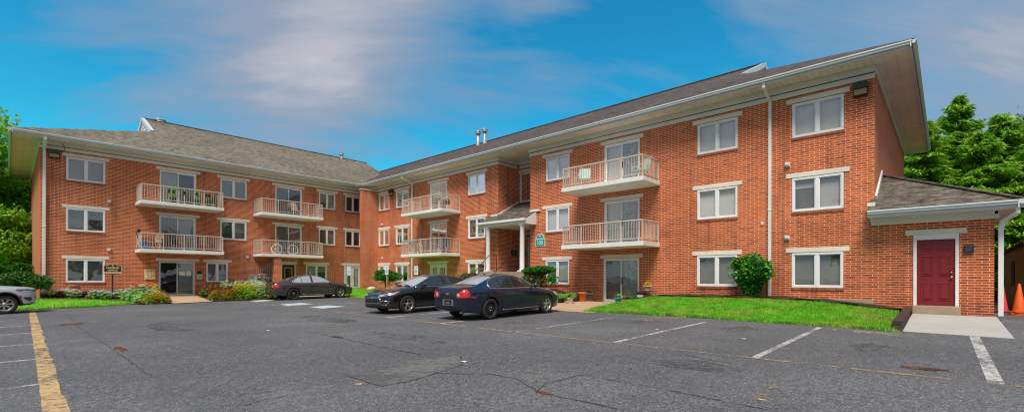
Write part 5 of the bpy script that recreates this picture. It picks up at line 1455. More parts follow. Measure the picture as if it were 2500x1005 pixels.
def edge_tufts(name, pts, zf, n, h, label):
    P = []
    for a, b in zip(pts, pts[1:]):
        a, b = Vector(a), Vector(b); k = max(1, int((b - a).length / .05)); P += [a.lerp(b, j / k) for j in range(k)]
    A = np.array([(q.x, q.y) for q in P]); i = nrg.integers(0, len(A), n); clump = np.sin(i * .37) + np.sin(i * .11 + 1); w_ = .05 + .05 * np.maximum(0, clump)
    X = A[i, 0] + nrg.normal(size=n) * w_; Y = A[i, 1] + nrg.normal(size=n) * w_; Z = np.array([max(gz(x), zf(x, y)) for x, y in zip(X, Y)])
    a = nrg.uniform(0, 2 * np.pi, n); U = np.stack([np.cos(a) * .011, np.sin(a) * .011, np.zeros(n)], 1); hh = h * nrg.uniform(.4, 1.4, n); b = nrg.uniform(0, 2 * np.pi, n); l = nrg.uniform(.4, 1.3, n)
    o = quads_mesh(name, np.stack([X, Y, Z - .004], 1), U, np.stack([np.cos(b) * hh * l, np.sin(b) * hh * l, hh], 1), M['blade'], tri=True); o['kind'] = 'stuff'; tag(o, label, 'grass')
edge_tufts('lawn_grass', lawnA[:11], zr, 9000, .085, 'ragged grass fringe where the right lawn meets the asphalt')
edge_tufts('lawn_grass', [(-8, 30.2), (.4, 30.22), (2.4, 30.2), (3.6, 30.6), (4.55, 31.3)], zl, 5000, .09, 'ragged grass fringe of the left lawn')
def limb_tree(name, label, loc, h, spread, seed, leafmat, nleaf, leaf, trunk_r=.3, crown0=.28, group=None, cat='tree', lean=0, sparse=False, cluster=.17):
    r = random.Random(seed); root = thing(name, label, cat, loc, 0, group)
    tb = MB(); tips = []
    def grow(p, d, L, rad_, depth):
        pts = [p]; rs = [rad_]; k = 4
        for i in range(k):
            d = (d + Vector((r.uniform(-.18, .18), r.uniform(-.18, .18), r.uniform(-.03, .12)))).normalized()
            p = p + d * L / k; pts.append(p); rs.append(rad_ * (1 - .55 * (i + 1) / k))
            if depth > 0 and (depth < 3 or i > 0) and i < k - 1 and p.z > h * crown0 * .9:
                for q in range(1 if depth == 3 else 1 + (r.random() < .5)):
                    ph = r.uniform(0, 2 * math.pi); out = Vector((math.cos(ph), math.sin(ph), r.uniform(.1, .8))).normalized()
                    grow(p, (d * .35 + out).normalized(), L * r.uniform(.45, .65), rs[-1] * .6, depth - 1)
        tb.tube(pts, rs, 7 if depth > 1 else 5, caps=False)
        if depth > 0:
            for q in range(3):
                ph = r.uniform(0, 2 * math.pi); out = Vector((math.cos(ph) * spread, math.sin(ph) * spread, r.uniform(.3, 1.0))).normalized()
                grow(p, (d * .5 + out).normalized(), L * r.uniform(.5, .72), rs[-1], depth - 1)
        else: tips.append(p)
        if depth <= 1: tips.append(pts[2])
    grow(Vector((0, 0, -.2)), Vector((lean, 0, 1)).normalized(), h * .42, trunk_r, 3)
    zmax = max(t.z for t in tips); k = h / zmax * .97
    o = tb.build('trunk', M['bark'], None); o.parent = root
    for v in o.data.vertices: v.co *= k
    T = np.array([t * k for t in tips]); sel = T[nrg.integers(0, len(T), nleaf)]
    q = nrg.normal(size=(nleaf, 3)); q *= (np.minimum(np.linalg.norm(q, axis=1), 1.7) / np.linalg.norm(q, axis=1))[:, None]
    C = sel + q * (h * .036 + .28) * np.array([1, 1, .6])
    C = C[C[:, 2] > h * crown0 * .7]
    C[:, 2] = np.minimum(C[:, 2], h * 1.02)
    leaves('crown', C, leaf, leafmat, root, .6)
    return root

def cedar(name, label, loc, h, R0, seed, nspray=9000, group=None, base=.05, leaf=.26, top=.85):
    r = random.Random(seed); root = thing(name, label, 'tree', loc, 0, group)
    tb = MB(); tb.tube([(0, 0, -.2), (.05, .03, h * .4), (-.04, .0, h * .75), (0, 0, h)], [h * .017, h * .013, h * .007, .01], 8)
    C = []; D = []; z = h * base; w = []
    while z < h * .985:
        f = 1 - z / h
        L = R0 * (f ** top) * r.uniform(.50, 1.2) + .10
        ph = r.uniform(0, 2 * math.pi); n = max(4, int(L * 5)); rise = r.uniform(-.05, .35) + (.5 if f < .2 else 0)
        pts = []; side = Vector((-math.sin(ph), math.cos(ph), 0))
        for i in range(n + 1):
            t = i / n; rr = L * t
            p = Vector((math.cos(ph) * rr, math.sin(ph) * rr, z + rise * rr - .20 * rr * t)); pts.append(p)
        tb.tube(pts[:max(2, n * 3 // 4)], [max(.008, .03 * f * (1 - i / n) + .008) for i in range(max(2, n * 3 // 4))], 4, caps=False)
        for i in range(1, n + 1):
            t = i / n; wd = L * .24 * (1 - .6 * t) * min(1, t * 3) + .08
            w.append((pts[i], side, wd, Vector((math.cos(ph), math.sin(ph), 0)), t))
        z += h * .0052 * r.uniform(.4, 1.6) * (1 if f > .25 else .9)
    per = max(2, nspray // len(w))
    A = np.array([list(q[0]) for q in w]); S = np.array([list(q[1]) for q in w]); W_ = np.array([q[2] for q in w]); O = np.array([list(q[3]) for q in w])
    idx = np.repeat(np.arange(len(w)), per); m = len(idx); u = nrg.uniform(-1, 1, m)
    C = A[idx] + S[idx] * (u * W_[idx])[:, None] + nrg.normal(size=(m, 3)) * .06
    C[:, 2] -= .28 * np.abs(u) * W_[idx] + nrg.random(m) * .10
    T = O[idx] * nrg.uniform(.3, 1, m)[:, None] + S[idx] * (u * .9)[:, None] + np.stack([np.zeros(m), np.zeros(m), nrg.uniform(-.75, .05, m)], 1); T /= np.linalg.norm(T, axis=1)[:, None]
    N = rnd_dirs(m, 1.2); N -= T * np.sum(N * T, 1)[:, None]; N /= np.linalg.norm(N, axis=1)[:, None]; B = np.cross(N, T)
    s = leaf * nrg.uniform(.6, 1.3, m)[:, None]
    o = tb.build('trunk', M['bark'], None); o.parent = root
    quads_mesh('crown', C, B * s * .24, T * s, M['leaf_cedar'], root)
    return root

def shrub(name, label, loc, r, sq, seed, mat, n, leaf, stems=5, cat='shrub', group=None, lumps=6, base=.25, up=.5, lift=None):
    rr = random.Random(seed); root = thing(name, label, cat, loc, 0, group); tb = MB(); C = []
    top = r * sq[2]
    for k in range(lumps):
        a = 2 * math.pi * k / lumps + rr.uniform(-.4, .4); q = rr.uniform(.25, .62)
        c = Vector((math.cos(a) * r * sq[0] * q, math.sin(a) * r * sq[1] * q, base + top * rr.uniform(.75, 1.35)))
        tb.tube([(rr.uniform(-.06, .06), rr.uniform(-.06, .06), -.05), (c.x * .3, c.y * .3, base), (c.x * .8, c.y * .8, c.z)], [.03, .022, .008], 5)
        C.append(shell_points(n // (lumps + 1), c, r * rr.uniform(.38, .66), (sq[0], sq[1], sq[2] * .9), .75))
    C.append(shell_points(n // (lumps + 1), (0, 0, base + top), r * .72, sq, .7))
    o = tb.build('stem', M['bark'], None); o.parent = root
    leaves('foliage', np.concatenate(C), leaf, mat, root, up)
    return root
# ------------------------------------------------------------------ trees, shrubs, flowers
TG = 'evergreen trees behind the annex'
cedar('cedar_tree', 'tallest evergreen with a ragged pointed top rising right of the roof end', (41.4, -.5, .4), 12.9, 5.2, 1, 44200, TG, .10, 0.21  , .95)
cedar('cedar_tree', 'broad drooping evergreen right beside the stucco end wall', (38.6, 1.0, .4), 10.9, 4.7, 2, 37400, TG, .05, 0.21)
cedar('cedar_tree', 'lower evergreen half hidden behind the stucco end wall', (41.0, 3.0, .4), 10.4, 4.7, 3, 30600, TG, .05, 0.21)
cedar('cedar_tree', 'drooping evergreen directly above the hip of the annex roof', (36.4, -1.4, .4), 9.2, 4.4, 5, 40800, TG, .03, 0.19)
cedar('cedar_tree', 'evergreen between the tallest evergreen and the right edge', (40.4, -2.4, .4), 11.0, 4.8, 4, 37400, TG, .06, 0.21)
cedar('cedar_tree', 'evergreen cut by the right edge above the brown shed', (37.6, -4.3, .4), 10.6, 4.9, 9, 37400, TG, .05, 0.21)
cedar('cedar_tree', 'low evergreen over the far end of the brown shed', (36.6, -2.6, .4), 6.8, 3.8, 12, 27200, TG, .02, 0.19)
limb_tree('leafy_tree', 'leafy broadleaf tree showing between the evergreens at the far right', (51.6, -3.8, .4), 14.4, 1.0, 21, M['leaf_a'], 20000, .20, .3, .3, TG)
limb_tree('leafy_tree', 'leafy broadleaf tree rising behind the stucco end wall', (52.0, 2.5, .4), 12.0, 1.0, 22, M['leaf_a'], 18000, .20, .3, .25, TG)
TL = 'trees beyond the left end of the building'
limb_tree('leafy_tree', 'tall broadleaf tree cut by the left edge behind the hedge', (-1.6, 51.0, .2), 13.4, 1.0, 31, M['leaf_left'], 20000, .16, .32, .16, TL)
limb_tree('leafy_tree', 'broadleaf tree close to the stucco left end wall', (.4, 54.0, .2), 10.6, 1.0, 32, M['leaf_left'], 26000, .17, .28, .12, TL)
limb_tree('leafy_tree', 'low spreading tree in the shade behind the hedge', (-1.2, 47.0, .2), 7.0, 1.2, 33, M['leaf_left'], 20000, .15, .2, .08, TL)
limb_tree('leafy_tree', 'dark undergrowth tree against the left end wall', (-.2, 49.5, .2), 6.2, 1.2, 37, M['leaf_left'], 16000, .16, .2, .06, TL)
limb_tree('leafy_tree', 'distant tree whose tip shows above the left roof edge', (8.6, 66.0, .2), 18.6, .7, 34, M['leaf_left'], 9000, .22, .3, .3, TL)
limb_tree('leafy_tree', 'distant dark tree filling the gap behind the hedge', (-1.5, 62.0, .2), 11, 1.0, 35, M['leaf_left'], 18000, .24, .3, .06, TL)
limb_tree('leafy_tree', 'shaded tree filling the gap beside the left end wall', (1.2, 60.0, .2), 9.5, 1.1, 36, M['leaf_dark'], 18000, .22, .3, .05, TL)
TB = 'trees across the car park mirrored in the windows'
for k, (x, y, h) in enumerate(((-25, 7, 12), (-24, 16, 10), (-27, 28, 11), (-26, 42, 10), (8, -27, 10), (16, -23, 9), (24, -26, 11), (33, -24, 9))):
    limb_tree('leafy_tree', 'broadleaf tree across the car park mirrored in the window panes', (x, y, -.1), h, 1.0, 50 + k, M['leaf_a'], 5000, .42, .3, .2, TB)

# hedge and bush at the left corner
hr = thing('hedge', 'long clipped green hedge behind the silver vehicle', 'hedge', (-6.0, 42.0, .2))
n = 26000
C = np.stack([nrg.uniform(-9, 7.05, n), nrg.uniform(-.8, .8, n), nrg.uniform(.0, 1.0, n)], 1)
ed = nrg.random(n); C[:, 1] = np.where(ed < .45, -.8 + nrg.random(n) * .12, C[:, 1]); top = 1.95 + .14 * np.sin(C[:, 0] * 2.1) + .06 * np.sin(C[:, 0] * 7); C[:, 2] = np.where((ed > .45) & (ed < .9), 1 - nrg.random(n) * .12, C[:, 2]) * top
leaves('foliage', C, .085, M['leaf_bush'], hr, .8)
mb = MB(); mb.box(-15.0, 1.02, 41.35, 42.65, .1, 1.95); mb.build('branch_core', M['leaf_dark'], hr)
shrub('shrub', 'rounded dark green bush before the left corner downspout', (.55, 33.2, .35), 1.05, (1.0, .8, .62), 3, M['leaf_dark'], 6000, .075)
bu = shrub('shrub', 'tall pruned bright green bush beside the right downspout', (18.85, 5.35, .78), .72, (.62, 1.0, 1.0), 5, M['leaf_bush'], 7000, .062, lumps=10, base=.40)
q = nrg.random(4200); a_ = nrg.uniform(0, 2 * np.pi, 4200); rr_ = (.16 + .52 * q) * np.sqrt(nrg.random(4200)) * (1 + .22 * np.sin(a_ * 3 + 1))
leaves('lower_foliage', np.stack([rr_ * np.cos(a_) * .62, rr_ * np.sin(a_), .10 + q * .85], 1), .062, M['leaf_bush'], bu, .4)
q = nrg.normal(size=(420, 3)); q /= np.linalg.norm(q, axis=1)[:, None]; q = q[q[:, 2] > -.3]
leaves('stray_sprig', np.array([0, 0, .95]) + q * np.array([.5, .80, .66]) * nrg.uniform(.9, 1.12, len(q))[:, None], .06, M['leaf_flower'], bu, .2)
bs = shrub('shrub', 'bush with bright green top behind the navy car', (18.2, 15.2, .70), .82, (.8, 1.15, .42), 6, M['leaf_bush'], 5200, .06, lumps=7, base=.80)
C = shell_points(3000, (0, .15, .65), .75, (.75, .95, .72), .8); leaves('inner_foliage', C, .055, M['leaf_olive'], bs, .3)
tw = MB()
for k in range(7): tw.tube([(0, 0, 0), (-.1 + .05 * k, -.5 - .05 * k, .3 + .05 * (k % 3)), (-.1, -1.0 - .06 * k, .45 + .14 * (k % 3))], [.018, .012, .004], 5)
tw.build('bare_twig', M['tan_concrete'], bs)
C = shell_points(420, (0, -1.0, .75), .45, (.6, .8, .6), .9); leaves('leafy_twig', C, .05, M['leaf_bush'], bs, .3)
shrub('shrub', 'pruned dark green bush behind the post sign in the corner', (18.3, 29.1, .72), .95, (.9, 1.3, .62), 7, M['leaf_bush'], 6500, .07, lumps=8, base=.35)
shrub('shrub', 'small yellow green bush left of the porch', (18.4, 20.6, .76), .62, (.9, 1.15, .85), 8, M['leaf_olive'], 3600, .06, lumps=6, base=.2)

def flower(kind, x, y, r, h, petal, seed, label, z, leafm='leaf_flower', nl=420, nf=60, group=None, big=.040):
    rr = random.Random(seed); h *= 1.2; nf = int(nf * 1.5); root = thing('flowering_plant', label, 'flower', (x, y, z), rr.uniform(0, 6), group)
    d = rnd_dirs(nl); d[:, 2] = np.abs(d[:, 2]); C = d * nrg.uniform(.3, 1, nl)[:, None] * np.array([r, r, h * .86])
    leaves('foliage', C, .066, M[leafm], root, .9, .5)
    if nf:
        d = rnd_dirs(nf); d[:, 2] = np.abs(d[:, 2]) * .9 + .12; d /= np.linalg.norm(d, axis=1)[:, None]
        C = d * np.array([r, r, h]) * nrg.uniform(.88, 1.08, nf)[:, None]
        # each blossom is a small cup of four petals
        CC = np.repeat(C, 4, 0); a = np.tile(np.arange(4) * np.pi / 2, nf) + nrg.uniform(0, 6, nf).repeat(4); nn = len(CC)
        T = np.stack([np.cos(a), np.sin(a), np.full(nn, .35)], 1) * big; B = np.stack([-np.sin(a), np.cos(a), np.zeros(nn)], 1) * big * .8
        quads_mesh('blossom', CC + T * .8, B, T, M['petal_' + petal], root)
    return root
def spiky(x, y, r, h, z, label, mat, seed, n=46, group=None):
    root = thing('hosta_plant', label, 'plant', (x, y, z), 0, group); rr = random.Random(seed); mb = MB()
    for k in range(n):
        a = rr.uniform(0, 6.283); L = r * rr.uniform(.6, 1.1); w = .028; d = Vector((math.cos(a), math.sin(a), 0)); s_ = Vector((-d.y, d.x, 0)) * w; q = h * rr.uniform(.6, 1.1)
        p0, p1, p2 = Vector((0, 0, 0)), d * L * .5 + Vector((0, 0, q)), d * L + Vector((0, 0, q * .55))
        mb.face([p0 - s_ * .4, p0 + s_ * .4, p1 + s_, p1 - s_]); mb.face([p1 - s_, p1 + s_, p2])
    o = mb.build('foliage', M[mat], None, recalc=False); o.parent = root; return root
GWL = 'flowers left of the office path'; GWR = 'flowers right of the office path'
for k, (x, y, r, h) in enumerate(((2.0, 33.2, .34, .32), (2.35, 33.0, .3, .34), (3.1, 32.9, .36, .36), (3.5, 32.8, .34, .36), (4.2, 33.0, .38, .42), (4.7, 33.2, .38, .55), (5.2, 33.3, .36, .62), (4.5, 32.4, .36, .5))):
    flower('w', x, y, r, h, 'white', 100 + k, 'white flowering plant at the foot of the wall left of the office door', zl(x, y), nl=520, nf=52, group=GWL)
for k, (x, y) in enumerate(((2.75, 33.1), (1.8, 32.9))): flower('r', x, y, .2, .26, 'red', 120 + k, 'dark red flowering plant in the wall bed left of the office door', zl(x, y), 'leaf_russet', 160, 40, GWL)
for k, (x, y) in enumerate(((4.9, 33.5), (5.45, 33.5))): flower('o', x, y, .28, .66, 'red' if False else 'orange', 130 + k, 'tall orange flowers at the wall between white ones', zl(x, y), nl=200, nf=46, group=GWL)
for k, (x, y) in enumerate(((5.6, 33.0), (5.75, 32.6))): flower('y', x, y, .34, .62, 'yellow', 140 + k, 'tall yellow daisies just left of the office door', zl(x, y), nl=260, nf=34, group=GWL, big=.045)
for k, (x, y) in enumerate(((4.95, 31.4), (5.35, 31.6), (4.75, 32.0))): flower('g', x, y, .5, .55, 'white', 150 + k, 'leafy green plant at the lawn corner left of the path', zl(x, y), nl=700, nf=26, group=GWL)
flower('y', 5.35, 31.0, .36, .46, 'yellow', 165, 'low yellow flowers behind the marigolds left of the path', zl(5.35, 31), nl=380, nf=50, group=GWL)
for k, (x, y) in enumerate(((5.1, 30.55), (5.65, 30.7))): flower('o', x, y, .38, .40, 'orange', 160 + k, 'low orange marigolds at the tip of the bed left of the path', zl(x, y), nl=380, nf=70, group=GWL, big=.034)
for k, x in enumerate((1.45, 1.7, 3.85, 4.05, 3.75)): spiky(x, 33.0 + .15 * (k % 2), .42, .32, zl(x, 33.0), 'striped yellow green leafy plant along the left wing wall', 'leaf_variegated', k, group='striped plants along the wall')
for k, (x, y) in enumerate(((8.1, 30.6), (8.5, 30.35), (8.8, 30.7))): flower('o', x, y, .40, .46, 'orange', 200 + k, 'low orange marigolds at the front of the bed right of the path', zl(x, y), nl=380, nf=80, group=GWR, big=.034)
for k, (x, y) in enumerate(((8.6, 31.6), (9.0, 31.2), (9.1, 31.8), (8.3, 31.9))): flower('u', x, y, .42, .66, 'yellow', 210 + k, 'russet leaved plant behind the orange marigolds', zl(x, y), 'leaf_russet', 480, 6, GWR)
for k, (x, y) in enumerate(((9.3, 30.6), (9.7, 30.4), (10.0, 30.7), (9.6, 31.0), (9.95, 31.3), (9.4, 31.5))): flower('y', x, y, .44, .70, 'yellow', 220 + k, 'yellow flowering plant in the middle of the right bed', zl(x, y), nl=560, nf=48, group=GWR, big=.042)
for k, (x, y) in enumerate(((10.3, 31.0), (10.6, 31.4), (10.9, 31.2), (10.5, 30.5), (10.9, 30.3), (10.3, 32.0), (9.8, 32.2), (10.8, 32.2), (9.2, 32.6))): flower('w', x, y, .46, .74, 'white', 240 + k, 'white flowering plant near the tail of the charcoal car', zl(x, y), nl=620, nf=56, group=GWR)
for k, (x, y) in enumerate(((10.9, 29.9), (11.1, 31.6))): flower('r', x, y, .24, .30 + .3 * k, 'orange', 260 + k, 'orange red flowers behind the charcoal car bumper', zl(x, y), nl=160, nf=40, group=GWR)
flower('y', 7.98, 32.2, .34, .56, 'yellow', 270, 'blue green plant with a few yellow blooms right beside the office door', zl(7.98, 32.2), 'leaf_dark', 420, 6)
for k, (x, y) in enumerate(((10.4, 33.2), (10.9, 33.3), (11.2, 33.0), (9.9, 33.3))): spiky(x, y, .5, .75, zl(x, y), 'tall bladed green plant in front of the gas meters', 'leaf_flower', 40 + k, 60, 'bladed plants by the meters')

# ------------------------------------------------------------------ signs
sr = thing('lawn_sign', 'black and gold LEASING OFFICE sign with scrolled top on a black post', 'sign', (3.85, 33.0, .48))
mb = MB(); mb.box(3.82, 3.88, 32.98, 33.04, .4, 1.66); mb.build('post', M['black'], sr)
def bump_outline(w, h0, h1):
    P = [(-w, h0), (w, h0), (w, h1 - .06), (w * .62, h1 - .06)]
    P += [(w * .5 * math.cos(a), h1 - .06 + .085 * math.sin(a)) for a in [math.pi * k / 8 for k in range(1, 8)]] + [(-w * .62, h1 - .06), (-w, h1 - .06)]
    return P
mb = MB(); mb.prism(bump_outline(.375, 1.64, 2.19), lambda p, t: (3.85 + p[0], 32.96 - t, p[1]), -.02, .02); sg = mb.build('sign_board', M['gold_sign'], sr)
mb = MB(); mb.prism(bump_outline(.345, 1.79, 2.165), lambda p, t: (3.85 + p[0], 32.96 - t, p[1]), .0, .026); mb.build('sign_face', M['black'], sg)
mb = MB(); mb.box(3.52, 4.18, 32.93, 32.939, 1.655, 1.685); mb.build('lower_band', M['black'], sg)
mb = MB(); mb.lathe([(.001, -.03), (.045, -.028), (.045, 0)], (3.85, 32.96, 2.13), 14, 'y'); mb.build('rosette', M['gold_sign'], sg)
off = sr.location
text_on('LEASING', .135, M['cream_sign'], sg, 'sign_lettering', (0, 32.933 - 33.0, 2.0 - .48), 'Y-', 1.05)
text_on('OFFICE', .125, M['cream_sign'], sg, 'sign_lettering', (0, 32.933 - 33.0, 1.865 - .48), 'Y-', 1.05)
# BUILDING 135
br_ = thing('building_sign', 'teal arched sign reading BUILDING 135 on the brick wall', 'sign', (19.42, 15.98, 3.22))
def arch(w, h0, hs, hr_, n=12):
    return [(-w, h0), (w, h0), (w, hs)] + [(w * .72, hs)] + [(w * .72 * math.cos(a), hs + hr_ * math.sin(a)) for a in [math.pi * k / n for k in range(1, n)]] + [(-w * .72, hs), (-w, hs)]
mb = MB(); mb.prism(arch(.34, 0, .46, .22), lambda p, t: (19.42 - t, 15.98 - p[0], 3.22 + p[1]), .0, .02); mb.build('sign_border', M['sign_white'], br_)
mb = MB(); mb.prism(arch(.315, .022, .445, .208), lambda p, t: (19.42 - t, 15.98 - p[0], 3.22 + p[1]), .0, .025); mb.build('sign_face', M['teal'], br_)
text_on('BUILDING', .115, M['sign_white'], br_, 'sign_lettering', (-.027, 0, .39), 'X-', 1.0)
text_on('135', .27, M['sign_white'], br_, 'sign_lettering', (-.027, 0, .185), 'X-', 1.05)
mb = MB(); mb.blob((19.392, 15.98, 3.22 + .55), .045, 8, 6, .2, sq=(.1, 1, 1)); mb.bar((19.392, 15.98, 3.73), (19.392, 15.98, 3.70), .008, .03); mb.build('leaf_emblem', M['sign_white'], br_)
# yellow instruction board and the green notice
nb_ = thing('notice_board', 'yellow framed instruction board with small pictograms left of the office door', 'notice', (5.65, 34.09, 1.37))
mb = MB(); mb.box(5.40, 5.90, 34.06, 34.095, 1.37, 1.94); mb.build('frame', M['lintel'], nb_)
mb = MB(); mb.box(5.42, 5.88, 34.05, 34.059, 1.39, 1.92); mb.build('panel', M['cream_sign'], nb_)
mb = MB(); mb.box(5.44, 5.86, 34.044, 34.049, 1.86, 1.885)
for x, z in ((5.53, 1.76), (5.70, 1.76), (5.56, 1.48), (5.70, 1.48), (5.80, 1.55)):
    mb.blob((x, 34.047, z + .05), .017, 8, 5, 0, sq=(1, .2, 1)); mb.box(x - .013, x + .013, 34.044, 34.049, z - .035, z + .03)
mb.box(5.50, 5.60, 34.044, 34.049, 1.60, 1.615); mb.box(5.66, 5.78, 34.044, 34.049, 1.60, 1.615); mb.build('pictogram', M['black'], nb_)
nn_ = thing('wall_notice', 'black plate above a pale green notice right of the office door', 'notice', (8.12, 34.09, 1.4))
mb = MB(); mb.box(8.0, 8.25, 34.07, 34.095, 1.72, 1.90); mb.build('plate', M['black'], nn_)
mb = MB(); mb.box(7.98, 8.27, 34.07, 34.095, 1.40, 1.70); mb.build('panel', M['sign_green'], nn_)
mb = MB()
for z, w in ((1.64, .10), (1.57, .08), (1.51, .10), (1.46, .05)): mb.box(8.125 - w, 8.125 + w, 34.064, 34.069, z - .008, z + .008)
mb.build('notice_lines', M['meter_grey'], nn_)
# accessible bay post signs
for k, (x, y, zc, lab, post) in enumerate(((16.0, 25.4, 1.97, 'blue and white bay sign on a wooden post before the corner bush', 'wood'), (17.2, 24.0, 1.98, 'blue and white bay sign on the brick wall side of the downspout', 'steel'), (14.4, 27.1, 1.92, 'blue and white bay sign on a thin green post before the French door', 'steel'))):
    s_ = thing('bay_sign', lab, 'sign', (x, y, gz(x) + .1), rad(8), 'accessible parking bay signs')
    mb = MB(); z0 = s_.location.z
    if post == 'wood': mb.box(-.05, .05, -.05, .05, -.2, zc - z0 - .1)
    else: mb.box(-.02, .02, -.02, .02, -.2, zc - z0 + .2)
    mb.build('post', M['wood_post'] if post == 'wood' else M['leaf_dark'] if k == 2 else M['steel'], None).parent = s_
    c = zc - z0
    mb = MB(); mb.box(-.058, -.052, -.155, .155, c - .26, c + .26); pl = mb.build('sign_plate', M['sign_white'], None, bevel=.01); pl.parent = s_
    mb = MB(); mb.box(-.064, -.0585, -.09, .09, c - .18, c + .02); mb.build('symbol_panel', M['sign_blue'], None).parent = pl
    mb = MB()
    mb.tube([(-.066, -.01 + .05 * math.cos(a), c - .11 + .05 * math.sin(a)) for a in [math.pi * (.75 + 1.25 * q / 10) for q in range(11)]], .008, 6)
    mb.bar((-.066, .0, c - .01), (-.066, .0, c - .09), .014); mb.bar((-.066, .0, c - .09), (-.066, -.045, c - .09), .014); mb.bar((-.066, -.045, c - .09), (-.066, -.06, c - .14), .012); mb.blob((-.066, 0, c + .005), .013, 8, 5, 0)
    mb.build('wheelchair_symbol', M['sign_white'], None).parent = pl
    mb = MB()
    for q in range(4): mb.box(-.064, -.0585, -.10 + .01 * q, .10 - .012 * q, c + .21 - .045 * q, c + .225 - .045 * q)
    mb.build('sign_lines', M['sign_blue'], None).parent = pl

# ------------------------------------------------------------------ gas meters
pr_ = thing('gas_pipework', 'grey gas manifold with stepped rising pipes on the wall under the bicycle balcony', 'gas pipes', (12.0, 33.9, .6))
mb = MB(); y = 33.95
for k in range(7):
    x = 11.62 + k * .145; zt = 2.02 + .115 * k
    mb.tube([(x, y, 1.72), (x, y, zt), (x + .02, y, zt + .03), (12.75, y, zt + .03)], .021, 7)
mb.tube([(11.5, y, 1.72), (12.75, y, 1.72)], .024, 8); mb.tube([(11.65, y, .95), (12.78, y, .95), (12.78, y, 1.75), (12.7, y, 1.75)], .026, 8); mb.tube([(11.65, y - .1, .80), (12.70, y - .1, .80), (12.70, y - .1, 1.45), (12.6, y - .1, 1.5)], .024, 8)
for k in range(7):
    x = 11.70 + k * .145; mb.tube([(x, y, .95), (x, y, .72), (x, y - .1, .70), (x, y - .1, .80)], .018, 6); mb.tube([(x, y - .06, .95), (x, y - .06, 1.30)], .016, 6)
mb.build('pipe', M['pipe_grey'], pr_)
def gas_meter(x, big, label):
    t_ = thing('gas_meter', label, 'gas meter', (x, 33.86, 1.28), 0, 'gas meters in a row'); mb = MB(); s_ = 1.25 if big else 1
    mb.lathe([(.01, -.11), (.055, -.10), (.062, -.07), (.062, .07), (.055, .10), (.01, .11)], (0, 0, .13 * s_), 16, 'y')
    mb.box(-.06 * s_, .06 * s_, -.09, .09, .12, .26 * s_); mb.box(-.07 * s_, .07 * s_, -.07, .07, .02, .13)
    b_ = mb.build('casing', M['meter_grey'], None, bevel=.012); b_.parent = t_
    mb = MB(); mb.lathe([(.001, -.012), (.035, -.012), (.035, 0)], (0, -.10, .20 * s_), 14, 'y'); mb.build('dial', M['sign_white'], None).parent = t_
    mb = MB(); mb.tube([(-.045, 0, .24 * s_), (-.045, 0, .46)], .016, 6); mb.tube([(.045, 0, .24 * s_), (.045, 0, .44)], .016, 6); mb.build('union_pipe', M['pipe_grey'], None).parent = t_
gas_meter(11.5, True, 'larger gas meter at the left end of the row')
for k in range(5): gas_meter(11.80 + .145 * k, False, 'gas meter in the middle of the row under the rising pipes')
gas_meter(12.58, True, 'larger pale gas meter at the right end of the row')
ds = thing('satellite_dish', 'small grey round dish on a stub post left of the gas meters', 'satellite dish', (10.95, 33.5, .7))
mb = MB(); mb.lathe([(.001, .05), (.15, .03), (.26, -.02), (.27, -.02), (.26, -.005), (.15, .045), (.001, .065)], (10.95, 33.35, 1.42), 24, 'y'); mb.build('dish', M['pipe_grey'], ds)
mb = MB(); mb.tube([(10.95, 33.45, .6), (10.95, 33.45, 1.42), (10.95, 33.36, 1.42)], .028, 8); mb.build('post', M['dark_metal'], ds)
mb = MB(); mb.bar((10.95, 33.3, 1.36), (11.1, 32.95, 1.40), .02); mb.box(11.06, 11.2, 32.9, 32.98, 1.36, 1.44); mb.build('feed_arm', M['dark_metal'], ds)

# ------------------------------------------------------------------ right foreground things
sh = thing('storage_shed', 'long brown lap sided shed behind the traffic cones with a small dark window', 'shed', (22.9, -2.1, .4))
mb = MB()
for a, b in (((22.9, -2.0), (34, -2.0)), ((22.9, -2.0), (22.9, -5.2)), ((34, -2.0), (34, -5.2)), ((22.9, -5.2), (34, -5.2))): mb.face([(*a, .3), (*b, .3), (*b, 2.72), (*a, 2.72)])
mb.build('siding_wall', M['siding'], sh, recalc=False)
mb = MB(); mb.hexa([(22.7, -1.82, 2.72), (34.2, -1.82, 2.72), (34.2, -5.4, 2.72), (22.7, -5.4, 2.72), (22.7, -1.82, 2.80), (34.2, -1.82, 2.80), (34.2, -5.4, 3.0), (22.7, -5.4, 3.0)]); mb.build('roof', M['tie'], sh)
mb = MB(); mb.box(27.6, 28.9, -2.0, -1.975, 1.28, 2.28); mb.build('window', M['dark_room'], sh)
def cone(label, x, y, mat, h=.72, n=1, z=None):
    t_ = thing('traffic_cone', label, 'traffic cone', (x, y, gz(x) if z is None else z), rng.uniform(0, 1), 'traffic cones by the annex')
    mb = MB()
    mb.lathe([(.155, .035), (.15, .05), (.032, h - .02), (.02, h)], (0, 0, 0), 24); mb.build('cone_body', M[mat], None).parent = t_
    mb = MB(); mb.box(-.20, .20, -.20, .20, 0, .035); mb.build('base', M[mat] if mat == 'cone' else M['black'], None, bevel=.012).parent = t_
    return t_
z_ = gz(21.6)
cone('upper orange traffic cone of the nested stack at the right edge', 21.6, -1.66, 'cone', .90, z=z_ + .10)
for k, w_ in enumerate(('lowest', 'middle')):
    t_ = thing('traffic_cone', '%s flat orange cone base under the nested stack' % w_, 'traffic cone', (21.6, -1.66, z_ + .045 * k), .1 * k, 'traffic cones by the annex')
    mb = MB(); mb.box(-.21, .21, -.21, .21, 0, .035); mb.lathe([(.17, .03), (.165, .05), (.16, .04)], (0, 0, 0), 20); mb.build('base', M['cone'], None, bevel=.012).parent = t_
cone('faded red traffic cone half hidden behind the annex downspout', 22.7, -1.36, 'cone_red', .92)
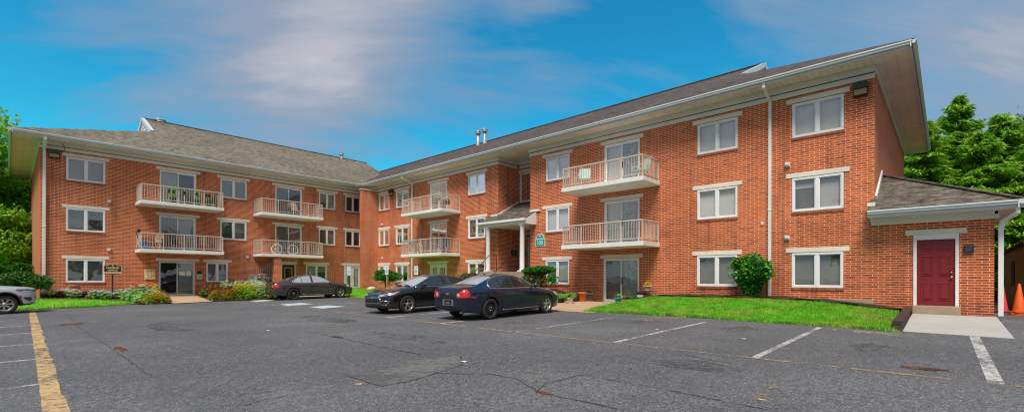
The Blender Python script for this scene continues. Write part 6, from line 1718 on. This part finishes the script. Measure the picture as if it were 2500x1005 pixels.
st_ = MB(); st_.blob((16.9, 5.05, .52), .12, 10, 7, .18, seed=3, sq=(1, 1.2, .55)); tag(st_.build('stone', M['stone'], None), 'pale flat stone lying on the lawn bank', 'stone')
rk = MB(); rk.blob((17.6, 30.0, .70), .3, 10, 7, .18, seed=5, sq=(1, 1.1, .6)); tag(rk.build('stone', M['stone'], None), 'pale boulder under the corner bush by the post sign', 'stone')

# pots by the sliding door
def pot(label, x, y, r, h, mat, z, rim=True, plant=None, nleaf=200, prad=None, square=False, name='plant_pot', pz=1.0):
    t_ = thing(name, label, 'plant pot', (x, y, z), 0); mb = MB()
    mb.lathe([(r * .70, 0), (r * .72, .01), (r * .95, h * .86), (r * 1.08, h * .86), (r * 1.10, h), (r * .98, h), (r * .92, h * .9), (.01, h * .9)] if rim else [(r * .85, 0), (r, h * .5), (r * .9, h), (r * .8, h), (r * .75, h * .9), (.01, h * .9)], (0, 0, 0), 22)
    mb.build('pot', M[mat], None).parent = t_
    mb = MB(); mb.lathe([(r * .9, h * .905), (.01, h * .93)], (0, 0, 0), 16); mb.build('soil', M['mulch'], None).parent = t_
    if plant:
        pr2 = prad or r * 1.3
        d = rnd_dirs(nleaf); d[:, 2] = np.abs(d[:, 2]); C = np.array([0, 0, h]) + d * nrg.uniform(.2, 1, nleaf)[:, None] * np.array([pr2, pr2, pr2 * pz]); leaves('foliage', C, .06, M[plant], t_, .5)
    return t_
pz0 = gz(17.5) + .09
pot('off white pot with lime green leaves by the car nose', 16.95, 12.22, .14, .27, 'pot_white', zpad(16.95, 12.2), plant='leaf_flower', nleaf=260, prad=.24)
pot('dark brown pot between the white and terracotta pots', 18.0, 12.72, .19, .42, 'pot_brown', zpad(18.0, 12.7), rim=False)
pot('terracotta orange pot beside the dark brown pot', 18.15, 12.40, .20, .42, 'terracotta', zpad(18.15, 12.4))
pot('taupe pot with dry stems by the sliding door', 18.95, 12.52, .20, .40, 'pot_taupe', .405, plant='leaf_olive', nleaf=60, prad=.24, pz=1.3)
pot('bright blue pot with small seedlings at the lawn edge', 18.2, 10.55, .15, .27, 'pot_blue', .40, plant='leaf_flower', nleaf=120, prad=.18)
pl_ = thing('planter_trough', 'low terracotta trough with dark soil and herbs below the lace curtain', 'planter', (18.85, 10.35, .405))
mb = MB(); mb.hexa([(-.1, -.42, 0), (.1, -.42, 0), (.1, .42, 0), (-.1, .42, 0), (-.13, -.46, .17), (.13, -.46, .17), (.13, .46, .17), (-.13, .46, .17)]); mb.build('trough', M['terracotta'], None).parent = pl_
C = np.stack([nrg.uniform(-.1, .1, 160), nrg.uniform(-.42, .42, 160), nrg.uniform(.17, .28, 160)], 1); leaves('foliage', C, .045, M['leaf_dark'], pl_, .5)
bxx = thing('paver_block', 'pale concrete block with a dark cap beside the sliding door', 'block', (19.15, 9.93, .5))
mb = MB(); mb.box(-.14, .14, -.15, .15, -.1, .28); mb.build('block', M['lintel'], None, bevel=.01).parent = bxx
mb = MB(); mb.box(-.12, .12, -.14, .16, .281, .42); mb.build('cap', M['dark_metal'], None, bevel=.01).parent = bxx
tb_ = thing('plant_stand', 'thin black metal stand holding the white flower bowl', 'plant stand', (19.05, 9.50, .66))
mb = MB()
for a in (-.13, .13):
    for b_ in (-.22, .22): mb.tube([(a, b_, -.05), (a, b_, .30)], .010, 6)
mb.box(-.15, .15, -.24, .24, .30, .315); mb.build('frame', M['black'], None).parent = tb_
t_ = pot('white bowl of yellow flowers on the black stand', 19.05, 9.62, .16, .22, 'pot_white', .976, plant='petal_yellow', nleaf=90, prad=.2, name='flower_bowl')
lg = MB(); lg.lathe([(.01, 0), (.17, .0), (.19, .1), (.18, .26), (.01, .27)], (17.2, 12.95, zpad(17.2, 12.9)), 12); lgo = lg.build('tree_stump', M['tie'], None); tag(lgo, 'small dark log section beside the white pot', 'log')
C = shell_points(260, (17.1, 13.0, zpad(17, 13) + .30), .40, (.9, 1, .3), .7); lo = leaves('ground_cover', C, .06, M['leaf_flower'], None, .8); tag(lo, 'low lime green plant spilling over the dark log', 'plant')

# ------------------------------------------------------------------ balcony things
def chair(name, label, sling, frame, group):
    t_ = thing(name, label, 'chair', (0, 0, 0), 0, group); r_ = .016
    mb = MB()
    for s_ in (-.27, .27):
        mb.tube([(s_, -.25, 0), (s_, -.24, .40), (s_, -.26, .62), (s_, .12, .64), (s_, .20, .42)], r_, 6); mb.tube([(s_, .30, 0), (s_, .20, .40), (s_ * .93, .36, 1.0)], r_, 6); mb.tube([(s_, -.24, .40), (s_, .20, .40)], r_, 6)
    mb.tube([(-.25, .36, 1.0), (.25, .36, 1.0)], r_, 6); mb.tube([(-.27, -.24, .40), (.27, -.24, .40)], r_, 6)
    mb.build('frame', M[frame], None).parent = t_
    mb = MB(); mb.hexa([(-.25, -.25, .405), (.25, -.25, .405), (.25, .20, .385), (-.25, .20, .385), (-.25, -.25, .43), (.25, -.25, .43), (.25, .20, .41), (-.25, .20, .41)]); mb.build('seat', M[sling], None, bevel=.01).parent = t_
    mb = MB(); mb.hexa([(-.25, .19, .42), (.25, .19, .42), (.24, .345, 1.0), (-.24, .345, 1.0), (-.25, .215, .42), (.25, .215, .42), (.24, .37, 1.0), (-.24, .37, 1.0)]); mb.build('backrest', M[sling], None, bevel=.01).parent = t_
    return t_
CG = 'chairs on the balconies'
c0 = chair('patio_chair', 'tan sling patio chair facing the car park on the second floor left balcony, centre one', 'tan_sling', 'dark_metal', CG); c0.location = (7.05, 33.35, 3.07)
dup(c0, None, 'tan sling patio chair near the right end of the second floor left balcony', (8.25, 33.4, 3.07), rad(8))
dup(c0, None, 'tan sling patio chair turned sideways near the left end of the second floor left balcony', (5.75, 33.3, 3.07), rad(-55))
dup(c0, None, 'tan chair by the blue bin at the left corner of the second floor balcony', (5.35, 33.75, 3.07), rad(70))
b0 = chair('patio_chair', 'beige sling chair on the third floor middle balcony', 'beige_sling', 'dark_metal', CG); b0.location = (13.75, 33.4, 5.77); b0.rotation_euler[2] = rad(15)
k0 = chair('patio_chair', 'black sling chair on the third floor middle balcony', 'black', 'dark_metal', CG); k0.location = (13.05, 33.4, 5.77)
n0 = chair('patio_chair', 'navy sling chair near the door on the balcony above the French doors', 'blue_sling', 'dark_metal', CG); n0.location = (18.65, 23.4, 3.07); n0.rotation_euler[2] = rad(-80)
dup(n0, None, 'navy sling chair left of the door on the balcony above the French doors', (18.7, 25.2, 3.07), rad(-100))
m0 = chair('patio_chair', 'pale green chair left of the door on the third floor right balcony', 'mint', 'mint', CG); m0.location = (18.6, 12.6, 5.77); m0.rotation_euler[2] = rad(-60)
dup(m0, None, 'pale green chair at the near end of the third floor right balcony', (18.7, 9.75, 5.77), rad(-120))
bt = thing('bistro_table', 'small black metal table between tan chairs on the second floor balcony', 'table', (6.3, 33.2, 3.07))
mb = MB(); mb.lathe([(.26, .62), (.26, .64), (.01, .64)], (0, 0, 0), 20); mb.build('tabletop', M['black'], None).parent = bt
for a in range(3):
    mb = MB(); q = a * 2.094; mb.tube([(.05 * math.cos(q), .05 * math.sin(q), .62), (.04 * math.cos(q), .04 * math.sin(q), .3), (.24 * math.cos(q), .24 * math.sin(q), 0)], .012, 6); mb.build('leg', M['black'], None).parent = bt
bb = MB(); bb.lathe([(.15, 0), (.17, .02), (.20, .36), (.21, .36), (.21, .38), (.01, .38)], (5.2, 32.95, 3.072), 20); tag(bb.build('plastic_bin', M['pot_blue'], None), 'blue plastic tub at the left end of the second floor balcony', 'tub')
pot('black pot standing on the left end of the second floor balcony rail', 5.03, 33.4, .085, .20, 'black', 4.0, rim=True)
for x, lab in ((6.55, 'dark planter with a tall fern left of the blinds on the third floor balcony'), (7.75, 'dark planter with a tall fern right of the blinds on the third floor balcony')):
    t_ = pot(lab, x, 33.0, .17, .36, 'dark_metal', 5.77, plant='leaf_flower', nleaf=170, prad=.24, pz=3.4)
pot('dark planter with a rounded green plant at the right of the third floor left balcony', 8.35, 33.0, .18, .30, 'dark_metal', 5.77, plant='leaf_bush', nleaf=300, prad=.34)
lg0 = thing('rail_lantern', 'small dark lantern box hung on the third floor left balcony rail', 'lantern', (5.0, 32.5, 6.5), 0, 'lanterns along the balcony rail')
mb = MB(); mb.box(-.05, .05, -.03, .09, -.16, .04); mb.build('lantern_case', M['dark_metal'], None, bevel=.01).parent = lg0
mb = MB(); mb.tube([(0, .03, .04), (0, .03, .14)], .008, 6); mb.build('hook', M['dark_metal'], None).parent = lg0
lg0.location = (6.27, 32.60, 6.48)
for x in (6.48, 7.0, 7.62, 8.12, 8.27): dup(lg0, None, None, (x, 32.60, 6.48))
def bicycle(name, label, loc, rz, fr, group=None):
    t_ = thing(name, label, 'bicycle', loc, rz, group); R_ = .33
    for wx in (-.52, .52):
        mb = MB(); mb.tube([(wx + R_ * math.cos(a), 0, R_ + R_ * math.sin(a)) for a in [2 * math.pi * k / 28 for k in range(28)]], .022, 6, closed=True)
        w_ = mb.build('wheel', M['paper'] if fr != 'dark_metal' else M['tyre'], None); w_.parent = t_
        mb = MB()
        for k in range(14): a = 2 * math.pi * k / 14; mb.tube([(wx, 0, R_), (wx + R_ * math.cos(a), 0, R_ + R_ * math.sin(a))], .003, 4)
        mb.build('spokes', M['chrome'], None).parent = w_
    bbk, hd, st = Vector((-.08, 0, .28)), Vector((.36, 0, .72)), Vector((-.22, 0, .70))
    mb = MB()
    for a, b_ in ((bbk, st), (bbk, hd - Vector((-.02, 0, .1))), (st, hd), (bbk, Vector((-.52, 0, R_))), (st, Vector((-.52, 0, R_))), (hd, Vector((.52, 0, R_)))): mb.tube([a, b_], .020, 7)
    mb.build('frame', M[fr], None).parent = t_
    mb = MB(); mb.tube([hd, hd + Vector((-.02, 0, .14))], .014, 6); mb.tube([(.42, -.28, .90), (.34, -.12, .87), (.34, .12, .87), (.42, .28, .90)], .013, 6); mb.build('handlebar', M['dark_metal'], None).parent = t_
    mb = MB(); mb.blob((-.26, 0, .82), .12, 10, 6, .05, sq=(1.1, .6, .35)); mb.tube([st, (-.255, 0, .80)], .013, 6); mb.build('saddle', M['black'], None).parent = t_
    mb = MB(); mb.lathe([(.09, -.02), (.09, .0), (.01, .0)], (-.08, -.03, .28), 16, 'y'); mb.bar((-.08, -.05, .28), (.06, -.06, .16), .02); mb.build('crank', M['dark_metal'], None).parent = t_
    return t_
bicycle('bicycle', 'blue bicycle standing behind the rail of the second floor middle balcony', (12.75, 32.78, 3.07), rad(2), 'bike_blue', 'bicycles on the balconies')
bicycle('bicycle', 'teal bicycle behind the blue one on the second floor middle balcony', (12.85, 33.05, 3.07), rad(-4), 'bike_teal', 'bicycles on the balconies')
bicycle('bicycle', 'dark bicycle folded into the right end of the third floor left balcony', (8.72, 33.1, 5.77), rad(80), 'dark_metal', 'bicycles on the balconies')
bicycle('bicycle', 'small pale bicycle on the balcony above the French doors', (18.3, 25.7, 3.07), rad(85), 'cone_red', 'bicycles on the balconies')
gr = thing('charcoal_grill', 'small dark charcoal grill at the near end of the third floor balcony', 'grill', (18.7, 22.95, 5.77))
mb = MB(); mb.lathe([(.01, .30), (.14, .32), (.22, .42), (.225, .50), (.20, .60), (.10, .68), (.01, .70)], (0, 0, 0), 18); mb.build('kettle', M['black'], None).parent = gr
for a in range(3):
    mb = MB(); q = a * 2.094; mb.tube([(.12 * math.cos(q), .12 * math.sin(q), .36), (.25 * math.cos(q), .25 * math.sin(q), 0)], .012, 6); mb.build('leg', M['steel'], None).parent = gr
ball = MB(); ball.lathe([(.01, 0), (.13, .05), (.17, .2), (.13, .36), (.01, .42)], (18.15, 25.9, 3.6), 14); tag(ball.build('toy_basket', M['bike_teal'], None), 'pale blue toy basket beyond the rail of the balcony over the French doors', 'basket')
# leaf litter on the asphalt
for k, (x, y, c_) in enumerate(((13.9, 2.0, 'cream_sign'), (13.2, 5.9, 'cone'), (10.9, 3.2, 'paper'), (5.2, 5.9, 'paper'), (11.3, 5.4, 'paper'), (4.7, 13.2, 'paper'))):
    mb = MB(); mb.face([(x, y, gz(x) + .006), (x + .07, y + .02, gz(x) + .012), (x + .06, y + .11, gz(x) + .008), (x - .01, y + .09, gz(x) + .014)]); o = mb.build('litter_scrap', M[c_], None); tag(o, 'small scrap of litter lying on the asphalt', 'litter', 'litter on the asphalt')

# ------------------------------------------------------------------ sky, sun, camera
W = bpy.data.worlds.new('World'); sc.world = W; W.use_nodes = True
nt = W.node_tree; nt.nodes.clear()
def N(t, **k):
    nd = nt.nodes.new(t)
    for a, b_ in k.items(): setattr(nd, a, b_)
    return nd
L_ = nt.links.new
SUN_EL, SUN_AZ = rad(58), rad(208)     # azimuth measured anticlockwise from +x: over the left shoulder of the camera
sky = N('ShaderNodeTexSky', sky_type='NISHITA', sun_disc=False, sun_elevation=SUN_EL, sun_rotation=rad(90) - SUN_AZ, altitude=50, air_density=1.1, dust_density=.4, ozone_density=2.5)
hs = N('ShaderNodeHueSaturation'); hs.inputs['Saturation'].default_value = 1.30; hs.inputs['Value'].default_value = 1.0; L_(sky.outputs[0], hs.inputs['Color'])
tint = N('ShaderNodeMix', data_type='RGBA', blend_type='MULTIPLY'); tint.inputs[0].default_value = 1; tint.inputs[7].default_value = (.22, 1.16, 1.04, 1); L_(hs.outputs[0], tint.inputs[6])
tc = N('ShaderNodeTexCoord')
def mth(op, a, b_=None, clamp=False):
    nd = N('ShaderNodeMath', operation=op, use_clamp=clamp)
    for s_, v in ((nd.inputs[0], a), (nd.inputs[1], b_)):
        if v is None: continue
        if hasattr(v, 'is_output'): L_(v, s_)
        else: s_.default_value = v
    return nd.outputs[0]
sep = N('ShaderNodeSeparateXYZ'); L_(tc.outputs['Generated'], sep.inputs[0])
inv = mth('DIVIDE', 1.0, mth('ADD', mth('MAXIMUM', sep.outputs[2], 0.0), .22))
cmb = N('ShaderNodeCombineXYZ'); L_(mth('MULTIPLY', sep.outputs[0], inv), cmb.inputs[0]); L_(mth('MULTIPLY', sep.outputs[1], inv), cmb.inputs[1])
def wnoise(sc_, det, rough, dist=0, loc=(0, 0, 0)):
    mp = N('ShaderNodeMapping', vector_type='TEXTURE'); mp.inputs['Location'].default_value = loc; mp.inputs['Rotation'].default_value = (0, 0, rad(54)); mp.inputs['Scale'].default_value = (.72, 1.75, 1); L_(cmb.outputs[0], mp.inputs[0])
    nd = N('ShaderNodeTexNoise'); nd.inputs['Scale'].default_value = sc_; nd.inputs['Detail'].default_value = det; nd.inputs['Roughness'].default_value = rough; nd.inputs['Distortion'].default_value = dist
    L_(mp.outputs[0], nd.inputs['Vector']); return nd.outputs['Fac']
def wramp(f, stops):
    r = N('ShaderNodeValToRGB'); e = r.color_ramp.elements
    while len(e) < len(stops): e.new(.5)
    for i, (p, c_) in enumerate(stops): e[i].position = p; e[i].color = (c_, c_, c_, 1) if not isinstance(c_, tuple) else (*c_, 1)
    L_(f, r.inputs[0]); return r.outputs[0]
n1 = wnoise(1.9, 9, .58, .6, (.4, .2, 0)); n2 = wnoise(4.2, 7, .6, .4, (3, 1, 0))
dens = mth('ADD', mth('MULTIPLY', n1, .95), mth('MULTIPLY', n2, .22))
# large cloud banks and clear gaps, by compass direction
CLOUDS = []
def bank(dirv, radius, amt): CLOUDS.append((Vector(dirv).normalized(), radius, amt))
bank((0.26, 0.84, 0.48), rad(19), 0.18)
bank((0.36, 0.78, 0.52), rad(17), 0.26)
bank((0.543, 0.715, 0.44), rad(16), 0.08)
bank((0.67, 0.57, 0.476), rad(15), 0.08)
bank((0.198, 0.923, 0.331), rad(21), 0.13)
bank((0.407, 0.849, 0.336), rad(22), 0.03)
bank((0.1, 0.96, 0.26), rad(21), 0.15)
bank((0.265, 0.925, 0.273), rad(21), 0.06)
bank((0.765, 0.478, 0.433), rad(12), 0.07)
bank((0.869, 0.297, 0.395), rad(13.5), 0.06)
bank((0.896, 0.124, 0.427), rad(18), 0.06)
bank((0.924, -0.003, 0.383), rad(21), 0.03)
bank((0.955, -0.046, 0.292), rad(19.5), 0.02)
bank((0.968, -0.071, 0.242), rad(15), 0.06)
bank((0.016, 0.942, 0.336), rad(25.5), -0.24)
bank((0.088, 0.935, 0.343), rad(19.5), -0.16)
bank((0.825, 0.338, 0.452), rad(16.5), -0.13)
bank((0.835, 0.422, 0.353), rad(16.5), -0.1)
bank((0.611, 0.737, 0.29), rad(19.5), -0.1)
bank((0.749, 0.583, 0.314), rad(18), -0.1)
bank((0.925, 0.091, 0.368), rad(10.5), -0.06)
bank((-.7,-.6,.45), rad(95), .34)  # unseen cover behind the camera, added to grey the window reflections
bank((.35,-.9,.3), rad(85), .34)  # unseen cover added to whiten what the left wing panes mirror
bank((-.75,.62,.3), rad(48), .34)  # unseen cover added to grey the far right wing panes
bank((0,0,1), rad(40), .08)
acc = dens
for d_, r__, amt in CLOUDS:
    dp = N('ShaderNodeVectorMath', operation='DOT_PRODUCT'); L_(tc.outputs['Generated'], dp.inputs[0]); dp.inputs[1].default_value = d_
    mr = N('ShaderNodeMapRange', interpolation_type='SMOOTHSTEP'); mr.inputs[1].default_value = math.cos(r__); mr.inputs[2].default_value = 1.0; mr.inputs[3].default_value = 0; mr.inputs[4].default_value = amt
    L_(dp.outputs['Value'], mr.inputs[0]); acc = mth('ADD', acc, mr.outputs[0])
mask = wramp(acc, [(.50, 0), (.66, .55), (.88, .92)])
shade = wramp(mth('ADD', mth('MULTIPLY', acc, .62), mth('MULTIPLY', wnoise(1.9, 5, .5, .3, (7, 2, 0)), .42)), [(.46, (.17, .34, .54)), (.62, (.22, .34, .50)), (.78, (.32, .38, .49)), (.98, (.66, .60, .62))])
bg1 = N('ShaderNodeBackground'); bg1.inputs[1].default_value = .15; L_(tint.outputs[2], bg1.inputs[0])
bg2 = N('ShaderNodeBackground'); bg2.inputs[1].default_value = 1.0; L_(shade, bg2.inputs[0])
mx = N('ShaderNodeMixShader'); L_(mask, mx.inputs[0]); L_(bg1.outputs[0], mx.inputs[1]); L_(bg2.outputs[0], mx.inputs[2])
wo = N('ShaderNodeOutputWorld'); L_(mx.outputs[0], wo.inputs[0])
sl = bpy.data.lights.new('sun', 'SUN'); sl.energy = 4.7; sl.angle = rad(22); sl.color = (1.0, .92, .82)
so = bpy.data.objects.new('sun', sl); col.objects.link(so)
sd_ = Vector((math.cos(SUN_EL) * math.cos(SUN_AZ), math.cos(SUN_EL) * math.sin(SUN_AZ), math.sin(SUN_EL)))
so.rotation_euler = sd_.to_track_quat('Z', 'Y').to_euler(); so.location = sd_ * 60
cam = bpy.data.cameras.new('camera'); co_ = bpy.data.objects.new('camera', cam); col.objects.link(co_)
cam.sensor_width = 36; cam.lens = 36 * 1143.6 / 2500; cam.shift_y = (678.94 - 502.5) / 2500; cam.clip_end = 2000; cam.clip_start = .1
TH = .7485
co_.matrix_world = Matrix.Translation((0, 0, 1.5)) @ Matrix.Rotation(TH - math.pi / 2, 4, 'Z') @ Matrix.Rotation(math.pi / 2, 4, 'X') @ Matrix.Rotation(.0033, 4, 'Z')
sc.camera = co_
sc.view_settings.view_transform = 'Standard'; sc.view_settings.look = 'None'; sc.view_settings.exposure = 0; sc.view_settings.gamma = 1
sc.cycles.max_bounces = 8; sc.cycles.transparent_max_bounces = 12; sc.cycles.use_denoising = True; sc.cycles.filter_width = 1.2; sc.cycles.denoising_prefilter = 'ACCURATE'; sc.cycles.sample_clamp_indirect = 6
